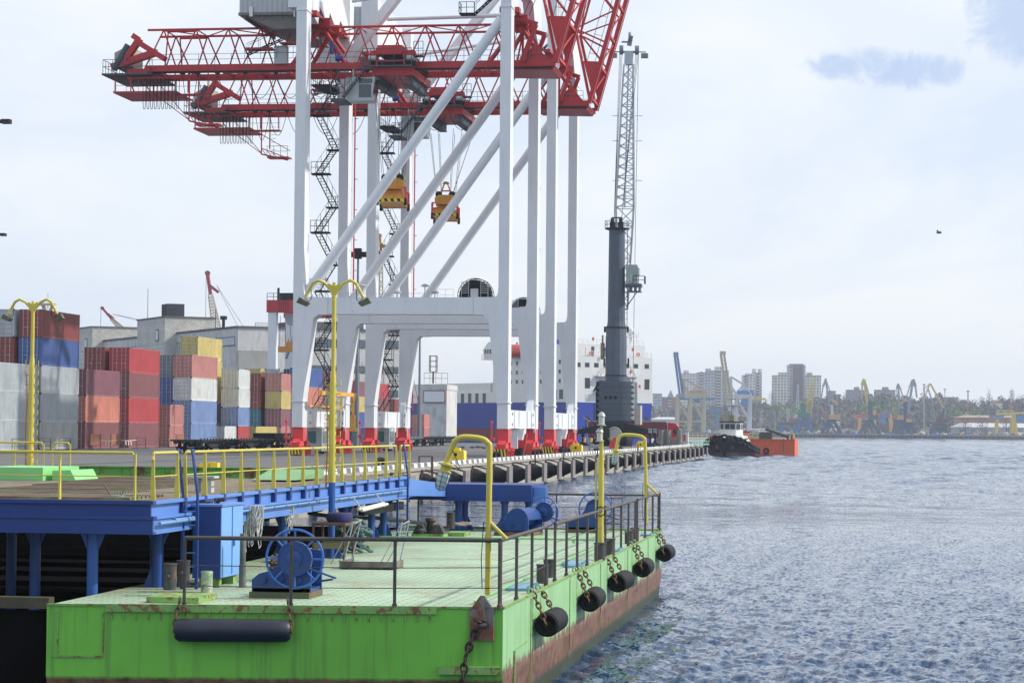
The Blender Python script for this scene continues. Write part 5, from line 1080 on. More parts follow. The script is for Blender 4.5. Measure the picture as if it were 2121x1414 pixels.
mb = MB(); mb.rail([(-2, -1.9, 6.42), (2.6, -1.9, 6.42), (3.5, 0, 6.42), (2.6, 1.9, 6.42), (-2, 1.9, 6.42)], .9, .04, .9); mb.tube((.6, 0, 6.4), (.6, 0, 12.2), .12, 6, .05); mb.box(.4, .8, -1.4, 1.4, 9.2, 9.35); mb.box(.4, .8, -.8, .8, 10.6, 10.7); mb.tube((.6, -1.3, 8), (.6, -1.3, 10.4), .04, 4); mb.tube((.6, 1.3, 8), (.6, 1.3, 11), .04, 4); mb.box(-.2, 1.2, -.5, .5, 6.4, 7.6); mb.tube((.6, -1.4, 9.3), (-2, -1.6, 6.4), .03, 4); mb.tube((.6, 1.4, 9.3), (-2, 1.6, 6.4), .03, 4); mb.build('mast', mat('mast_mixed', (.25, .22, .12), .6, var=.5, scale=2), tug)
mb = MB(); mb.box(-5.6, -3.6, -1.6, -.5, 2.8, 5.6); mb.box(-5.6, -3.6, .5, 1.6, 2.8, 5.6); mb.build('funnel', slate_d, tug)
tyre('bow_fender', (13.0, 0, 2.95), 1.05, .42, '', 'x', parent=tug, rot=0)
k = 0
for s in (-1, 1):
    for i, x in enumerate((12.4, 11.6, 10.6, 9.0, 7.7, 6.4, 5.0, 3.6, 2.2, .8, -.6, -2.2, -4, -6, -8)):
        w_ = np.interp(x, xs, wl); h = np.interp(x, xs, sh); dw = np.interp(x + .5, xs, wl) - w_
        o = tyre('tyre_fender', (x, s * (w_ + .12), h - .55), .62, .26, '', 'y', parent=tug); o.rotation_euler.z = math.atan2(dw * s, .5)
mb = MB()
for s in (-1, 1): mb.prism([(12.2, 1.2), (12.5, 1.2), (12.3, 2.1), (12.1, 2.1)], s * 1.4 - .25, s * 1.4 + .25, 'y')
mb.build('anchor', rusty, tug)
# ================= orange pontoon =================
p = PD(1646, 940, 478); t = thing('pontoon', 'bright orange steel pontoon with yellow railings moored beyond the tugboat', 'pontoon', (p.x, p.y, 0), 0)
orm = mat('pontoon_orange', (.66, .10, .025), .5, var=.12, scale=.5, streak=.4, scol=(.6, .3, .2), sx=2)
mb = MB(); mb.prism([(0, -.5), (0, 3.0), (13.5, 3.0), (13.5, -.5)], 0, 24); mb.box(-.1, .0, -.05, 13.5, 2.85, 3.05); mb.build('hull', orm, t)
mb = MB(); mb.rail([(.2, .3, 3), (.2, 13, 3)], 1.1, .05, 1.3); mb.box(.1, .5, 5, 13, 3, 3.35); mb.rail([(10, .3, 3), (.2, .3, 3)], 1.1, .04, 1.5); mb.build('railing', yellow_paint, t)
mb = MB(); mb.beam((.8, 5.8, 5.0), (.8, 1.2, 3.4), 1.6, .5); mb.box(0, 2, 4.5, 7, 3, 4.4); mb.tube((-.4, 2.2, 3.2), (-.4, 2.2, .7), .07, 5); mb.tube((.8, .6, 3), (.8, .6, 3.9), .22, 8); mb.tube((.8, 1.4, 3), (.8, 1.4, 3.9), .22, 8); mb.build('ramp_gear', mat('gear_dark', (.07, .075, .06), .7, var=.3), t)
mb = MB(); mb.lathe([(.7, 0), (.8, .4), (.5, .9), (.01, 1.1)], (1.5, 5.4, 3.3), 12); mb.build('white_cowl', hw, t)
mb = MB(); mb.box(1, 2, 9, 10.4, 3, 4.0); mb.tube((1.4, 9.7, 4), (1.4, 9.7, 5.0), .12, 6); mb.tube((1.4, 9.0, 4.4), (1.4, 10.4, 4.4), .2, 8); mb.build('fire_monitor', mat('monitor_red', (.3, .03, .03), .5), t)
mb = MB(); mb.torus((.0, 11.9, 3.8), .38, .12, 14, 6); mb.build('lifebuoy', mat('buoy_orange', (.65, .12, .05)), t)
for y in (10.9, 5.6): tyre('tyre_fender', (-.15, y, .75), .58, .24, '', 'x', parent=t)
# ================= far shore =================
SH = lambda px: float(np.interp(px, (900, 1340, 1640, 2121, 2500), (2000, 1950, 1917, 1770, 1690)))
def PP(px, D, z=3.0): q = PD(px, 884, D); return V((q.x, q.y, z))
ZF = 3.0
# quay wall and yard of the far port
farq = mat('far_quay_concrete', (.30, .29, .27), .85, var=.2, scale=.05, streak=.3, sx=.3); farw = mat('far_quay_wall', (.07, .07, .08), .9, var=.4, scale=.2)
mb = MB(); pxs = list(range(1000, 2440, 60))
for i in range(len(pxs) - 1):
    a, b = pxs[i], pxs[i + 1]; A, B_ = PP(a, SH(a), 0), PP(b, SH(b), 0); C_, D_ = PP(b, SH(b) + 260, 0), PP(a, SH(a) + 260, 0)
    mb.add([A + V((0, 0, -2)), B_ + V((0, 0, -2)), B_ + V((0, 0, ZF)), A + V((0, 0, ZF)), C_ + V((0, 0, ZF)), D_ + V((0, 0, ZF))], [(0, 1, 2, 3), (3, 2, 4, 5)])
tag(mb.build('far_quay', farq, smooth=0), kind='structure')
mb = MB()
for i in range(150):
    px = 1010 + i * 9.5; a = PP(px, SH(px) - 1.2, 0); b = PP(px + 6.5, SH(px + 6.5) - 1.2, 0); mb.beam(a + V((0, 0, 1.0)), b + V((0, 0, 1.0)), 1.0, 2.2)
o = mb.build('far_quay_fenders', farw, smooth=0); tag(o, 'dark strip of fenders along the far quay wall across the water', 'fenders', kind='stuff')
# hill: grid over (px, D)
def ridge(px): return float(np.interp(px, (900, 1340, 1500, 1600, 1700, 1850, 1990, 2121, 2440), (16, 17, 18, 20, 27, 26, 25, 24, 24)))
rh = random.Random(5)
def hz(px, D):
    s = SH(px); t = min(1, max(0, (D - s - 150) / 330)); t = t * t * (3 - 2 * t)
    return ZF - .6 + t * ridge(px) + 1.6 * math.sin(px * .021) * t + 1.2 * math.sin(px * .05 + D * .01) * t
mb = MB(); gp = list(range(900, 2460, 26)); gd = [60, 150, 200, 250, 300, 350, 400, 450, 520, 640, 900, 1400]
vs = []
for px in gp:
    for d in gd: D = SH(px) + d; q = PP(px, D, 0); vs.append((q.x, q.y, hz(px, D)))
n = len(gd); mb.add(vs, [(i * n + j, (i + 1) * n + j, (i + 1) * n + j + 1, i * n + j + 1) for i in range(len(gp) - 1) for j in range(n - 1)])
tag(mb.build('hill', mat('hill_scrub', (.075, .08, .045), .95, var=.45, scale=.02, bump=.5, bscale=.3)), kind='structure')
# trees
bark = mat('tree_bark', (.09, .07, .06), .9); bare = mat('bare_twigs', (.12, .095, .10), .9, var=.45, scale=.06); bare2 = mat('budding_twigs', (.15, .14, .10), .9, var=.4, scale=.06); green = mat('spring_leaves', (.13, .18, .045), .9, var=.35, scale=.08); evg = mat('evergreen_leaves', (.035, .06, .03), .9, var=.3); blossom = mat('blossom_white', (.55, .48, .46), .9)
def crown(mb, c, w_, h, n, rnd, sz=.6, cone=False):
    for _ in range(n):
        while True:
            a, b, e = rnd.uniform(-1, 1), rnd.uniform(-1, 1), rnd.uniform(-1, 1)
            if cone:
                if (a * a + b * b) < (.5 - .5 * e) ** 1.2 + .12 and a * a + b * b < 1: break
            elif a * a + b * b + e * e < 1: break
        p = V(c) + V((a * w_, b * w_, e * h)); s = sz * rnd.uniform(.6, 1.5)
        u = V((rnd.gauss(0, 1), rnd.gauss(0, 1), rnd.gauss(0, .7))).normalized() * s; v_ = V((rnd.gauss(0, 1), rnd.gauss(0, 1), rnd.gauss(0, 1))).normalized() * s
        mb.add([p - u, p + v_, p + u * .8 - v_ * .5], [(0, 1, 2)])
rnd = random.Random(11)
mbs = MB()
def clump(px, D, z, w_, h, kind, n):
    q = PP(px, D, z); mbs.cur = kind
    for _ in range(2): crown(mbs, (q.x + rnd.uniform(-1, 1) * w_ * .4, q.y + rnd.uniform(-1, 1) * w_ * .4, z + h * rnd.uniform(.8, 1.25)), w_ * .8, h, n // 2, rnd, 1.5)
    mbs.cur = 3; mbs.beam((q.x, q.y, z - 1), (q.x, q.y, z + h * 1.3), .35)
for i in range(1500):
    px = rnd.uniform(1300, 2300); t = rnd.random() ** .8; D = SH(px) + 165 + t * 330; z = hz(px, D)
    pat = math.sin(px * .035 + 1) + math.sin(px * .011 + D * .02); kd = 1 if pat > .7 and rnd.random() < .75 else 2 if rnd.random() < .07 else 4 if rnd.random() < .01 else 0
    clump(px, D, z - .5, rnd.uniform(3, 5.2), rnd.uniform(3.2, 5.6), kd if kd else (0 if rnd.random() < .6 else 5), 34)
for i in range(110):
    px = rnd.uniform(1300, 2300); D = SH(px) + rnd.uniform(480, 560); clump(px, D, hz(px, D) - 1, rnd.uniform(3.4, 6), rnd.uniform(4.5, 7.5), 0 if rnd.random() < .8 else 2, 60)
o = mbs.build('hillside_wood', [bare, green, evg, bark, blossom, bare2], smooth=0); tag(o, 'bare and budding spring woodland covering the hillside across the water', 'wood', kind='stuff')
def tree(px, D, h, w_, kind, label, cone=False, n=260):
    z = hz(px, D) if D > SH(px) + 150 else ZF; q = PP(px, D, z - .3); t = thing('poplar_tree' if cone else 'tree', label, 'tree', q, 0, 'single trees across the water')
    mb = MB(); mb.tube((0, 0, 0), (0, 0, h * .75), .4, 7, .12); r2 = random.Random(int(px))
    for k in range(9):
        a = k * 2.4; zz = h * (.25 + .06 * k); mb.tube((0, 0, zz), (math.cos(a) * w_ * .7, math.sin(a) * w_ * .7, zz + h * .25), .16, 4, .05)
    mb.build('trunk', bark, t); mb = MB(); crown(mb, (0, 0, h * .62), w_, h * .42, n, r2, .5, cone); mb.build('crown', {0: bare, 1: green, 2: evg}[kind], t, smooth=0)
for px, dD, h, w_, kind, cone, lab in ((2048, 520, 21, 3.2, 0, True, 'slim tall poplar on the ridge left of the red and white mast'), (2033, 510, 15, 4.5, 0, False, 'round bare tree on the ridge beside the slim poplar'), (2096, 525, 20, 4.0, 2, True, 'dark poplar at the red and white mast near the right edge'),
    (2000, 70, 14, 5.5, 0, False, 'bare fan-shaped tree before the left end of the white-roofed shed'), (2034, 66, 15, 5.5, 0, False, 'bare fan-shaped tree before the middle of the white-roofed shed'), (2084, 70, 14, 5.5, 0, False, 'bare fan-shaped tree before the right part of the white-roofed shed'),
    (1598, 510, 22, 4.8, 0, False, 'tall thin bare tree left of the three joined cream towers'), (1750, 520, 17, 6.5, 0, False, 'wide bare tree between two grey slab blocks'), (2018, 520, 13, 5, 2, False, 'dark rounded tree on the ridge centre right'), (1985, 515, 12, 5, 0, False, 'bare tree on the ridge right of the low brick house'),
    (2042, 400, 9, 4.5, 1, False, 'pale green leafing tree on the slope above the white-roofed shed'), (2115, 470, 13, 5, 0, False, 'bare tree at the right border of the view')): tree(px, SH(px) + dD, h, w_, kind, lab, cone)
# ---- apartment blocks ----
def flats_mat(name, wall, win, bw=3.2, rh_=3.0, mort=.95):
    m = mat(name, wall, .85, var=.08, scale=.05); nt = m.node_tree; N = nt.nodes.new; L = nt.links.new; b = nt.nodes['Principled BSDF']
    src = b.inputs['Base Color'].links[0].from_socket; bt = N('ShaderNodeTexBrick'); bt.offset = 0; bt.inputs['Scale'].default_value = 1; bt.inputs['Brick Width'].default_value = bw; bt.inputs['Row Height'].default_value = rh_; bt.inputs['Mortar Size'].default_value = mort / 2; bt.inputs['Mortar Smooth'].default_value = 0
    bt.inputs['Color1'].default_value = (*win, 1); bt.inputs['Color2'].default_value = (*[q * 1.7 for q in win], 1); bt.inputs['Mortar'].default_value = (1, 1, 1, 1)
    tc = N('ShaderNodeTexCoord'); sp = N('ShaderNodeSeparateXYZ'); L(tc.outputs['Object'], sp.inputs[0]); ad = N('ShaderNodeMath'); ad.operation = 'ADD'; L(sp.outputs[0], ad.inputs[0]); L(sp.outputs[1], ad.inputs[1]); cm = N('ShaderNodeCombineXYZ'); L(ad.outputs[0], cm.inputs[0]); L(sp.outputs[2], cm.inputs[1]); L(cm.outputs[0], bt.inputs['Vector'])
    x = N('ShaderNodeMix'); x.data_type = 'RGBA'; x.blend_type = 'MULTIPLY'; x.inputs[0].default_value = 1; L(src, x.inputs[6]); L(bt.outputs['Color'], x.inputs[7]); L(x.outputs[2], b.inputs['Base Color']); return m
fc = flats_mat('flats_cream', (.74, .69, .58), (.32, .34, .36)); fg = flats_mat('flats_grey', (.50, .50, .53), (.35, .36, .4)); fw_ = flats_mat('flats_white', (.76, .73, .71), (.34, .33, .36), 3.0, 3.0, 1.1); fb = flats_mat('flats_brick', (.34, .17, .14), (.6, .6, .6), 2.6, 3.0, 1.3); fm = flats_mat('flats_slab', (.30, .31, .34), (.5, .5, .52), 3.4, 2.8, 1.0)
roofd = mat('far_roof', (.16, .16, .17), .8); balc = mat('balcony_shadow', (.14, .11, .12), .8, var=.3, scale=.3); balw = mat('balcony_white', (.62, .60, .56), .8)
def block(px0, px1, ytop, D, m, label, dep=12, roofs=(), bal=(), name='apartment_block', bm=None, rot=R(5), zb=None):
    xm = (px0 + px1) / 2; w_ = (px1 - px0) / FP * D / math.cos(rot) * .93; zt = PD(xm, ytop, D).z; z0_ = hz(xm, D) - 3 if zb is None else zb; q = PP(px0, D, z0_)
    t = thing(name, label, 'apartment block' if name == 'apartment_block' else 'building', q, math.atan2(r0.y, r0.x) + rot); H = zt - z0_
    mb = MB(); mb.box(0, w_, 0, dep, 0, H); mb.build('wall', m, t, smooth=0)
    mb = MB(); mb.box(-.3, w_ + .3, -.3, dep + .3, H, H + .5); mb.build('roof', roofd, t, smooth=0)
    for a, b, h in roofs: mb = MB(); mb.box(w_ * a, w_ * b, 2, dep - 2, H + .5, H + .5 + h); mb.build('roof_house', m, t, smooth=0)
    for a, b in bal:
        mb = MB(); k = int(H / 3)
        for i in range(k): mb.cur = 0; mb.box(w_ * a, w_ * b, -1.2, -.01, 1.2 + i * 3, 2.3 + i * 3); mb.cur = 1; mb.box(w_ * a, w_ * b, -.9, -.012, 2.3 + i * 3, 4.1 + i * 3)
        mb.build('balcony_column', [bm or balw, balc], t, smooth=0)
    return t
block(1415, 1446, 774, 2460, fw_, 'pale pinkish high-rise wing at the left behind the blue boom crane', roofs=((.1, .4, 3),))
block(1446, 1478, 772, 2475, fg, 'middle high-rise wing with grey panels left of the balcony tower', roofs=((.6, .9, 4),), bal=((.1, .3),))
block(1476, 1512, 768, 2480, fw_, 'right high-rise wing with stacked white balconies by the beige boom crane', roofs=((.2, .6, 4),), bal=((.15, .5), (.65, .8)))
block(1540, 1562, 778, 2470, fw_, 'left half of the jagged white tower right of the beige boom crane', roofs=((.3, .9, 2),), bal=((.1, .35),))
block(1561, 1579, 773, 2480, fw_, 'right half of the jagged white tower right of the beige boom crane', roofs=((.0, .3, 4), (.7, 1, 4)), bal=((.3, .7),))
block(1603, 1636, 778, 2450, fc, 'left cream wing of the three joined towers', roofs=((.4, .9, 3),))
block(1635, 1671, 757, 2470, fg, 'tall grey middle tower with dark red balcony bands', dep=14, roofs=((.1, .9, 1.5),), bal=((.2, .82),), bm=mat('mauve_balcony', (.22, .13, .16), .8))
block(1671, 1703, 778, 2450, fc, 'right cream wing of the three joined towers', roofs=((.1, .4, 3),))
block(1355, 1372, 816, 2420, fg, 'low grey gabled block at the edge of the ship stern', name='apartment_block')
t = block(1372, 1411, 823, 2440, fb, 'brick housing row with a pointed roof right of the ship', bal=((.3, .5),))
mb = MB(); mb.add([(6, -1.5, 0), (11.5, -1.5, 0), (11.5, 8, 0), (6, 8, 0), (8.7, 3, 8)], [(0, 1, 4), (1, 2, 4), (2, 3, 4), (3, 0, 4)]); mb.v = [(a, b, c + PD(1390, 823, 2440).z - t.location.z) for a, b, c in mb.v]; mb.build('spire', roofd, t)
block(1716, 1732, 810, 2500, fm, 'narrow grey slab block behind the white crane tower')
block(1757, 1800, 808, 2500, fm, 'grey slab block left of the yellow jib crane', roofs=((.4, .6, 3),))
block(1816, 1858, 808, 2500, fm, 'grey slab block left of the two crossing grey jibs', roofs=((.4, .65, 3),))
block(1957, 1982, 823, 2480, fm, 'low flat block on the ridge right of the thin yellow crane', name='ridge_house')
block(1733, 1741, 817, 2490, fm, 'small slab end beside the wide bare tree', name='ridge_house')
for i, (px, py, w_, lab) in enumerate(((1845, 846, 12, 'pale house among trees below the grey slab block'), (1888, 852, 9, 'tiny white house half hidden by the crossing jibs'), (1925, 848, 10, 'pale house on the slope behind the thin yellow crane'), (2064, 832, 16, 'house with a rusty red roof near the ridge at right'), (1852, 843, 7, 'small white villa roof in the wood'))):
    D = SH(px) + 420; z = PD(px, py, D).z; q = PP(px, D, z - 6); t = thing('hill_house', lab, 'house', q, .2 * i)
    mb = MB(); mb.box(-w_ / 4, w_ / 4, -4, 4, 0, 5); mb.build('wall', mat('house_wall', (.5, .47, .42), .8), t); mb = MB(); mb.prism([(-4.4, 5), (4.4, 5), (0, 7.5)], -w_ / 4 - .4, w_ / 4 + .4); mb.build('roof', mat('house_roof', (.25, .12, .09), .8), t)
# ---- far quay cranes (each leg frame doubled in depth) ----
C = dict(be=(.50, .42, .24), bl=(.07, .17, .38), wh=(.55, .56, .58), pk=(.55, .22, .18), b2=(.05, .20, .45), te=(.02, .16, .14), ye=(.62, .48, .10), gr=(.30, .33, .38), dk=(.06, .08, .12), ta=(.62, .36, .13), mr=(.14, .03, .04), or_=(.45, .12, .08), na=(.04, .07, .16), rs=(.25, .12, .09))
CM = lambda k: mat('far_' + k, C[k], .6, var=.1, scale=.1)
def farthing(name, label, cat, px, D, parts, group=None, base=ZF):
    q = PP(px, D, base); t = thing(name, label, cat, q, 0, group)
    for pn, ck, dep, segs in parts:
        mb = MB()
        for sg in segs:
            if sg[0] == 'L': _, x0, y0, x1, y1, w0, w1, nn = sg; lattice(mb, PD(x0, y0, D) - q, PD(x1, y1, D) - q, w0, w1, nn, .22, f0); continue
            if sg[0] == 'B': _, x0, y0, x1, y1, dd = sg; a = PD(x0, y1, D) - q; b = PD(x1, y0, D) - q; c = (a + b) / 2; hw_ = abs(x1 - x0) / FP * D / 2; mb.beam(c - r0 * hw_ + f0 * dep / 2, c + r0 * hw_ + f0 * dep / 2, dd, abs(b.z - a.z)); continue
            x0, y0, x1, y1, w_ = sg
            for d in ((0, dep) if dep else (0,)): mb.beam(PD(x0, y0, D) - q + f0 * d, PD(x1, y1, D) - q + f0 * d, w_ * 1.25, w_ * 1.25)
            if dep and y0 != y1 and abs(y1 - y0) > 25 and abs(x1 - x0) < 6:
                for u in (0, .5): a = PD(x0, y0, D).lerp(PD(x1, y1, D), u) - q; mb.beam(a, a + f0 * dep, w_ * .8)
        mb.build(pn, CM(ck), t, smooth=0)
    return t
G1 = 'boom-up container cranes across the water'
farthing('container_crane', 'far boom-up crane with raised blue boom and beige legs', 'gantry crane', 1430, 1960, [
    ('leg', 'be', 14, [(1405, 818, 1403, 898, 1.9)]), ('leg', 'be', 14, [(1431, 818, 1429, 898, 1.9)]), ('leg', 'be', 14, [(1459, 818, 1458, 898, 1.9)]),
    ('cross_beam', 'be', 14, [(1403, 873, 1458, 872, .8), (1404, 819, 1460, 818, 2.4), (1406, 825, 1429, 870, .9), (1432, 822, 1457, 868, .9)]),
    ('apex', 'be', 10, [(1418, 820, 1417, 783, 1.8), (1417, 783, 1445, 800, .9), (1445, 800, 1470, 823, .8), (1445, 800, 1433, 812, .9), (1418, 798, 1431, 818, 1.0)]),
    ('boom', 'bl', 0, [('L', 1413, 826, 1400, 735, 4.2, 3.4, 16), (1415, 826, 1402, 733, 1.2), (1409, 826, 1397, 731, 1.2), ('B', 1395, 729, 1405, 737, 4)]),
    ('machinery_house', 'pk', 8, [('B', 1431, 808, 1449, 820, 8), ('B', 1451, 808, 1463, 820, 7)]), ('girder', 'b2', 8, [(1410, 826, 1480, 826, 1.2), ('B', 1437, 824, 1450, 834, 6)])], G1)
farthing('container_crane', 'far boom-up crane with raised beige boom and white legs', 'gantry crane', 1530, 1945, [
    ('leg', 'wh', 14, [(1528, 820, 1525, 895, 1.7)]), ('leg', 'wh', 14, [(1555, 820, 1553, 897, 1.9)]), ('leg', 'wh', 14, [(1513, 822, 1514, 850, 1.6)]),
    ('cross_beam', 'wh', 14, [(1525, 874, 1553, 874, .7), (1512, 819, 1556, 820, 2.0), (1528, 826, 1552, 868, .9), (1512, 836, 1524, 864, .8)]),
    ('apex', 'wh', 10, [(1516, 820, 1514, 781, 1.5), (1514, 779, 1541, 796, .7), (1541, 796, 1557, 818, .8), (1541, 796, 1530, 810, .9), (1515, 800, 1528, 818, 1.0)]),
    ('boom', 'be', 0, [('L', 1511, 828, 1496, 733, 4.4, 3.6, 16), (1513, 828, 1500, 731, 1.3), (1506, 828, 1493, 731, 1.3), ('B', 1491, 727, 1503, 734, 4), ('B', 1505, 826, 1513, 833, 5)]),
    ('machinery_house', 'b2', 8, [('B', 1528, 808, 1547, 820, 8), ('B', 1549, 808, 1561, 819, 7)]), ('girder', 'ye', 6, [(1513, 826, 1586, 826, 1.2), ('B', 1566, 822, 1578, 831, 4)]), ('trolley', 'b2', 0, [('B', 1535, 826, 1548, 838, 4)])], G1)
farthing('blue_gantry', 'pale blue portal gantry frame between the two boom-up cranes', 'gantry crane', 1478, 2010, [
    ('leg', 'bl', 10, [(1461, 850, 1461, 890, 1.3)]), ('leg', 'bl', 10, [(1486, 850, 1486, 890, 1.3)]), ('leg', 'bl', 10, [(1449, 850, 1449, 888, 1.0)]), ('beam', 'bl', 10, [(1458, 851, 1498, 849, 1.6)])])
G2 = 'level-luffing portal cranes across the water'
def luffer(px, D, label, jibc, boxc, legc, tw, jib, beak, tie, cw, box, legs, towc=None):
    """pixel lists of the silhouette at its own distance D"""
    parts = [('portal_leg', legc, 9, [(legs[0], legs[2], legs[1], 897, 1.1)]), ('portal_leg', legc, 9, [(legs[3], legs[2], legs[4], 897, 1.1)]),
             ('portal_frame', legc, 9, [(legs[0] - 3, legs[2], legs[3] + 3, legs[2], 1.2), ((legs[0] + legs[1]) / 2 - 1, (legs[2] + 897) / 2, (legs[3] + legs[4]) / 2 + 1, (legs[2] + 897) / 2, .8), (legs[0], legs[2], (px + legs[4]) / 2, 897, .6), (legs[3], legs[2], (px + legs[1]) / 2, 897, .6)]),
             ('tower', towc or legc, 0, [tw]), ('machinery_house', boxc, 0, [('B', *box, 7)]), ('jib', jibc, 0, jib), ('beak', jibc, 0, beak), ('tie_rod', 'gr', 2, tie), ('counterweight', boxc, 0, cw)]
    return farthing('portal_crane', label, 'portal crane', px, D, parts, G2)
luffer(1722, 1885, 'portal crane with white tower and orange-tan cabin, nearest the cream towers', 'gr', 'ta', 'na', (1724, 868, 1723, 838, 1.8), [(1719, 842, 1710, 786, 1.1)], [(1711, 784, 1705, 800, 1.3), (1705, 800, 1701, 824, .8)], [(1711, 786, 1726, 828, .35), (1714, 800, 1718, 799, .3)], [(1720, 826, 1735, 836, 1.6), ('B', 1730, 832, 1736, 838, 3)], (1718, 858, 1739, 868), (1718, 1703, 870, 1728, 1743), 'wh')
luffer(1800, 1860, 'portal crane with yellow jib over a teal cabin and tower', 'ye', 'te', 'dk', (1803, 870, 1802, 832, 2.6), [(1798, 842, 1790, 786, 1.6)], [(1790, 785, 1786, 797, 2.0), (1786, 797, 1784, 825, 1.0)], [(1792, 788, 1804, 830, .5), (1791, 795, 1797, 800, .3)], [(1799, 828, 1813, 838, 1.8), ('B', 1809, 834, 1814, 838, 3)], (1798, 859, 1817, 869), (1797, 1783, 871, 1806, 1822))
luffer(1866, 1850, 'grey portal crane with two thin upright jib bars and tan cabin', 'gr', 'ta', 'dk', (1866, 866, 1866, 846, 1.6), [(1862, 858, 1860, 795, .6), (1866, 858, 1861, 795, .6)], [(1860, 794, 1857, 805, .9), (1857, 805, 1860, 832, .5)], [(1862, 795, 1873, 828, .4), (1861, 800, 1868, 806, .3)], [(1866, 836, 1878, 828, 1.3)], (1860, 859, 1873, 868), (1858, 1852, 872, 1876, 1884))
luffer(1878, 1825, 'blue grey portal crane whose jib leans right toward its drooping beak', 'gr', 'ta', 'na', (1876, 885, 1875, 832, 2.2), [(1880, 858, 1891, 787, 1.4)], [(1891, 785, 1896, 800, 1.6), (1896, 800, 1899, 823, 1.0)], [(1889, 787, 1876, 828, .4), (1886, 800, 1882, 799, .3)], [(1866, 836, 1879, 827, 1.3)], (1876, 867, 1887, 874), (1872, 1858, 876, 1884, 1898))
luffer(1946, 1810, 'thin yellow portal crane with folded jib and maroon cabin', 'ye', 'mr', 'dk', (1950, 868, 1955, 845, 1.0), [(1954, 844, 1927, 794, .9)], [(1926, 794, 1919, 812, .8), (1919, 812, 1912, 833, .6)], [(1923, 805, 1931, 830, .5), (1931, 830, 1938, 872, .5), (1913, 806, 1927, 794, .3)], [(1955, 846, 1938, 875, .8), (1956, 846, 1955, 875, .6)], (1941, 867, 1963, 875), (1938, 1930, 878, 1956, 1963))
farthing('portal_crane', 'teal green portal crane with a massive pale yellow lattice jib before the cream towers', 'portal crane', 1665, 1905, [
    ('portal_leg', 'bl', 9, [(1658, 872, 1652, 896, 1.4)]), ('portal_leg', 'bl', 9, [(1675, 872, 1684, 896, 1.4)]), ('portal_frame', 'bl', 9, [(1648, 872, 1684, 870, 1.6), (1652, 896, 1668, 876, .7), (1668, 876, 1684, 896, .7)]), ('tower', 'te', 0, [(1664, 866, 1664, 838, 3.0), (1657, 845, 1672, 840, 1.2)]), ('machinery_house', 'te', 0, [('B', 1649, 855, 1678, 864, 8)]),
    ('jib', 'ye', 0, [('L', 1674, 864, 1684, 785, 4.5, 2.2, 12), ('L', 1668, 845, 1683, 800, 1.5, 1.2, 6)])], G2)
farthing('portal_crane', 'pale lattice portal crane with blue legs left of the teal green crane', 'portal crane', 1640, 1890, [
    ('portal_leg', 'bl', 9, [(1626, 878, 1617, 896, 1.3)]), ('portal_leg', 'bl', 9, [(1642, 878, 1650, 896, 1.3)]), ('portal_frame', 'na', 9, [(1616, 877, 1652, 876, 1.4)]), ('machinery_house', 'rs', 0, [('B', 1634, 866, 1650, 876, 6)]),
    ('jib', 'wh', 0, [('L', 1634, 874, 1632, 846, 2.6, 1.6, 6), ('L', 1642, 874, 1650, 858, 2.0, 1.2, 5), ('L', 1652, 846, 1653, 796, 2.0, 1.0, 9)])], G2)
farthing('yellow_gantry', 'pale yellow gantry crane cut by the right border', 'gantry crane', 2095, 1800, [
    ('leg', 'ye', 6, [(2067, 866, 2065, 898, 1.3)]), ('leg', 'ye', 6, [(2098, 866, 2097, 898, 1.3), (2101, 855, 2106, 898, 1.5)]), ('girder', 'ye', 6, [(2066, 857, 2140, 854, 1.3), (2069, 850, 2099, 850, .5), (2069, 850, 2069, 857, .4), (2084, 850, 2084, 857, .4), (2099, 850, 2099, 857, .4)]), ('blue_trolley', 'b2', 0, [('B', 2104, 860, 2121, 872, 5), ('B', 2050, 860, 2078, 864, 5)])])
farthing('red_gantry', 'faded orange-red overhead gantry on beige legs behind the yellow jib crane', 'gantry crane', 1810, 1930, [
    ('leg', 'ta', 5, [(1782, 866, 1780, 894, 1.8)]), ('leg', 'ta', 5, [(1844, 856, 1848, 897, 1.8)]), ('leg', 'ta', 0, [(1811, 850, 1813, 885, 1.4)]), ('girder', 'or_', 6, [(1765, 861, 1858, 863, 1.6), (1785, 856, 1846, 855, .8)]), ('cabin', 'bl', 0, [('B', 1824, 856, 1842, 862, 5), ('B', 1822, 864, 1834, 876, 4)])])
for px, y0_, lab in ((2005, 808, 'red and white banded mast above the round bare trees'), (2095, 808, 'red and white banded mast near the right border')):
    D = SH(px) + 200; farthing('radio_mast', lab, 'mast', px, D, [('red_section', 'or_', 0, [(px, 858, px, 833, 1.0)]), ('white_section', 'wh', 0, [(px, 833, px, y0_ + 3, 1.0), ('B', px - 3, y0_, px + 3, y0_ + 3, 2)]), ('lower_section', 'wh', 0, [(px, 880, px, 858, 1.4)])], 'banded masts on the far shore')
for px, y0_, lab in ((1577, 848, 'tall thin lamp mast left of the orange pontoon on the far quay'), (1605, 850, 'tall thin lamp mast above the orange pontoon'), (1914, 796, 'pale lamp mast behind the thin yellow crane'), (1957, 806, 'thin antenna on the ridge right of the yellow crane'), (1710, 838, 'red and white lattice pole left of the tan cabin crane')):
    D = SH(px) + 120; farthing('lamp_mast', lab, 'lamp mast', px, D, [('pole', 'gr' if px != 1710 else 'or_', 0, [(px, 895, px, y0_, .5 if px != 1914 else .9)]), ('head', 'dk', 0, [('B', px - 2.5, y0_ - 1, px + 2.5, y0_ + 1, 1)])], 'lamp masts on the far shore')
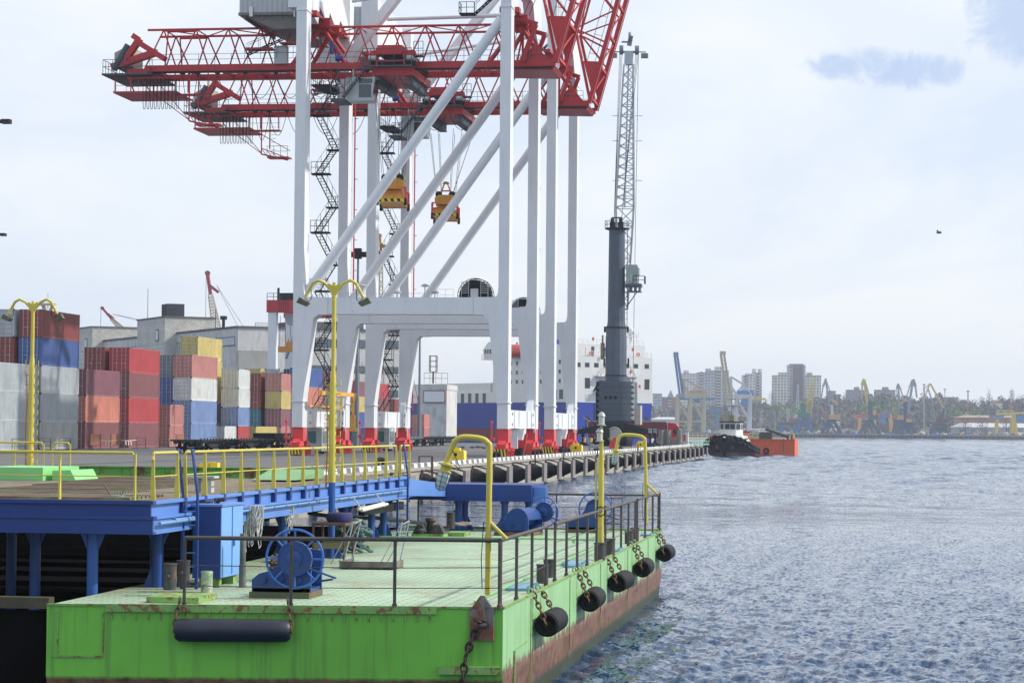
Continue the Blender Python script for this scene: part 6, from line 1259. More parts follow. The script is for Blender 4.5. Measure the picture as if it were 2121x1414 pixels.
# ---- sheds on the far quay ----
def shed(px0, px1, y0_, yr, dD, wall, roof, label):
    D = SH((px0 + px1) / 2) + dD; q = PP(px0, D, ZF); w_ = (px1 - px0) / FP * D; h = PD(px0, y0_, D).z - ZF; hr = PD(px0, yr, D).z - ZF; t = thing('shed', label, 'shed', q, math.atan2(r0.y, r0.x), 'sheds on the far quay')
    mb = MB(); mb.box(0, w_, 0, 20, 0, h); mb.build('wall', mat('shed_' + wall, {'g': (.30, .31, .34), 'w': (.55, .52, .46), 'b': (.08, .14, .25), 'r': (.3, .15, .1)}[wall], .8, var=.1, scale=.1), t)
    mb = MB(); mb.add([(-1, -1, h), (w_ + 1, -1, h), (w_ - 4, 10, hr), (6, 10, hr), (-1, 21, h), (w_ + 1, 21, h)], [(0, 1, 2, 3), (3, 2, 5, 4), (0, 3, 4), (1, 5, 2)]); mb.build('roof', mat('shedroof_' + roof, {'w': (.50, .50, .50), 'g': (.3, .3, .32), 't': (.32, .24, .17)}[roof], .7, var=.08, scale=.1), t)
    mb = MB()
    for k in range(max(1, int(w_ / 9))): mb.box(3 + k * 9, 7 + k * 9, -.15, 0, 0, h * .7)
    mb.build('gate', roofd, t)
shed(1979, 2150, 884, 875, 90, 'g', 'w', 'long grey shed with a bright white hipped roof at the right'); shed(1985, 2140, 864, 859, 150, 'r', 't', 'long tan-roofed shed on the slope behind the white-roofed one'); shed(1350, 1405, 868, 863, 200, 'w', 'w', 'long pale flat shed right of the ship behind the red truck')
shed(1725, 1742, 890, 887, 40, 'w', 'w', 'white shed with red doors under the tan cabin crane'); shed(1744, 1757, 889, 888, 30, 'w', 'g', 'small cream hut right of the white shed'); shed(1700, 1716, 893, 891, 30, 'b', 'g', 'small blue shed left of the tan cabin crane'); shed(1726, 1740, 874, 873, 120, 'w', 'w', 'white block behind the tan cabin crane'); shed(1520, 1600, 889, 887, 130, 'g', 'g', 'low grey wall-like shed behind the tugboat')
# heaps of scrap and goods along the far quay
mb = MB(); rr_ = random.Random(4); HC_ = [CM('rs'), CM('be'), CM('gr'), CM('dk'), CM('bl')]
for i in range(420):
    px = rr_.uniform(1340, 2250); D = SH(px) + rr_.uniform(12, 60); q = PP(px, D, ZF + .6); mb.cur = rr_.randrange(5); s = rr_.uniform(.5, 2.2)
    if rr_.random() < .5: mb.lathe([(s, -.6), (s * .8, s * .5), (.05, s)], tuple(q), 7)
    else: mb.beam(q, q + r0 * rr_.uniform(1.5, 5) + V((0, 0, rr_.uniform(-.3, .8))), rr_.uniform(.6, 1.6))
o = mb.build('cargo_heaps', HC_, smooth=0); tag(o, 'jumble of scrap, goods and bogies heaped along the far quay edge', 'cargo heaps', kind='stuff')
# small far things at the left edge: tips of cranes cut by the border
for i, (px, py, sc2, lab) in enumerate(((8, 252, 1.0, 'grey crane arm tip poking in at the left border, upper'), (3, 486, .6, 'grey crane arm tip poking in at the left border, lower'))):
    D = 380; q = PD(px, py, D); t = thing('mast_tip', lab, 'light mast', V((q.x, q.y, ZQ)) - r0 * 6, 0); o3 = q - t.location
    mb = MB(); mb.beam(o3 - r0 * 6, o3 + r0 * .8 * sc2, .5, .3); mb.beam(V((0, 0, 0)), V((0, 0, o3.z + .5)), .6)
    mb.build('arm', grey_steel, t); mb = MB(); mb.cb(o3 + r0 * .4 * sc2, (1.2, 1.4 * sc2, .7 * sc2)); mb.cb(o3 - r0 * 1, (1.0, 1.2, .5)); mb.build('lamp_head', dark_steel, t)
q = PD(1945, 482, 300); mb = MB(); mb.lathe([(.02, -.4), (.1, -.2), (.13, 0), (.08, .25), (.02, .4)], (0, 0, 0), 8, 'x'); mb.add([(0, 0, 0), (-.15, .7, .25), (.15, .7, .25), (.15, 0, 0), (-.15, -.7, .25), (.15, -.7, .25)], [(0, 3, 2, 1), (0, 4, 5, 3)])
o = mb.build('flying_bird', mat('pigeon_grey', (.05, .05, .06))); o.location = q; o.rotation_euler = (0, 0, 1.2); tag(o, 'tiny dark bird flying in the pale sky at right', 'bird')
# ================= green barge =================
ZD = 1.77; X0, X1, YR = 37.8, 67.9, 5.65; XL, YL = 36.7, 12.75
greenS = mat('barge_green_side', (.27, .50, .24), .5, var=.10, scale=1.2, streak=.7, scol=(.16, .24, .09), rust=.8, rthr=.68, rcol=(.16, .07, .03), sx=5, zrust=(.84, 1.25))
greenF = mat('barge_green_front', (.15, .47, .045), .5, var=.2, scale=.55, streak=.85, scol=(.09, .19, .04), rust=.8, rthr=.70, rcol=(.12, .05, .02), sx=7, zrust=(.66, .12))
greenE = mat('barge_green_trim', (.20, .40, .10), .6, var=.3, scale=3, rust=.95, rthr=.5, rcol=(.13, .06, .03), rscale=6)
def deck_material():
    m = mat('barge_deck', (.33, .45, .305), .6, var=.2, scale=.45, streak=.6, scol=(.19, .23, .15), sx=.7, rust=.65, rthr=.53, rcol=(.20, .17, .11), rscale=.8); nt = m.node_tree; N = nt.nodes.new; L = nt.links.new; b = nt.nodes['Principled BSDF']
    src = b.inputs['Base Color'].links[0].from_socket; g = N('ShaderNodeNewGeometry'); sp = N('ShaderNodeSeparateXYZ'); L(g.outputs['Position'], sp.inputs[0])
    def M_(op, a, bb=None):
        q = N('ShaderNodeMath'); q.operation = op
        for i, z in enumerate((a, bb)):
            if z is None: continue
            if isinstance(z, (int, float)): q.inputs[i].default_value = z
            else: L(z, q.inputs[i])
        return q.outputs[0]
    ry = M_('DIVIDE', sp.outputs['Y'], .17); fy = M_('FRACT', ry); row = M_('FLOOR', ry)
    fx = M_('FRACT', M_('ADD', M_('DIVIDE', sp.outputs['X'], .34), M_('MULTIPLY', row, .37)))
    f = M_('MULTIPLY', M_('LESS_THAN', fx, .5), M_('LESS_THAN', fy, .24)); nn = N('ShaderNodeTexNoise'); nn.inputs['Scale'].default_value = 1.1; L(g.outputs['Position'], nn.inputs['Vector'])
    f2 = M_('MULTIPLY', f, M_('MULTIPLY', M_('GREATER_THAN', nn.outputs['Fac'], .38), .75)); x = N('ShaderNodeMix'); x.data_type = 'RGBA'; L(f2, x.inputs[0]); L(src, x.inputs[6]); x.inputs[7].default_value = (.17, .15, .10, 1); L(x.outputs[2], b.inputs['Base Color'])
    bp = N('ShaderNodeBump'); bp.inputs['Distance'].default_value = .02; bp.inputs['Strength'].default_value = .6; L(f, bp.inputs['Height']); L(bp.outputs[0], b.inputs['Normal']); return m
deckm = deck_material(); rail_d = mat('rail_dark_iron', (.06, .055, .05), .6, var=.3, scale=4, rust=.7, rthr=.58, rscale=5)
barge = thing('barge', 'large green steel work barge with rusty waterline in the foreground', 'barge', (X0, YR, 0))
O = V((X0, YR, 0)); W = lambda x, y, z: (x - O.x, y - O.y, z)
mb = MB(); c = [(X0, YR), (X1, YR), (X1, 13.0), (XL + .3, YL)]; c[3] = (XL, YL); lo = [(X0 + .25, YR + .12), (X1 - .2, YR + .12), (X1 - .2, 12.8), (XL + .3, YL - .1)]
vs = [W(*q, ZD) for q in c] + [W(*q, .66) for q in c] + [W(*q, -.6) for q in lo]
mb.add(vs, [(0, 1, 2, 3)]); mb.cur = 1; mb.add(vs, [(1, 0, 4, 5), (2, 1, 5, 6), (5, 4, 8, 9)]); mb.cur = 2; mb.add(vs, [(0, 3, 7, 4), (4, 7, 11, 8), (3, 2, 6, 7), (7, 6, 10, 11)])
for f in range(len(mb.f)): pass
mb.f = [tuple(reversed(f)) if i == 0 else tuple(f) for i, f in enumerate(mb.f)]; mb.f[0] = (0, 1, 2, 3)
hull = mb.build('hull', [deckm, greenS, greenF], barge, smooth=0)
fr = lambda t, z, d=0.0: V(W(X0 + (XL - X0) * t - d, YR + (YL - YR) * t + 0, z))     # along the front edge, t from the right corner
mb = MB()
mb.beam(fr(.145, ZD - .05, .02), fr(.87, ZD - .05, .02), .05, .09)
for i in range(27): t = .16 + i * .0268; mb.beam(fr(t, ZD - .09, .012), fr(t, ZD - .22, .012), .02, .03)
mb.beam(fr(.0, ZD + .01, .0), fr(1, ZD + .01, .0), .05, .03); mb.beam(V(W(X0, YR, ZD + .01)), V(W(X1, YR, ZD + .01)), .05, .03); mb.beam(V(W(X1, YR, ZD + .02)), V(W(X1, 12.9, ZD + .02)), .08, .06)
mb.build('rub_rail', greenE, hull)
mb = MB(); mb.path([fr(.985, .98), fr(.985, 1.6), fr(.985, 1.6)], .001, 3) if 0 else None
for t0_, t1_ in ((.0, .14),): mb.beam(fr(t0_ + .004, .80, .05), fr(t1_, .80, .05), .14, .12)
mb.build('welded_step', greenE, hull); mb = MB(); mb.beam(fr(.875, .97, .012), fr(.985, .97, .012), .02, .03); mb.beam(fr(.875, .97, .012), fr(.875, ZD - .1, .012), .02, .02); mb.beam(fr(.975, 1.0, .012), fr(.975, ZD - .1, .012), .02, .02)
mb.build('welded_frame', greenE, hull)
mb = MB()
for s in (41, 46.5, 52, 58, 63.5): mb = MB(); mb.beam(V(W(s, YR - .008, ZD - .05)), V(W(s, YR - .008, .2)), .012, .03); mb.build('weld_seam', greenE, hull)
mb = MB(); mb.beam(V(W(39.0, YR - .01, 1.0)), V(W(39, YR - .01, .1)), .03, .04); mb.beam(V(W(39.0, YR - .01, 1.0)), V(W(40.6, YR - .01, 1.03)), .012, .015); mb.build('weld_seam', greenE, hull)
# deck seams and pipes
mb = MB(); mb.tube(W(60, 12.6, ZD + .09), W(60, YR + .6, ZD + .09), .025, 6); mb.tube(W(60, YR + .6, ZD + .09), W(38.4, YR + .55, ZD + .06), .018, 5)
for y in (7.2, 8.6, 10, 11.4): mb.box(59.95 - X0, 60.05 - X0, y - YR - .03, y - YR + .03, ZD, ZD + .08)
mb.build('deck_pipe', mat('pipe_green', (.18, .45, .16), .5), barge)
# ---- railings of the barge ----
def post_rail(name, label, pts, zb, h, posts, m, r=.024, wires=(.33, .66)):
    a = V(pts[0]); t = thing(name, label, 'railing', (a.x, a.y, zb), 0, 'dark iron railings on the green barge'); A, B_ = V((0, 0, 0)), V(pts[1]) - a; B_.z = 0
    mb = MB(); mb.tube(A + V((0, 0, h)), B_ + V((0, 0, h)), r * 1.25, 8); mb.build('top_rail', m, t)
    for u in posts: p = A.lerp(B_, u); mb = MB(); mb.tube(p, p + V((0, 0, h - .01)), r, 8); mb.tube(p, p + V((0, 0, .06)), r * 1.5, 8); mb.build('post', m, t)
    mb = MB()
    for w_ in wires: mb.path([A.lerp(B_, i / 8) + V((0, 0, h * w_ - .02 * math.sin(i / 8 * math.pi))) for i in range(9)], .007, 4)
    mb.build('wire', m, t); return t
G_ = lambda px, py: PZ(px, py, ZD)
fl, frr = G_(413, 1246), G_(1043, 1256); a_ = (XL - X0) / (YL - YR)
fx_ = lambda y: X0 + (y - YR) * a_ + .03
fl.x = fx_(fl.y); frr.x = fx_(frr.y)
post_rail('barge_railing', 'dark iron railing along the front edge of the green barge', (fl, frr), ZD, 1.07, (0, .337, .665, 1), rail_d, .027, (.30, .60))
sy_ = lambda px: V(((5.71 * FP / (1793 - px) * 1.0 - .1450 * YR) / .98942, YR + .05, ZD))
for i, (pa, pb, n, lab) in enumerate(((1045, 1140, 4, 'short dark railing at the near right corner of the green barge'), (1158, 1322, 10, 'long dark railing in the middle of the barge side'), (1326, 1372, 4, 'dark railing at the far right corner of the green barge'))):
    post_rail('barge_railing', lab, (sy_(pa), sy_(pb)), ZD, 1.07, [j / (n - 1) for j in range(n)], rail_d, .027, (.35, .68))
post_rail('barge_railing', 'dark railing along the far end of the green barge', (V((X1 - .1, YR + .1, ZD)), V((X1 - .1, 12.6, ZD))), ZD, 1.0, (0, .42, 1), rail_d, .022)
# ---- chains ----
def chain(mb, a, b, L_=.11, r=.013, sag=0.0):
    a, b = V(a), V(b); n = max(2, round((b - a).length / (L_ * .72)))
    for i in range(n):
        u = (i + .5) / n; c = a.lerp(b, u) - V((0, 0, sag * 4 * u * (1 - u))); d = (b - a).normalized(); s = d.cross(V((1, 0, 0) if i % 2 else (0, 1, 0)))
        if s.length < .2: s = d.cross(V((.3, .7, .2)))
        s.normalize(); h = L_ / 2; w_ = L_ * .3; mb.path([c + d * (h * math.cos(t)) + s * (w_ * math.sin(t)) for t in [k * math.pi / 5 for k in range(10)]], r, 5, True)
chain_m = mat('chain_rust', (.13, .075, .05), .6, metal=.3, var=.4, scale=8, rust=.6, rthr=.5, rscale=8)
FG = 'black cylinder fenders chained along the barge side'
for i, (px, L_) in enumerate(((1118, 1.45), (1206, 1.5), (1267, 1.5), (1317, 1.5), (1364, 1.4))):
    s = 5.71 * FP / (1793 - px); x = (s - .145 * YR) / .98942; zc = (1.24, 1.2, 1.21, 1.2, 1.23)[i]; rr2 = .215
    t = thing('barge_fender', 'black rubber cylinder fender on chains, %s counting from the near corner of the barge side' % ORD[i], 'fender', (x, YR - rr2 - .02, zc), R((0, 1, -2, 1, 0)[i]), FG)
    mb = MB(); mb.lathe([(.07, -.55), (rr2 * .8, -.6), (rr2 * .97, -.57), (rr2, -.5), (rr2, L_ - .7), (rr2 * .95, L_ - .62), (.07, L_ - .6)], (0, 0, 0), 24, 'x'); mb.build('rubber', black_rubber, t)
    mb = MB(); mb.tube((-.62, 0, 0), (-.59, 0, 0), .08, 12); mb.build('bore', dark_steel, t)
    mb = MB(); chain(mb, (-.66, .0, .02), (-.62, rr2 + .02, ZD - zc + .02), .13, .016); chain(mb, (-.66, 0, .02), (-.52, .03, -.03), .1, .014); mb.build('chain', chain_m, t)
    mb = MB(); chain(mb, (.35, .02, rr2 - .02), (.45, rr2 + .03, ZD - zc + .02), .13, .016); mb.build('chain', chain_m, t)
    mb = MB()
    for xx in (-.62, .45): mb.torus((xx, rr2 + .08, ZD - zc + .05), .045, .015, 10, 5, 'x')
    mb.build('shackle', mat('shackle_green', (.2, .4, .14), .5), t)
c = fr(.585, 1.41, 0) + O; c.x -= .2
t = thing('barge_fender', 'long black cylinder fender hanging flat against the barge front', 'fender', c, math.atan2(X0 - XL, YL - YR) * 1.0)
mb = MB(); mb.lathe([(.05, -.88), (.13, -.9), (.175, -.84), (.18, -.6), (.185, .6), (.18, .84), (.14, .9), (.05, .88)], (0, 0, 0), 28, 'y'); mb.build('rubber', mat('rubber_blue_black', (.012, .016, .028), .5, var=.3, scale=3, rust=.35, rthr=.66, rcol=(.08, .16, .12), rscale=6, bump=.1), t)
for s in (-1, 1): mb = MB(); chain(mb, (0, s * .92, -.02), (.1, s * .86, .42), .12, .015); chain(mb, (0, s * .92, -.02), (-.02, s * .8, .06), .09, .012); mb.torus((.1, s * .85, .46), .05, .016, 10, 5, 'y'); mb.build('chain', chain_m, t)
# corner bracket with hanging chain
c = fr(.045, ZD - .25, .03) + O; t = thing('anchor_bracket', 'rusty grey corner bracket plate with a heavy chain hanging down the barge front', 'chain bracket', c, 0)
mb = MB(); mb.box(-.03, .03, -.19, .19, -.25, .27); mb.prism([(-.08, .0), (.08, .0), (.03, .42), (-.03, .42)], -.07, -.03); mb.prism([(-.16, .27), (.16, .27), (.03, .45), (-.03, .45)], -.05, .05); mb.tube((-.08, .1, .0), (-.08, -.1, 0), .045, 10); mb.build('plate', mat('bracket_steel', (.20, .19, .18), .6, metal=.3, var=.4, scale=3, rust=.9, rthr=.48, rscale=4), t)
mb = MB(); chain(mb, (-.09, .04, .02), (-.12, .24, -.5), .17, .022); chain(mb, (-.12, .24, -.5), (-.14, .36, -1.6), .17, .022); chain(mb, (-.1, .1, .08), (-.1, -.1, .0), .14, .02); mb.build('chain', mat('chain_dark', (.05, .03, .025), .6, metal=.3, var=.4, scale=6), t)
# ---- bollards ----
bol_m = mat('bollard_iron', (.055, .055, .055), .6, metal=.2, var=.3, scale=3, rust=.7, rthr=.55, rscale=3)
def bollards(pts, h, r, label, plinth=None, pin=True):
    a = G_(*pts[0]); t = thing('bollard', label, 'bollard', (a.x, a.y, ZD), 0, 'iron bollards on the barge deck'); zb = 0
    if plinth: mb = MB(); b = G_(*plinth[0]) - a; mb.box(b.x, b.x + plinth[2], b.y - plinth[1], b.y, 0, plinth[3]); mb.build('plinth', greenE, t); zb = plinth[3]
    for q in pts:
        p = G_(*q) - a; mb = MB(); mb.lathe([(r, zb), (r, zb + h), (r * 1.12, zb + h), (r * 1.12, zb + h + .02), (r * .9, zb + h + .02)], (p.x + .1, p.y, 0), 18); 
        if pin: mb.tube((p.x + .1 - r, p.y, zb + h * .55), (p.x - r + .02, p.y, zb + h * .55), .03, 8)
        mb.build('post', bol_m, t)
    return t
bollards([(348, 1234), (376, 1226)], .42, .11, 'pair of rusty iron bollards on a low green plinth at the near left deck', ((303, 1248), .86, 1.1, .10))
bollards([(1122, 1208), (1136, 1196)], .33, .11, 'two short iron bollards behind the near side railing', None, False)
bollards([(1241, 1160), (1262, 1150)], .36, .12, 'iron bollards at the foot of the yellow mast light', None, False)
bollards([(1302, 1126), (1314, 1118)], .3, .11, 'far iron bollards near the right deck edge', None, False)
bollards([(932, 1102), (946, 1096)], .42, .11, 'pair of iron bollards with pale rope at the far deck edge', ((923, 1110), .5, 1.0, .10))
p = G_(945, 1100); mb = MB()
for i in range(5): mb.path([(p.x - .35 + .1 * i, p.y + .22 - .13 * j, ZD + .22 + .03 * math.sin(j * 1.3 + i)) for j in range(6)], .03, 6)
o = mb.build('rope_coil', mat('rope_pale', (.45, .36, .28), .9, var=.3, scale=10), loc=(p.x - .35, p.y, ZD + .2)); tag(o, 'pale thick rope lying over the far pair of bollards', 'rope')
# roller fairlead
p = G_(888, 1113); t = thing('fairlead', 'dark iron roller fairlead on a green base at the far deck edge', 'fairlead', p, 0)
mb = MB(); mb.box(-.2, .5, -.42, .42, 0, .1); mb.build('base', greenE, t); mb = MB()
for s in (-1, 1): mb = MB(); mb.prism([(s * .42, .1), (s * .06, .1), (s * .1, .22), (s * .16, .34), (s * .3, .34)], -.1, .25); mb.build('horn', bol_m, t)
mb = MB(); mb.lathe([(.1, .1), (.09, .36), (.12, .4), (.15, .44), (.14, .5), (.07, .52)], (.25, 0, 0), 14); mb.lathe([(.08, .1), (.12, .2), (.08, .24)], (-.12, .2, 0), 10); mb.build('roller', bol_m, t)
# ---- winches ----
wb = mat('winch_blue', (.011, .052, .21), .4, var=.12, scale=2, rust=.5, rthr=.68, rscale=3); wbase = mat('winch_base', (.08, .10, .05), .7, rust=.8, rthr=.5)
def winch(loc, s, rz, wx, wy, label, rounded, wr=.48, dep=.9):
    t = thing('winch', label, 'winch', loc, rz, 'blue mooring winches on the barge'); S_ = lambda l: [(a * s, b * s) for a, b in l]
    mb = MB(); mb.box(-.1 * s, dep * s, -.5 * s, .52 * s, 0, .1 * s); mb.build('base', wbase, t)
    arc = [(-.5 + .34 - .34 * math.cos(a), .1 + .36 + .34 * math.sin(a)) for a in [i * math.pi / 8 for i in range(9)]]
    poly = [(-.5, .1), (.5, .1), (.5, .3), (.38, .4)] + ([(q, z) for q, z in reversed(arc)] if rounded else [(.16, .46), (-.08, .8), (-.5, .76)])
    mb = MB(); mb.prism(S_(poly), 0, .06 * s); mb.prism(S_(poly), (dep - .1) * s, (dep - .04) * s); mb.box(0, (dep - .04) * s, -.48 * s, .48 * s, .1 * s, .16 * s)
    if rounded: pp = S_(arc); mb.prism(pp + [(pp[-1][0] * .9, pp[-1][1]), (pp[0][0] + .03, pp[0][1])], .05 * s, (dep - .1) * s)
    for q, z in ((.3, .3), (0, .32), (-.3, .3)): mb.tube((-.05 * s, q * s, z * s), (0, q * s, z * s), .06 * s, 10); mb.tube((-.07 * s, q * s, z * s), (0, q * s, z * s), .03 * s, 6)
    mb.build('housing', wb, t)
    mb = MB(); mb.tube((.06 * s, -.1 * s, .42 * s), ((dep - .1) * s, -.1 * s, .42 * s), .2 * s, 18); mb.build('drum', wb, t)
    wz_ = .66 * s; mb = MB(); mb.torus((wx * s, wy * s, wz_), wr * s, .021 * s, 36, 8)
    for i in range(8): a = i * math.pi / 4; mb.tube((wx * s, wy * s + .2 * s * math.cos(a), wz_ + .2 * s * math.sin(a)), (wx * s, wy * s + wr * s * math.cos(a), wz_ + wr * s * math.sin(a)), .018 * s, 6)
    mb.build('hand_wheel', mat('wheel_blue_highlight', (.03, .13, .46), .35, var=.1, rust=.3, rthr=.7), t)  # sun highlight on the rim is put into a lighter blue
    mb = MB(); mb.tube(((wx - .03) * s, wy * s, wz_), ((wx + .06) * s, wy * s, wz_), .29 * s, 30); mb.lathe([(.135 * s, 0), (.135 * s, -.03 * s), (.12 * s, -.04 * s)], ((wx - .03) * s, wy * s, wz_), 20, 'x'); mb.torus(((wx - .035) * s, wy * s, wz_), .27 * s, .012 * s, 30, 5); mb.tube(((wx - .1) * s, wy * s, wz_), (.1 * s if wx < 0 else (dep - .1) * s, wy * s, wz_), .035 * s, 10); mb.build('brake_disc', wb, t)
    mb = MB(); mb.tube((wx * s, (wy - .25) * s, .5 * s), ((wx - .1) * s, (wy - .72) * s, .36 * s), .018 * s, 6); mb.tube((.3 * s, -.45 * s, .25 * s), (.1 * s, -.85 * s, .32 * s), .02 * s, 6); mb.build('lever', wb, t); return t
winch(G_(582, 1238), 1.0, 0, -.14, -.26, 'near blue mooring winch with a big hand wheel facing the camera', False)
winch(G_(1060, 1109), .92, R(-14), 1.25, -.5, 'middle blue winch with rounded cover and hand wheel on its far end', True, .44, 1.2)
winch(G_(1212, 1103), .95, R(0), 1.0, -.18, 'far blue winch standing behind the yellow mast light', False, .48, .95)
# ---- curved yellow lamp poles ----
def gooseneck(D, pts, braces, lamp, label, r, s):
    o0 = PD(*pts[0], D); t = thing('curved_lamp', label, 'lamp post', o0, 0, 'curved yellow deck lamps'); Q = lambda q: PX(q[0], q[1], o0.x) - o0
    P_ = [Q(q) for q in pts]; sm = []
    for i in range(len(P_) - 1):
        p0 = P_[max(i - 1, 0)]; p1, p2 = P_[i], P_[i + 1]; p3 = P_[min(i + 2, len(P_) - 1)]; k = 5 if i else 1
        for j in range(k): u = j / k; sm.append(.5 * ((2 * p1) + (p2 - p0) * u + (2 * p0 - 5 * p1 + 4 * p2 - p3) * u * u + (3 * p1 - p0 - 3 * p2 + p3) * u ** 3) if i else p1)
    sm.append(P_[-1]); mb = MB(); mb.path(sm, r, 12); mb.build('pole', yellow_paint, t)
    for a, b in braces: mb = MB(); mb.tube(Q(a), Q(b), r * .65, 8); mb.build('brace', yellow_paint, t)
    mb = MB(); a, b = Q(pts[-1]), Q(lamp); d = (b - a).normalized(); e = Q(pts[0]); mb.path([sm[-6] + V((-.03, 0, 0)), sm[-6] + V((-.05, -.12 * s, -.25 * s)), sm[-3] + V((-.04, -.2 * s, -.2 * s)), a + V((-.02, -.1 * s, 0))], .006, 4); mb.path([Q(pts[1]) + V((-.04, r * 1.6, 0)), (Q(pts[1]) + e) / 2 + V((-.05, r * 2.2, 0)), e + V((-.04, r * 1.8, .1))], .007, 4); mb.build('cable', dark_steel, t)
    qd = d.to_track_quat('Z', 'X').to_matrix()
    def lat(mb_, prof, n=16):
        k = len(mb_.v); mb_.lathe(prof, (0, 0, 0), n); mb_.v[k:] = [tuple(a + qd @ V(v)) for v in mb_.v[k:]]
    mb = MB(); lat(mb, [(.03 * s, -.05 * s), (.05 * s, 0), (.13 * s, .02 * s), (.13 * s, .04 * s), (.075 * s, .06 * s), (.08 * s, .12 * s), (.115 * s, .13 * s), (.115 * s, .15 * s)], 20); hd = mb.build('lamp_cap', yellow_paint, t)
    mb = MB(); lat(mb, [(.10 * s, .15 * s), (.105 * s, .2 * s), (.095 * s, .32 * s), (.06 * s, .41 * s), (.01, .43 * s)]); mb.build('glass_bowl', mat('milky_glass', (.55, .66, .64), .15, var=.05), hd)
    mb = MB()
    for i in range(8): an = i * math.pi / 4; mb.path([a + qd @ V((rr_ * s * math.cos(an), rr_ * s * math.sin(an), z * s)) for rr_, z in ((.118, .14), (.12, .22), (.108, .34), (.07, .43), (0, .455))], .005, 4)
    for z, rr_ in ((.22, .12), (.3, .113), (.38, .09)): mb.path([a + qd @ V((rr_ * s * math.cos(k * .4), rr_ * s * math.sin(k * .4), z * s)) for k in range(16)], .005, 4, True)
    mb.build('guard_cage', grey_steel, hd); return t
gooseneck(38.3, [(1010, 1232), (1012, 1080), (1014, 935), (1010, 917), (996, 908), (960, 905), (943, 913), (936, 928), (925, 958)], [((1014, 1080), (1050, 1116)), ((1013, 1093), (1004, 1122))], (914, 1002), 'near curved yellow deck lamp on the front corner of the barge', .046, 1.0)
gooseneck(65.8, [(1339, 1086), (1338, 1000), (1336, 918), (1333, 907), (1322, 902), (1297, 900), (1285, 903), (1280, 913), (1276, 931)], [((1338, 1000), (1362, 1023)), ((1337, 1005), (1343, 1024))], (1273, 950), 'far curved yellow deck lamp near the far right corner of the barge', .048, .95)
p = G_(1244, 1158); t = thing('mast_light', 'straight yellow mast with two stacked glass lanterns on the barge', 'mast light', p, 0)
mb = MB(); mb.tube((0, 0, 0), (0, 0, 2.28), .062, 14); mb.tube((0, 0, 2.28), (0, 0, 2.6), .044, 12); mb.tube((0, 0, 2.6), (0, .0, 3.0), .03, 10); mb.tube((-.02, .11, .9), (-.02, .11, 2.1), .018, 6)
for z in (.5, .9, 1.3, 1.7, 2.1): mb.box(-.02, .02, -.09, .12, z, z + .015)
mb.build('pole', yellow_paint, t)
for z, y in ((2.57, .04), (2.92, -.0)):
    mb = MB(); mb.tube((0, y, z), (0, y, z + .02), .1, 14); mb.lathe([(.06, .2), (.09, .21), (.05, .28), (.02, .3)], (0, y, z), 12); l = mb.build('lantern', galv, t); mb = MB(); mb.tube((0, y, z + .02), (0, y, z + .2), .065, 12); mb.build('glass', mat('lantern_glass', (.5, .52, .45), .1), l)
mb = MB(); mb.torus((-.08, 0, 1.05), .1, .012, 14, 5); mb.path([(0, .1, 2.9), (0, .3, 3.1), (0, .35, 2.9), (0, .1, 2.5)], .006, 4); mb.build('cable', dark_steel, t)
# ---- twin-arm lamps ----
def twin_lamp(D, px, py, ztop, label, blue_z=None, dropy=0):
    o0 = PD(px, py, D); H = ztop - o0.z; t = thing('twin_arm_lamp', label, 'lamp post', o0, 0, 'yellow twin-arm flood lamps')
    zb = (blue_z - o0.z) if blue_z else 0
    if zb > 0: mb = MB(); mb.tube((0, 0, 0), (0, 0, zb), .075, 14); [mb.prism([(s * .075, 0), (s * .28, 0), (s * .075, .38)], -.012, .012) for s in (-1, 1)]; mb.build('blue_base', mat('column_blue', (.018, .08, .30), .4, var=.12, scale=2, rust=.3, rthr=.7), t)
    mb = MB(); mb.tube((0, 0, zb), (0, 0, H * .62), .075, 14); mb.tube((0, 0, H * .62), (0, 0, H * .68), .075, 12, .05); mb.tube((0, 0, H * .68), (0, 0, H - .2), .048, 12); mb.prism([(-.03, H - .3), (.03, H - .3), (.17, H - .05), (.1, H - .02), (0, H - .1), (-.1, H - .02), (-.17, H - .05)], -.03, .03); mb.tube((0, 0, H - .2), (0, 0, H + .0), .04, 8); mb.build('pole', yellow_paint, t)
    for s in (-1, 1):
        mb = MB(); pts = [(0, s * .04, H - .2), (0, s * .2, H - .02), (0, s * .36, H + .05), (0, s * .48, H - .02), (0, s * .58, H - .2), (0, s * .64, H - .32)]; mb.path(pts, .035, 9); ar = mb.build('arm', yellow_paint, t)
        mb = MB(); u = V((0, s * .5, -.87)); c = V((0, s * .66, H - .42)); v_ = V((0, s * .87, .5)); p4 = [c + v_ * .13 - u * .04, c - v_ * .12 - u * .04, c - v_ * .09 + u * .06, c + v_ * .13 + u * .09]
        mb.add([tuple(q + V((-.08, 0, 0))) for q in p4] + [tuple(q + V((.08, 0, 0))) for q in p4], [(0, 1, 2, 3), (7, 6, 5, 4), (0, 4, 5, 1), (1, 5, 6, 2), (2, 6, 7, 3), (3, 7, 4, 0)]); mb.build('flood_lamp', mat('lamp_olive', (.09, .09, .05), .5, var=.4, scale=5), ar)
        mb = MB(); mb.path([(-.02, s * .64, H - .34), (-.03, s * .56, H - .42), (-.03, s * .5, H - .36), (-.03, s * .5, H - .15)], .008, 4); mb.build('wire', dark_steel, ar)
    for k in range(11):
        z = zb + .25 + k * (H * .6 - zb) / 10.5
        if z > H * .66: break
        mb = MB(); mb.path([(0, -.17, z + .12), (0, -.17, z), (0, .17, z), (0, .17, z + .12)], .012, 5); mb.build('rung', yellow_paint, t)
    mb = MB(); mb.path([(-.05, .1, zb), (-.06, .13, H * .25), (-.05, .1, H * .4), (-.06, .12, H * .58)], .014, 5); mb.build('cable', mat('cable_orange', (.35, .13, .03), .6), t); return t
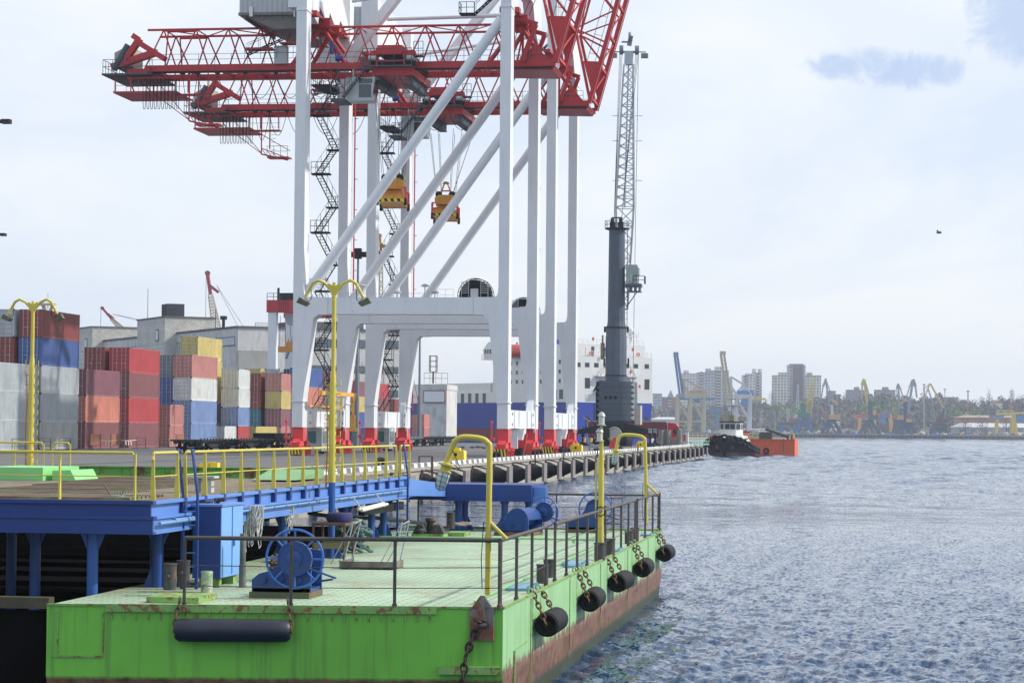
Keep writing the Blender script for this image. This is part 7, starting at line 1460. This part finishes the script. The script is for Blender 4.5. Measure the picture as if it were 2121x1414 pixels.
twin_lamp(52.0, 686, 1156, 7.72, 'tall yellow twin-arm flood lamp on a blue base rising before the crane portal', 3.42)
twin_lamp(61.0, 63, 981, 7.72, 'yellow twin-arm flood lamp at the left in front of the grey containers')
# ---- small deck things ----
p = G_(428, 1226); t = thing('paint_drum', 'paint-spattered white and green bucket beside the blue cabinet', 'bucket', p, 0); mb = MB(); mb.lathe([(.095, 0), (.1, .02), (.1, .32), (.106, .34), (.1, .36)], (0, 0, 0), 20); mb.build('drum', mat('paint_spatter', (.42, .44, .34), .5, var=.5, scale=9, rust=1, rthr=.5, rcol=(.07, .22, .08), rscale=7), t); mb = MB(); mb.tube((0, 0, .36), (0, 0, .365), .092, 18); mb.build('lid', mat('drum_green', (.1, .25, .09), .6), t)
for i, (px, py, w_, l, lab) in enumerate(((1082, 1218, .42, 1.4, 'blue bolted hatch cover nearest the short side railing'), (1192, 1169, .45, 1.2, 'blue bolted hatch cover behind the middle of the side railing'), (1271, 1141, .35, .9, 'small blue hatch cover right of the mast light foot'), (1185, 1174, .3, .5, 'narrow blue hatch lid beside the middle hatch'), (1340, 1109, .3, .7, 'small blue hatch cover at the foot of the far curved lamp'))):
    p = G_(px, py); mb = MB(); mb.box(-l / 2, l / 2, -w_ / 2, w_ / 2, 0, .045)
    for a in range(7):
        for b in (-1, 1): mb.tube((-l / 2 + .06 + a * (l - .12) / 6, b * (w_ / 2 - .03), .045), (-l / 2 + .06 + a * (l - .12) / 6, b * (w_ / 2 - .03), .075), .014, 6)
    o = mb.build('deck_hatch', mat('hatch_blue', (.14, .30, .42), .5, var=.15)); o.location = (p.x, p.y, ZD + .004); tag(o, lab, 'hatch', 'blue hatch covers in the barge deck')
p = G_(712, 1166); t = thing('work_table', 'rusty brown steel work table under the hanging tyre', 'table', (p.x, p.y, ZD), 0); wt_ = mat('table_rust', (.12, .055, .045), .7, var=.3, scale=3); tw2 = .66
mb = MB(); mb.box(-.03, .95, -.03, tw2 + .03, .78, .84); mb.build('top', wt_, t)
for x in (0, .9):
    for y in (0, tw2): mb = MB(); mb.beam((x, y, 0), (x, y, .78), .04); mb.build('leg', wt_, t)
mb = MB(); mb.box(.0, .03, 0, tw2, .3, .42); mb.box(.9, .93, 0, tw2, .3, .42); mb.build('stretcher', mat('plank_dull', (.2, .17, .1), .8), t)
tyre('blue_painted_tyre', (p.x + .45, p.y + .2, ZD + .84 + .1), .27, .125, 'tyre half painted blue lying on the rusty work table', 'z', m=mat('tyre_blue', (.02, .02, .06), .7, var=.6, scale=2, rust=.9, rthr=.52, rcol=(.015, .02, .22), rscale=1.5))
p = G_(760, 1179); t = thing('gangway_step', 'small wooden boarding platform with grey pipe handrails on the deck', 'boarding step', (p.x, p.y, ZD), 0); mb = MB()
for i in range(7): mb.box(.0, .95, .56 - i * .16 - .14, .56 - i * .16, .05, .1)
mb.box(0, .95, -.56, -.52, .0, .16); mb.box(0, .95, .52, .56, 0, .16); mb.box(-.02, .03, -.56, .56, .04, .16); mb.build('tread', mat('old_planks', (.16, .14, .12), .9, var=.5, scale=4), t)
for y in (-.5, .5):
    for x in (.1, .85): mb = MB(); mb.tube((x, y, .1), (x + .05, y - .18, .95), .014, 6); mb.tube((x - .05, y + .25, .1), (x + .05, y - .18, .95), .01, 5); mb.build('handrail_post', galv, t)
    mb = MB(); mb.path([(.15, y - .18, .95), (.5, y - .14, .9), (.9, y - .18, .95)], .01, 5); mb.build('rope_rail', mat('rope_pale', (.5, .5, .5)), t)
rs2 = random.Random(9)
p = G_(700, 1150); mb = MB()
for i in range(26):
    a0, r_, zz = rs2.uniform(0, 6.3), rs2.uniform(.1, .34), ZD + .05 + i * .026; cx0, cy0 = p.x + 1.3 + rs2.uniform(-.3, .3) * (1 - i / 40), p.y - .0 + rs2.uniform(-.28, .28) * (1 - i / 40)
    mb.path([(cx0 + r_ * math.cos(a0 + k * .6), cy0 + r_ * math.sin(a0 + k * .6), zz + .06 * math.sin(k * 1.3 + i)) for k in range(9)], .04, 6)
o = mb.build('rope_pile', mat('rope_teal', (.07, .13, .12), .9, var=.5, scale=9), loc=(p.x + 1.3, p.y, ZD)); tag(o, 'coiled heap of dark teal mooring rope behind the rusty table', 'rope')
p = G_(470, 1212); mb = MB()
for i in range(22): a = rs2.uniform(0, 6); mb.path([(p.x + 1.6 + rs2.uniform(-.3, .3) + .3 * math.cos(a + k * .5), p.y - .75 + .35 * math.sin(a + k * .5) + rs2.uniform(-.03, .03), ZD + .05 + i * .02) for k in range(8)], .02, 5)
o = mb.build('rope_pile', mat('rope_brown', (.11, .07, .045), .9, var=.4, scale=9), loc=(p.x + 1.6, p.y - .75, ZD)); tag(o, 'tangled brown rope lying between the blue cabinet and the near winch', 'rope')
a, b, c_ = PD(640, 1062, 60), PD(780, 1072, 63), PD(884, 1084, 66); mb = MB(); mb.path([a.lerp(b, i / 6) - V((0, 0, .05 * math.sin(i / 6 * math.pi))) for i in range(6)] + [b.lerp(c_, i / 6) for i in range(7)], .05, 8); o = mb.build('mooring_hawser', mat('hawser_dark', (.02, .028, .026), .9, var=.5, scale=8), loc=tuple(a)); tag(o, 'thick dark mooring hawser stretched behind the blue columns to the fairlead', 'rope')
p = G_(502, 1216); mb = MB(); mb.tube((p.x, p.y, ZD + .1), (p.x, p.y, ZD + .95), .055, 12); mb.tube((p.x, p.y, ZD), (p.x, p.y, ZD + .4), .065, 12); o = mb.build('vent_pipe', mat('pipe_patchy', (.13, .14, .13), .6, var=.5, scale=3, rust=.9, rthr=.5), loc=(p.x, p.y, ZD)); tag(o, 'patchy grey vent pipe standing right of the blue cabinet', 'pipe')
p = PD(1085, 1085, 67.2); mb = MB(); q0 = G_(1282, 1102); 
for a in range(3): mb.tube((q0.x + .8, q0.y + a * .3, ZD), (q0.x + .9, q0.y + a * .3, ZD + .95), .012, 5)
for a in range(4): mb.tube((q0.x + .8, q0.y, ZD + .2 + a * .24), (q0.x + .8, q0.y + .6, ZD + .2 + a * .24), .012, 5)
o = mb.build('wire_rack', rusty, loc=(q0.x + .8, q0.y, ZD)); tag(o, 'thin rusty wire rack standing near the far railing right of the mast', 'rack')
# ================= blue platform =================
bl_s = mat('platform_blue_sunlit', (.13, .26, .62), .45, var=.08, scale=1, streak=.25, scol=(.10, .12, .18), rust=.8, rthr=.68, rscale=3); bl_d = mat('platform_blue_shaded', (.010, .042, .20), .45, var=.12, scale=.8, streak=.3, scol=(.02, .04, .10), rust=.4, rthr=.7)  # one blue paint in two copies, sunlight and shade put into the colours
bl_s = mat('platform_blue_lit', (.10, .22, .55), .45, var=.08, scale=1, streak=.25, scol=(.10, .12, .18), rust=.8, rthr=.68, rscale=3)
plank = mat('platform_plates', (.17, .115, .09), .85, var=.35, scale=1.5, rust=.7, rthr=.5, rcol=(.12, .15, .07), rscale=1.2, bump=.4)
PZT = 3.36; PX0, PX1, PY0, PY1 = 39.07, 61.6, 11.8, 30.5
pf = thing('loading_platform', 'raised blue steel platform with rusty plate deck along the left of the barge', 'platform', (PX0, PY0, ZD)); O2 = V((PX0, PY0, ZD)); w2 = lambda x, y, z: (x - O2.x, y - O2.y, z - O2.z)
mb = MB(); mb.box(0.02, PX1 - PX0, 0.02, 16.4, PZT - ZD - .06, PZT - ZD)
for i in range(9): mb.box(.12 + i * .24, .26 + i * .24, .4, 16, PZT - ZD, PZT - ZD + .035)
for k in range(5):
    for i in range(16): mb.box(2.8 + k * 3.0 + i * .16, 2.86 + k * 3.0 + i * .16, 1.6 + k * .4, 4.4 + k * .4, PZT - ZD, PZT - ZD + .025)
mb.build('deck', plank, pf)
mb = MB()
for z0_, z1_, o_ in ((3.29, 3.35, -.06), (3.04, 3.09, -.08), (2.79, 2.83, -.06)): mb.box(o_, .12, o_, 16.4, z0_ - ZD, z1_ - ZD)
mb.box(.0, .06, 0.0, 16.4, 3.05 - ZD, 3.33 - ZD); mb.box(-.05, .02, -.05, 16.4, 2.8 - ZD, 3.06 - ZD)
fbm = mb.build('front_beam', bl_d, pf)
mb = MB()
for z0_, z1_, o_ in ((3.29, 3.35, -.06), (3.04, 3.09, -.08), (2.79, 2.83, -.06)): mb.box(.122, PX1 - PX0 - .01, o_, .1, z0_ - ZD, z1_ - ZD)
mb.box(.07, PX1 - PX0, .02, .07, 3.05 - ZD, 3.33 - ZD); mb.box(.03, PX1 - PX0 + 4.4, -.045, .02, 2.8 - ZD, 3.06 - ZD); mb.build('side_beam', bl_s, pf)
# lower outer platform
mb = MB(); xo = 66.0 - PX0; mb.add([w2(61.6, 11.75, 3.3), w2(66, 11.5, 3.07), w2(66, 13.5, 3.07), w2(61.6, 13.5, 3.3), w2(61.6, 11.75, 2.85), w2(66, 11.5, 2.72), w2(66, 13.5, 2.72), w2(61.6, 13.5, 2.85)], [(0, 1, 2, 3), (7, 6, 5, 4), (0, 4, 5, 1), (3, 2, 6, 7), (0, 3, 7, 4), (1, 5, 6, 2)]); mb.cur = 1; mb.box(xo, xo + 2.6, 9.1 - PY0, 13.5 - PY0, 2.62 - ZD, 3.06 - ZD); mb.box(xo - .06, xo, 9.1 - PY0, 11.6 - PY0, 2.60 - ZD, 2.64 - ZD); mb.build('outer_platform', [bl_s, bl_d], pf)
mb = MB()
for a in range(6): mb.box(xo + .3 + a * .1, xo + .34 + a * .1, 8.75 - PY0, 9.08 - PY0, 2.6 - ZD, 3.0 - ZD)
mb.box(xo + .2, xo + 1, 8.8 - PY0, 9.09 - PY0, 2.55 - ZD, 2.75 - ZD); mb.build('end_fin', bl_s, pf)
cols = [(39.4, 12.9), (39.5, 15.2), (41.2, 12.3), (40.8, 14.4), (44, 16), (50.0, 12.2), (55.9, 12.15), (59.3, 12.2), (61.3, 12.3), (66.4, 11.2), (66.9, 11.1), (66.4, 9.9), (66.9, 9.3), (50, 15), (56, 15)]
colm = mat('column_blue', (.018, .08, .30), .4, var=.12)
for x, y in cols:
    onb = y < 12.9 and x < 67.8; zb = 0.0 if onb else -1.6; mb = MB(); mb.tube(w2(x, y, ZD + zb), w2(x, y, 2.8), .095, 16)
    for s in (-1, 1):
        if onb: mb.prism([(y - PY0 + s * .09, 0), (y - PY0 + s * .26, 0), (y - PY0 + s * .09, .4)], x - PX0 - .01, x - PX0 + .01)
        mb.prism([(y - PY0 + s * .09, 1.02), (y - PY0 + s * .22, 1.02), (y - PY0 + s * .09, .72)], x - PX0 - .01, x - PX0 + .01)
    mb.build('column', colm, pf)
for i in range(17):
    x = 1.9 + i * 1.3; mb = MB(); mb.prism([(x - .07, 3.36 - ZD), (x + .07, 3.36 - ZD), (x + .07, 3.14 - ZD), (x + .0, 3.05 - ZD), (x - .07, 3.05 - ZD)], -.07, .015, 'y'); mb.build('stiffener', bl_d, pf)
mb = MB()
for y in (.1, 3.2, 6.4): mb.beam((PX1 - PX0 - 5, y, 2.6 - ZD), (PX1 - PX0, y, 2.6 - ZD), .15, .2)
for x in (2.2, 6, 10, 14, 18, 21): mb.box(x, x + .12, .1, 16, 2.85 - ZD, 3.25 - ZD)
mb.build('cross_beam', dark_steel, pf)
# pipes and conduits on the side beam
mb = MB(); mb.tube((1.0, -.12, 3.0 - ZD), (22, -.12, 3.0 - ZD), .025, 7); mb.tube((.1, -.13, 2.97 - ZD), (2.6, -.13, 2.97 - ZD), .03, 7)
for x in range(1, 22): mb.torus((x, -.12, 3.0 - ZD), .035, .01, 8, 4)
mb.build('conduit', mat('conduit_blue', (.14, .28, .5), .5), pf)
mb = MB(); mb.tube((15.4, -.28, 2.72 - ZD), (18.4, -.28, 2.78 - ZD), .035, 7); mb.tube((15.4, -.36, 2.7 - ZD), (18.4, -.36, 2.76 - ZD), .035, 7)
for x in (15.6, 18.3): mb.beam((x, -.1, 3.0 - ZD), (x, -.33, 2.7 - ZD), .03)
mb.build('pipe_rack', mat('white_pipe', (.6, .58, .5), .5), pf)
# yellow railings: one thing each
def yrail(label, a, b, posts, ends=True, h=.79, tap=True):
    a, b = V(a), V(b); t = thing('platform_railing', label, 'railing', a, 0, 'yellow railings around the blue platform'); B_ = b - a; d = B_.normalized(); n = d.cross(V((0, 0, 1)))
    mb = MB(); mb.path([V((0, 0, h - .12)), V((0, 0, h)) + d * .05, B_ + V((0, 0, h)) - d * .05, B_ + V((0, 0, h - .12))], .024, 8); mb.tube(V((0, 0, h * .5)), B_ + V((0, 0, h * .5)), .011, 6); mb.build('rail', yellow_paint, t)
    for u in posts: p = B_ * u; mb = MB(); mb.hexa([p - n * .045 - d * .015, p + n * .045 - d * .015, p + n * .045 + d * .015, p - n * .045 + d * .015] + [p - n * .02 - d * .012 + V((0, 0, h - .02)), p + n * .02 - d * .012 + V((0, 0, h - .02)), p + n * .02 + d * .012 + V((0, 0, h - .02)), p - n * .02 + d * .012 + V((0, 0, h - .02))]); mb.build('post', yellow_paint, t)
    return t
yrail('yellow railing along the front of the blue platform', (39.0, 12.05, PZT), (39.0, 17.5, PZT), (0, .24, .48, .72, .96))
yrail('short yellow railing at the platform front corner by the ladder', (39.05, 11.77, PZT), (40.55, 11.77, PZT), (.02, .98))
yrail('long yellow railing along the barge side of the platform', (41.0, 11.77, PZT), (60.2, 11.77, PZT), [i / 15 for i in range(16)])
yrail('short yellow end railing beside the far blue ladder', (60.75, 11.77, PZT), (62.0, 11.77, PZT), (0, 1))
for (pa, pb, lab) in (((-30, 975), (90, 975), 'yellow railing behind the green box at the far left'), ((108, 977), (145, 977), 'short yellow railing with blue end behind the second green box')):
    a, b = PD(*pa, 59), PD(*pb, 59); a.z = b.z = 3.45; yrail(lab, a, b, (0, .5, 1) if pb[0] - pa[0] > 60 else (0, 1), h=.72)
# ladders
def ladder(x, lab, zt=3.4):
    t = thing('ladder', lab, 'ladder', (x, PY0 - .16, ZD), 0, 'blue ladders up to the platform')
    for s in (-.13, .13):
        mb = MB(); mb.beam((s - .05, 0, 0), (s - .05, 0, zt - ZD - .2), .05, .06) if 0 else mb.beam((0, s, 0), (0, s, zt - ZD - .2), .045, .07); mb.path([(0, s, zt - ZD - .3), (0.0, s, zt - ZD), (.05, s + .1, 2.3), (.1, s + .14, 2.42), (.3, s + .16, 2.4)], .027, 7); mb.build('stringer', bl_d, t)
    for k in range(6): mb = MB(); mb.tube((0, -.13, .15 + k * .24), (0, .13, .15 + k * .24), .014, 6); mb.build('rung', bl_s, t)
    return t
ladder(40.9, 'near blue ladder with curved tops between the platform railings'); ladder(60.45, 'far blue ladder at the end of the long platform railing')
# cabinet
cx_ = SD(42.6, 11.5); t = thing('blue_cabinet', 'tall blue steel cabinet standing under the platform edge', 'cabinet', (cx_, 11.72, ZD), 0)
mb = MB(); mb.box(0, 1.5, -.5, 0, .16, 1.42); mb.cur = 1; mb.box(.01, 1.49, -.515, -.5, .17, 1.41); mb.build('body', [bl_d, mat('cabinet_lit_side', (.16, .34, .66), .45, var=.06, rust=.4, rthr=.7)], t)  # right face gets a paler panel, sunlight put into its colour
mb = MB(); mb.box(.72, .74, -.53, -.515, .2, 1.4); mb.box(.8, .86, -.55, -.515, .7, .8); mb.build('door', bl_s, t); mb = MB(); mb.box(.1, .3, -.45, -.1, 0, .16); mb.box(1.1, 1.3, -.45, -.1, 0, .16); mb.build('foot', greenE, t); mb = MB(); mb.box(-.04, 1.54, -.54, .04, 1.42, 1.46); mb.build('lid', bl_s, t)
# hanging ropes
for px0, px1, y0_, y1_, D, n, lab in ((500, 545, 1046, 1150, 46.5, 34, 'big bundle of pale ropes hanging from the platform beside the cabinet'), (590, 607, 1048, 1112, 50.0, 12, 'small bundle of pale ropes hanging above the near winch')):
    a = PD(px0, y0_, D); b = PD(px1, y0_, D); h = (y1_ - y0_) / FP * D; mb = MB()
    for i in range(n):
        u, v_ = rs2.random(), rs2.random(); l = h * rs2.uniform(.3, 1.0 if i % 4 == 0 else .7); p0 = a.lerp(b, u * .8); p1 = a.lerp(b, min(1, u * .8 + .05 + v_ * .35)); mb.path([(p0.x + rs2.uniform(-.08, .08), p0.y + (p1.y - p0.y) * k / 8 + rs2.uniform(-.012, .012), p0.z - l * math.sin(k / 8 * math.pi) ** .8) for k in range(9)], .009, 4)
    o = mb.build('rope_bundle', mat('rope_white', (.52, .52, .50), .9, var=.25, scale=6), loc=tuple(a)); tag(o, lab, 'rope', 'pale rope bundles hanging from the platform')
# green boxes, ramp lip, bench, bin on the platform
gb = mat('box_green', (.22, .58, .20), .5, var=.08, scale=1, rust=.5, rthr=.68); rg = mat('ramp_green', (.10, .34, .06), .6, var=.2, scale=1, rust=1, rthr=.52, rcol=(.10, .05, .03), rscale=3)
a = PD(-40, 1003, 54); a2 = PD(95, 1003, 54); mb = MB(); mb.box(0, 2.5, a2.y - a.y, 0, 0, .29); o = mb.build('green_box', gb); o.location = (a.x, a.y, PZT + .002); tag(o, 'long pale green steel box at the left end of the platform', 'steel box', 'green steel boxes on the platform')
a = PD(108, 1000, 54); mb = MB(); mb.prism([(0, 0), (-.55, 0), (-.42, .24), (0, .22)], 0, 1.6); o = mb.build('green_box', gb); o.location = (a.x, a.y, PZT + .002); tag(o, 'short pale green steel box with a sloped end', 'steel box', 'green steel boxes on the platform')
xw = 56.6; mb = MB(); yl_ = PX(160, 980, xw).y; yr_ = PX(655, 980, xw).y
mb.box(0, .5, yr_, yl_, -.1, .24)
for i in range(12): yy = yr_ + (yl_ - yr_) * i / 11; mb.box(-.03, 0, yy - .02, yy + .02, -.08, .24)
mb.box(-.05, .0, yr_, yl_, .22, .25); o = mb.build('ramp_lip', rg); o.location = (xw, 0, PZT + .01); tag(o, 'long rusty green ramp edge lying across the far end of the platform', 'ramp edge')
mb = MB(); b0 = PX(655, 1000, 55.5); mb.add([(-2.0, .0, .0), (.9, .0, .0), (.9, .0, .2), (-2.0, 1.0, .0), (.9, 1.3, .0), (.9, 1.3, .2)], [(0, 1, 2), (5, 4, 3), (0, 2, 5, 3), (1, 4, 5, 2), (0, 3, 4, 1)]); o = mb.build('ramp_wedge', mat('ramp_pale_green', (.17, .34, .15), .6, var=.15, rust=.6, rthr=.6)); o.location = (55.4, b0.y, PZT + .04); tag(o, 'pale green sloping ramp wedge in front of the rusty green ramp edge', 'ramp')
p = PD(378, 1030, 45.5); t = thing('bench', 'old white plank bench standing on the platform behind the railing', 'bench', (p.x, p.y - .1, PZT), 0); ob = mat('old_white', (.42, .44, .42), .7, var=.2, scale=4)
mb = MB(); mb.box(-.15, .2, -.55, .28, .27, .31); mb.build('seat', ob, t)
for y in (-.45, -.2, .2): mb = MB(); mb.box(-.1, .12, y - .03, y + .03, 0, .27); mb.build('leg', ob, t)
p = PD(241, 1030, 41.3); t = thing('spatter_tub', 'flat blue and white paint tub with two sticks on the platform edge', 'tub', (p.x, p.y, PZT), 0); mb = MB(); mb.lathe([(.13, 0), (.14, .05), (.13, .05)], (0, 0, 0), 18); mb.build('tub', mat('tub_blue', (.25, .35, .42), .5, var=.4, scale=8), t); mb = MB(); mb.beam((0, .1, .04), (0, .22, .24), .03, .02); mb.beam((0, -.08, .04), (0, -.16, .18), .02, .02); mb.build('stick', plank, t)
# broom head lying on the cabinet
p = V((cx_ + .6, 11.45, ZD + 1.46)); mb = MB()
for i in range(60): a = rs2.uniform(0, 6.3); mb.tube((p.x + rs2.uniform(-.06, .06), p.y + rs2.uniform(-.06, .06), p.z), (p.x + .1 * math.cos(a), p.y - .05 + .1 * math.sin(a), p.z + rs2.uniform(.05, .11)), .004, 3)
mb.box(p.x - .1, p.x + .1, p.y + .1, p.y + .3, p.z, p.z + .03); o = mb.build('broom_head', mat('bristle', (.06, .04, .03), .9), loc=tuple(p)); tag(o, 'worn dark brush head lying on top of the blue cabinet', 'brush')
# dark pontoon under the platform
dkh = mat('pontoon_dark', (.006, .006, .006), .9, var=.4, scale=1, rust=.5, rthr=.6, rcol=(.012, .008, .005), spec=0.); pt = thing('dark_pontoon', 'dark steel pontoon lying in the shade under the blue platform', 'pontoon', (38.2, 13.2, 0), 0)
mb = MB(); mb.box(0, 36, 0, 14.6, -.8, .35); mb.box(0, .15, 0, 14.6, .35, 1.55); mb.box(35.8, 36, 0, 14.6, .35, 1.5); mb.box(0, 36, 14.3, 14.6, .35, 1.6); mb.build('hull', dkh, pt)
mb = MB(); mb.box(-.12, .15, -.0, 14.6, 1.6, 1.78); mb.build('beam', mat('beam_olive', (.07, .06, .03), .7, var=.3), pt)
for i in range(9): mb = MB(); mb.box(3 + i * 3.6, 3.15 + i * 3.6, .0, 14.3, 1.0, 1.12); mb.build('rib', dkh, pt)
# ================= haze: the air between here and the far shore =================
def make_haze():
    m = bpy.data.materials.new('haze_air'); m.use_nodes = True; nt = m.node_tree; nt.nodes.clear()
    o_ = nt.nodes.new('ShaderNodeOutputMaterial'); v_ = nt.nodes.new('ShaderNodeVolumePrincipled'); v_.inputs['Color'].default_value = (.74, .84, 1.0, 1); v_.inputs['Density'].default_value = HAZE; v_.inputs['Anisotropy'].default_value = .2
    nt.links.new(v_.outputs[0], o_.inputs['Volume']); mb = MB(); mb.box(-20, 4200, -1600, 2000, -4, 110); o = mb.build('haze', m); tag(o, 'pale blue sea haze filling the air over the harbour', 'haze', kind='stuff'); o.display_type = 'WIRE'
HAZE = .00014
make_haze()
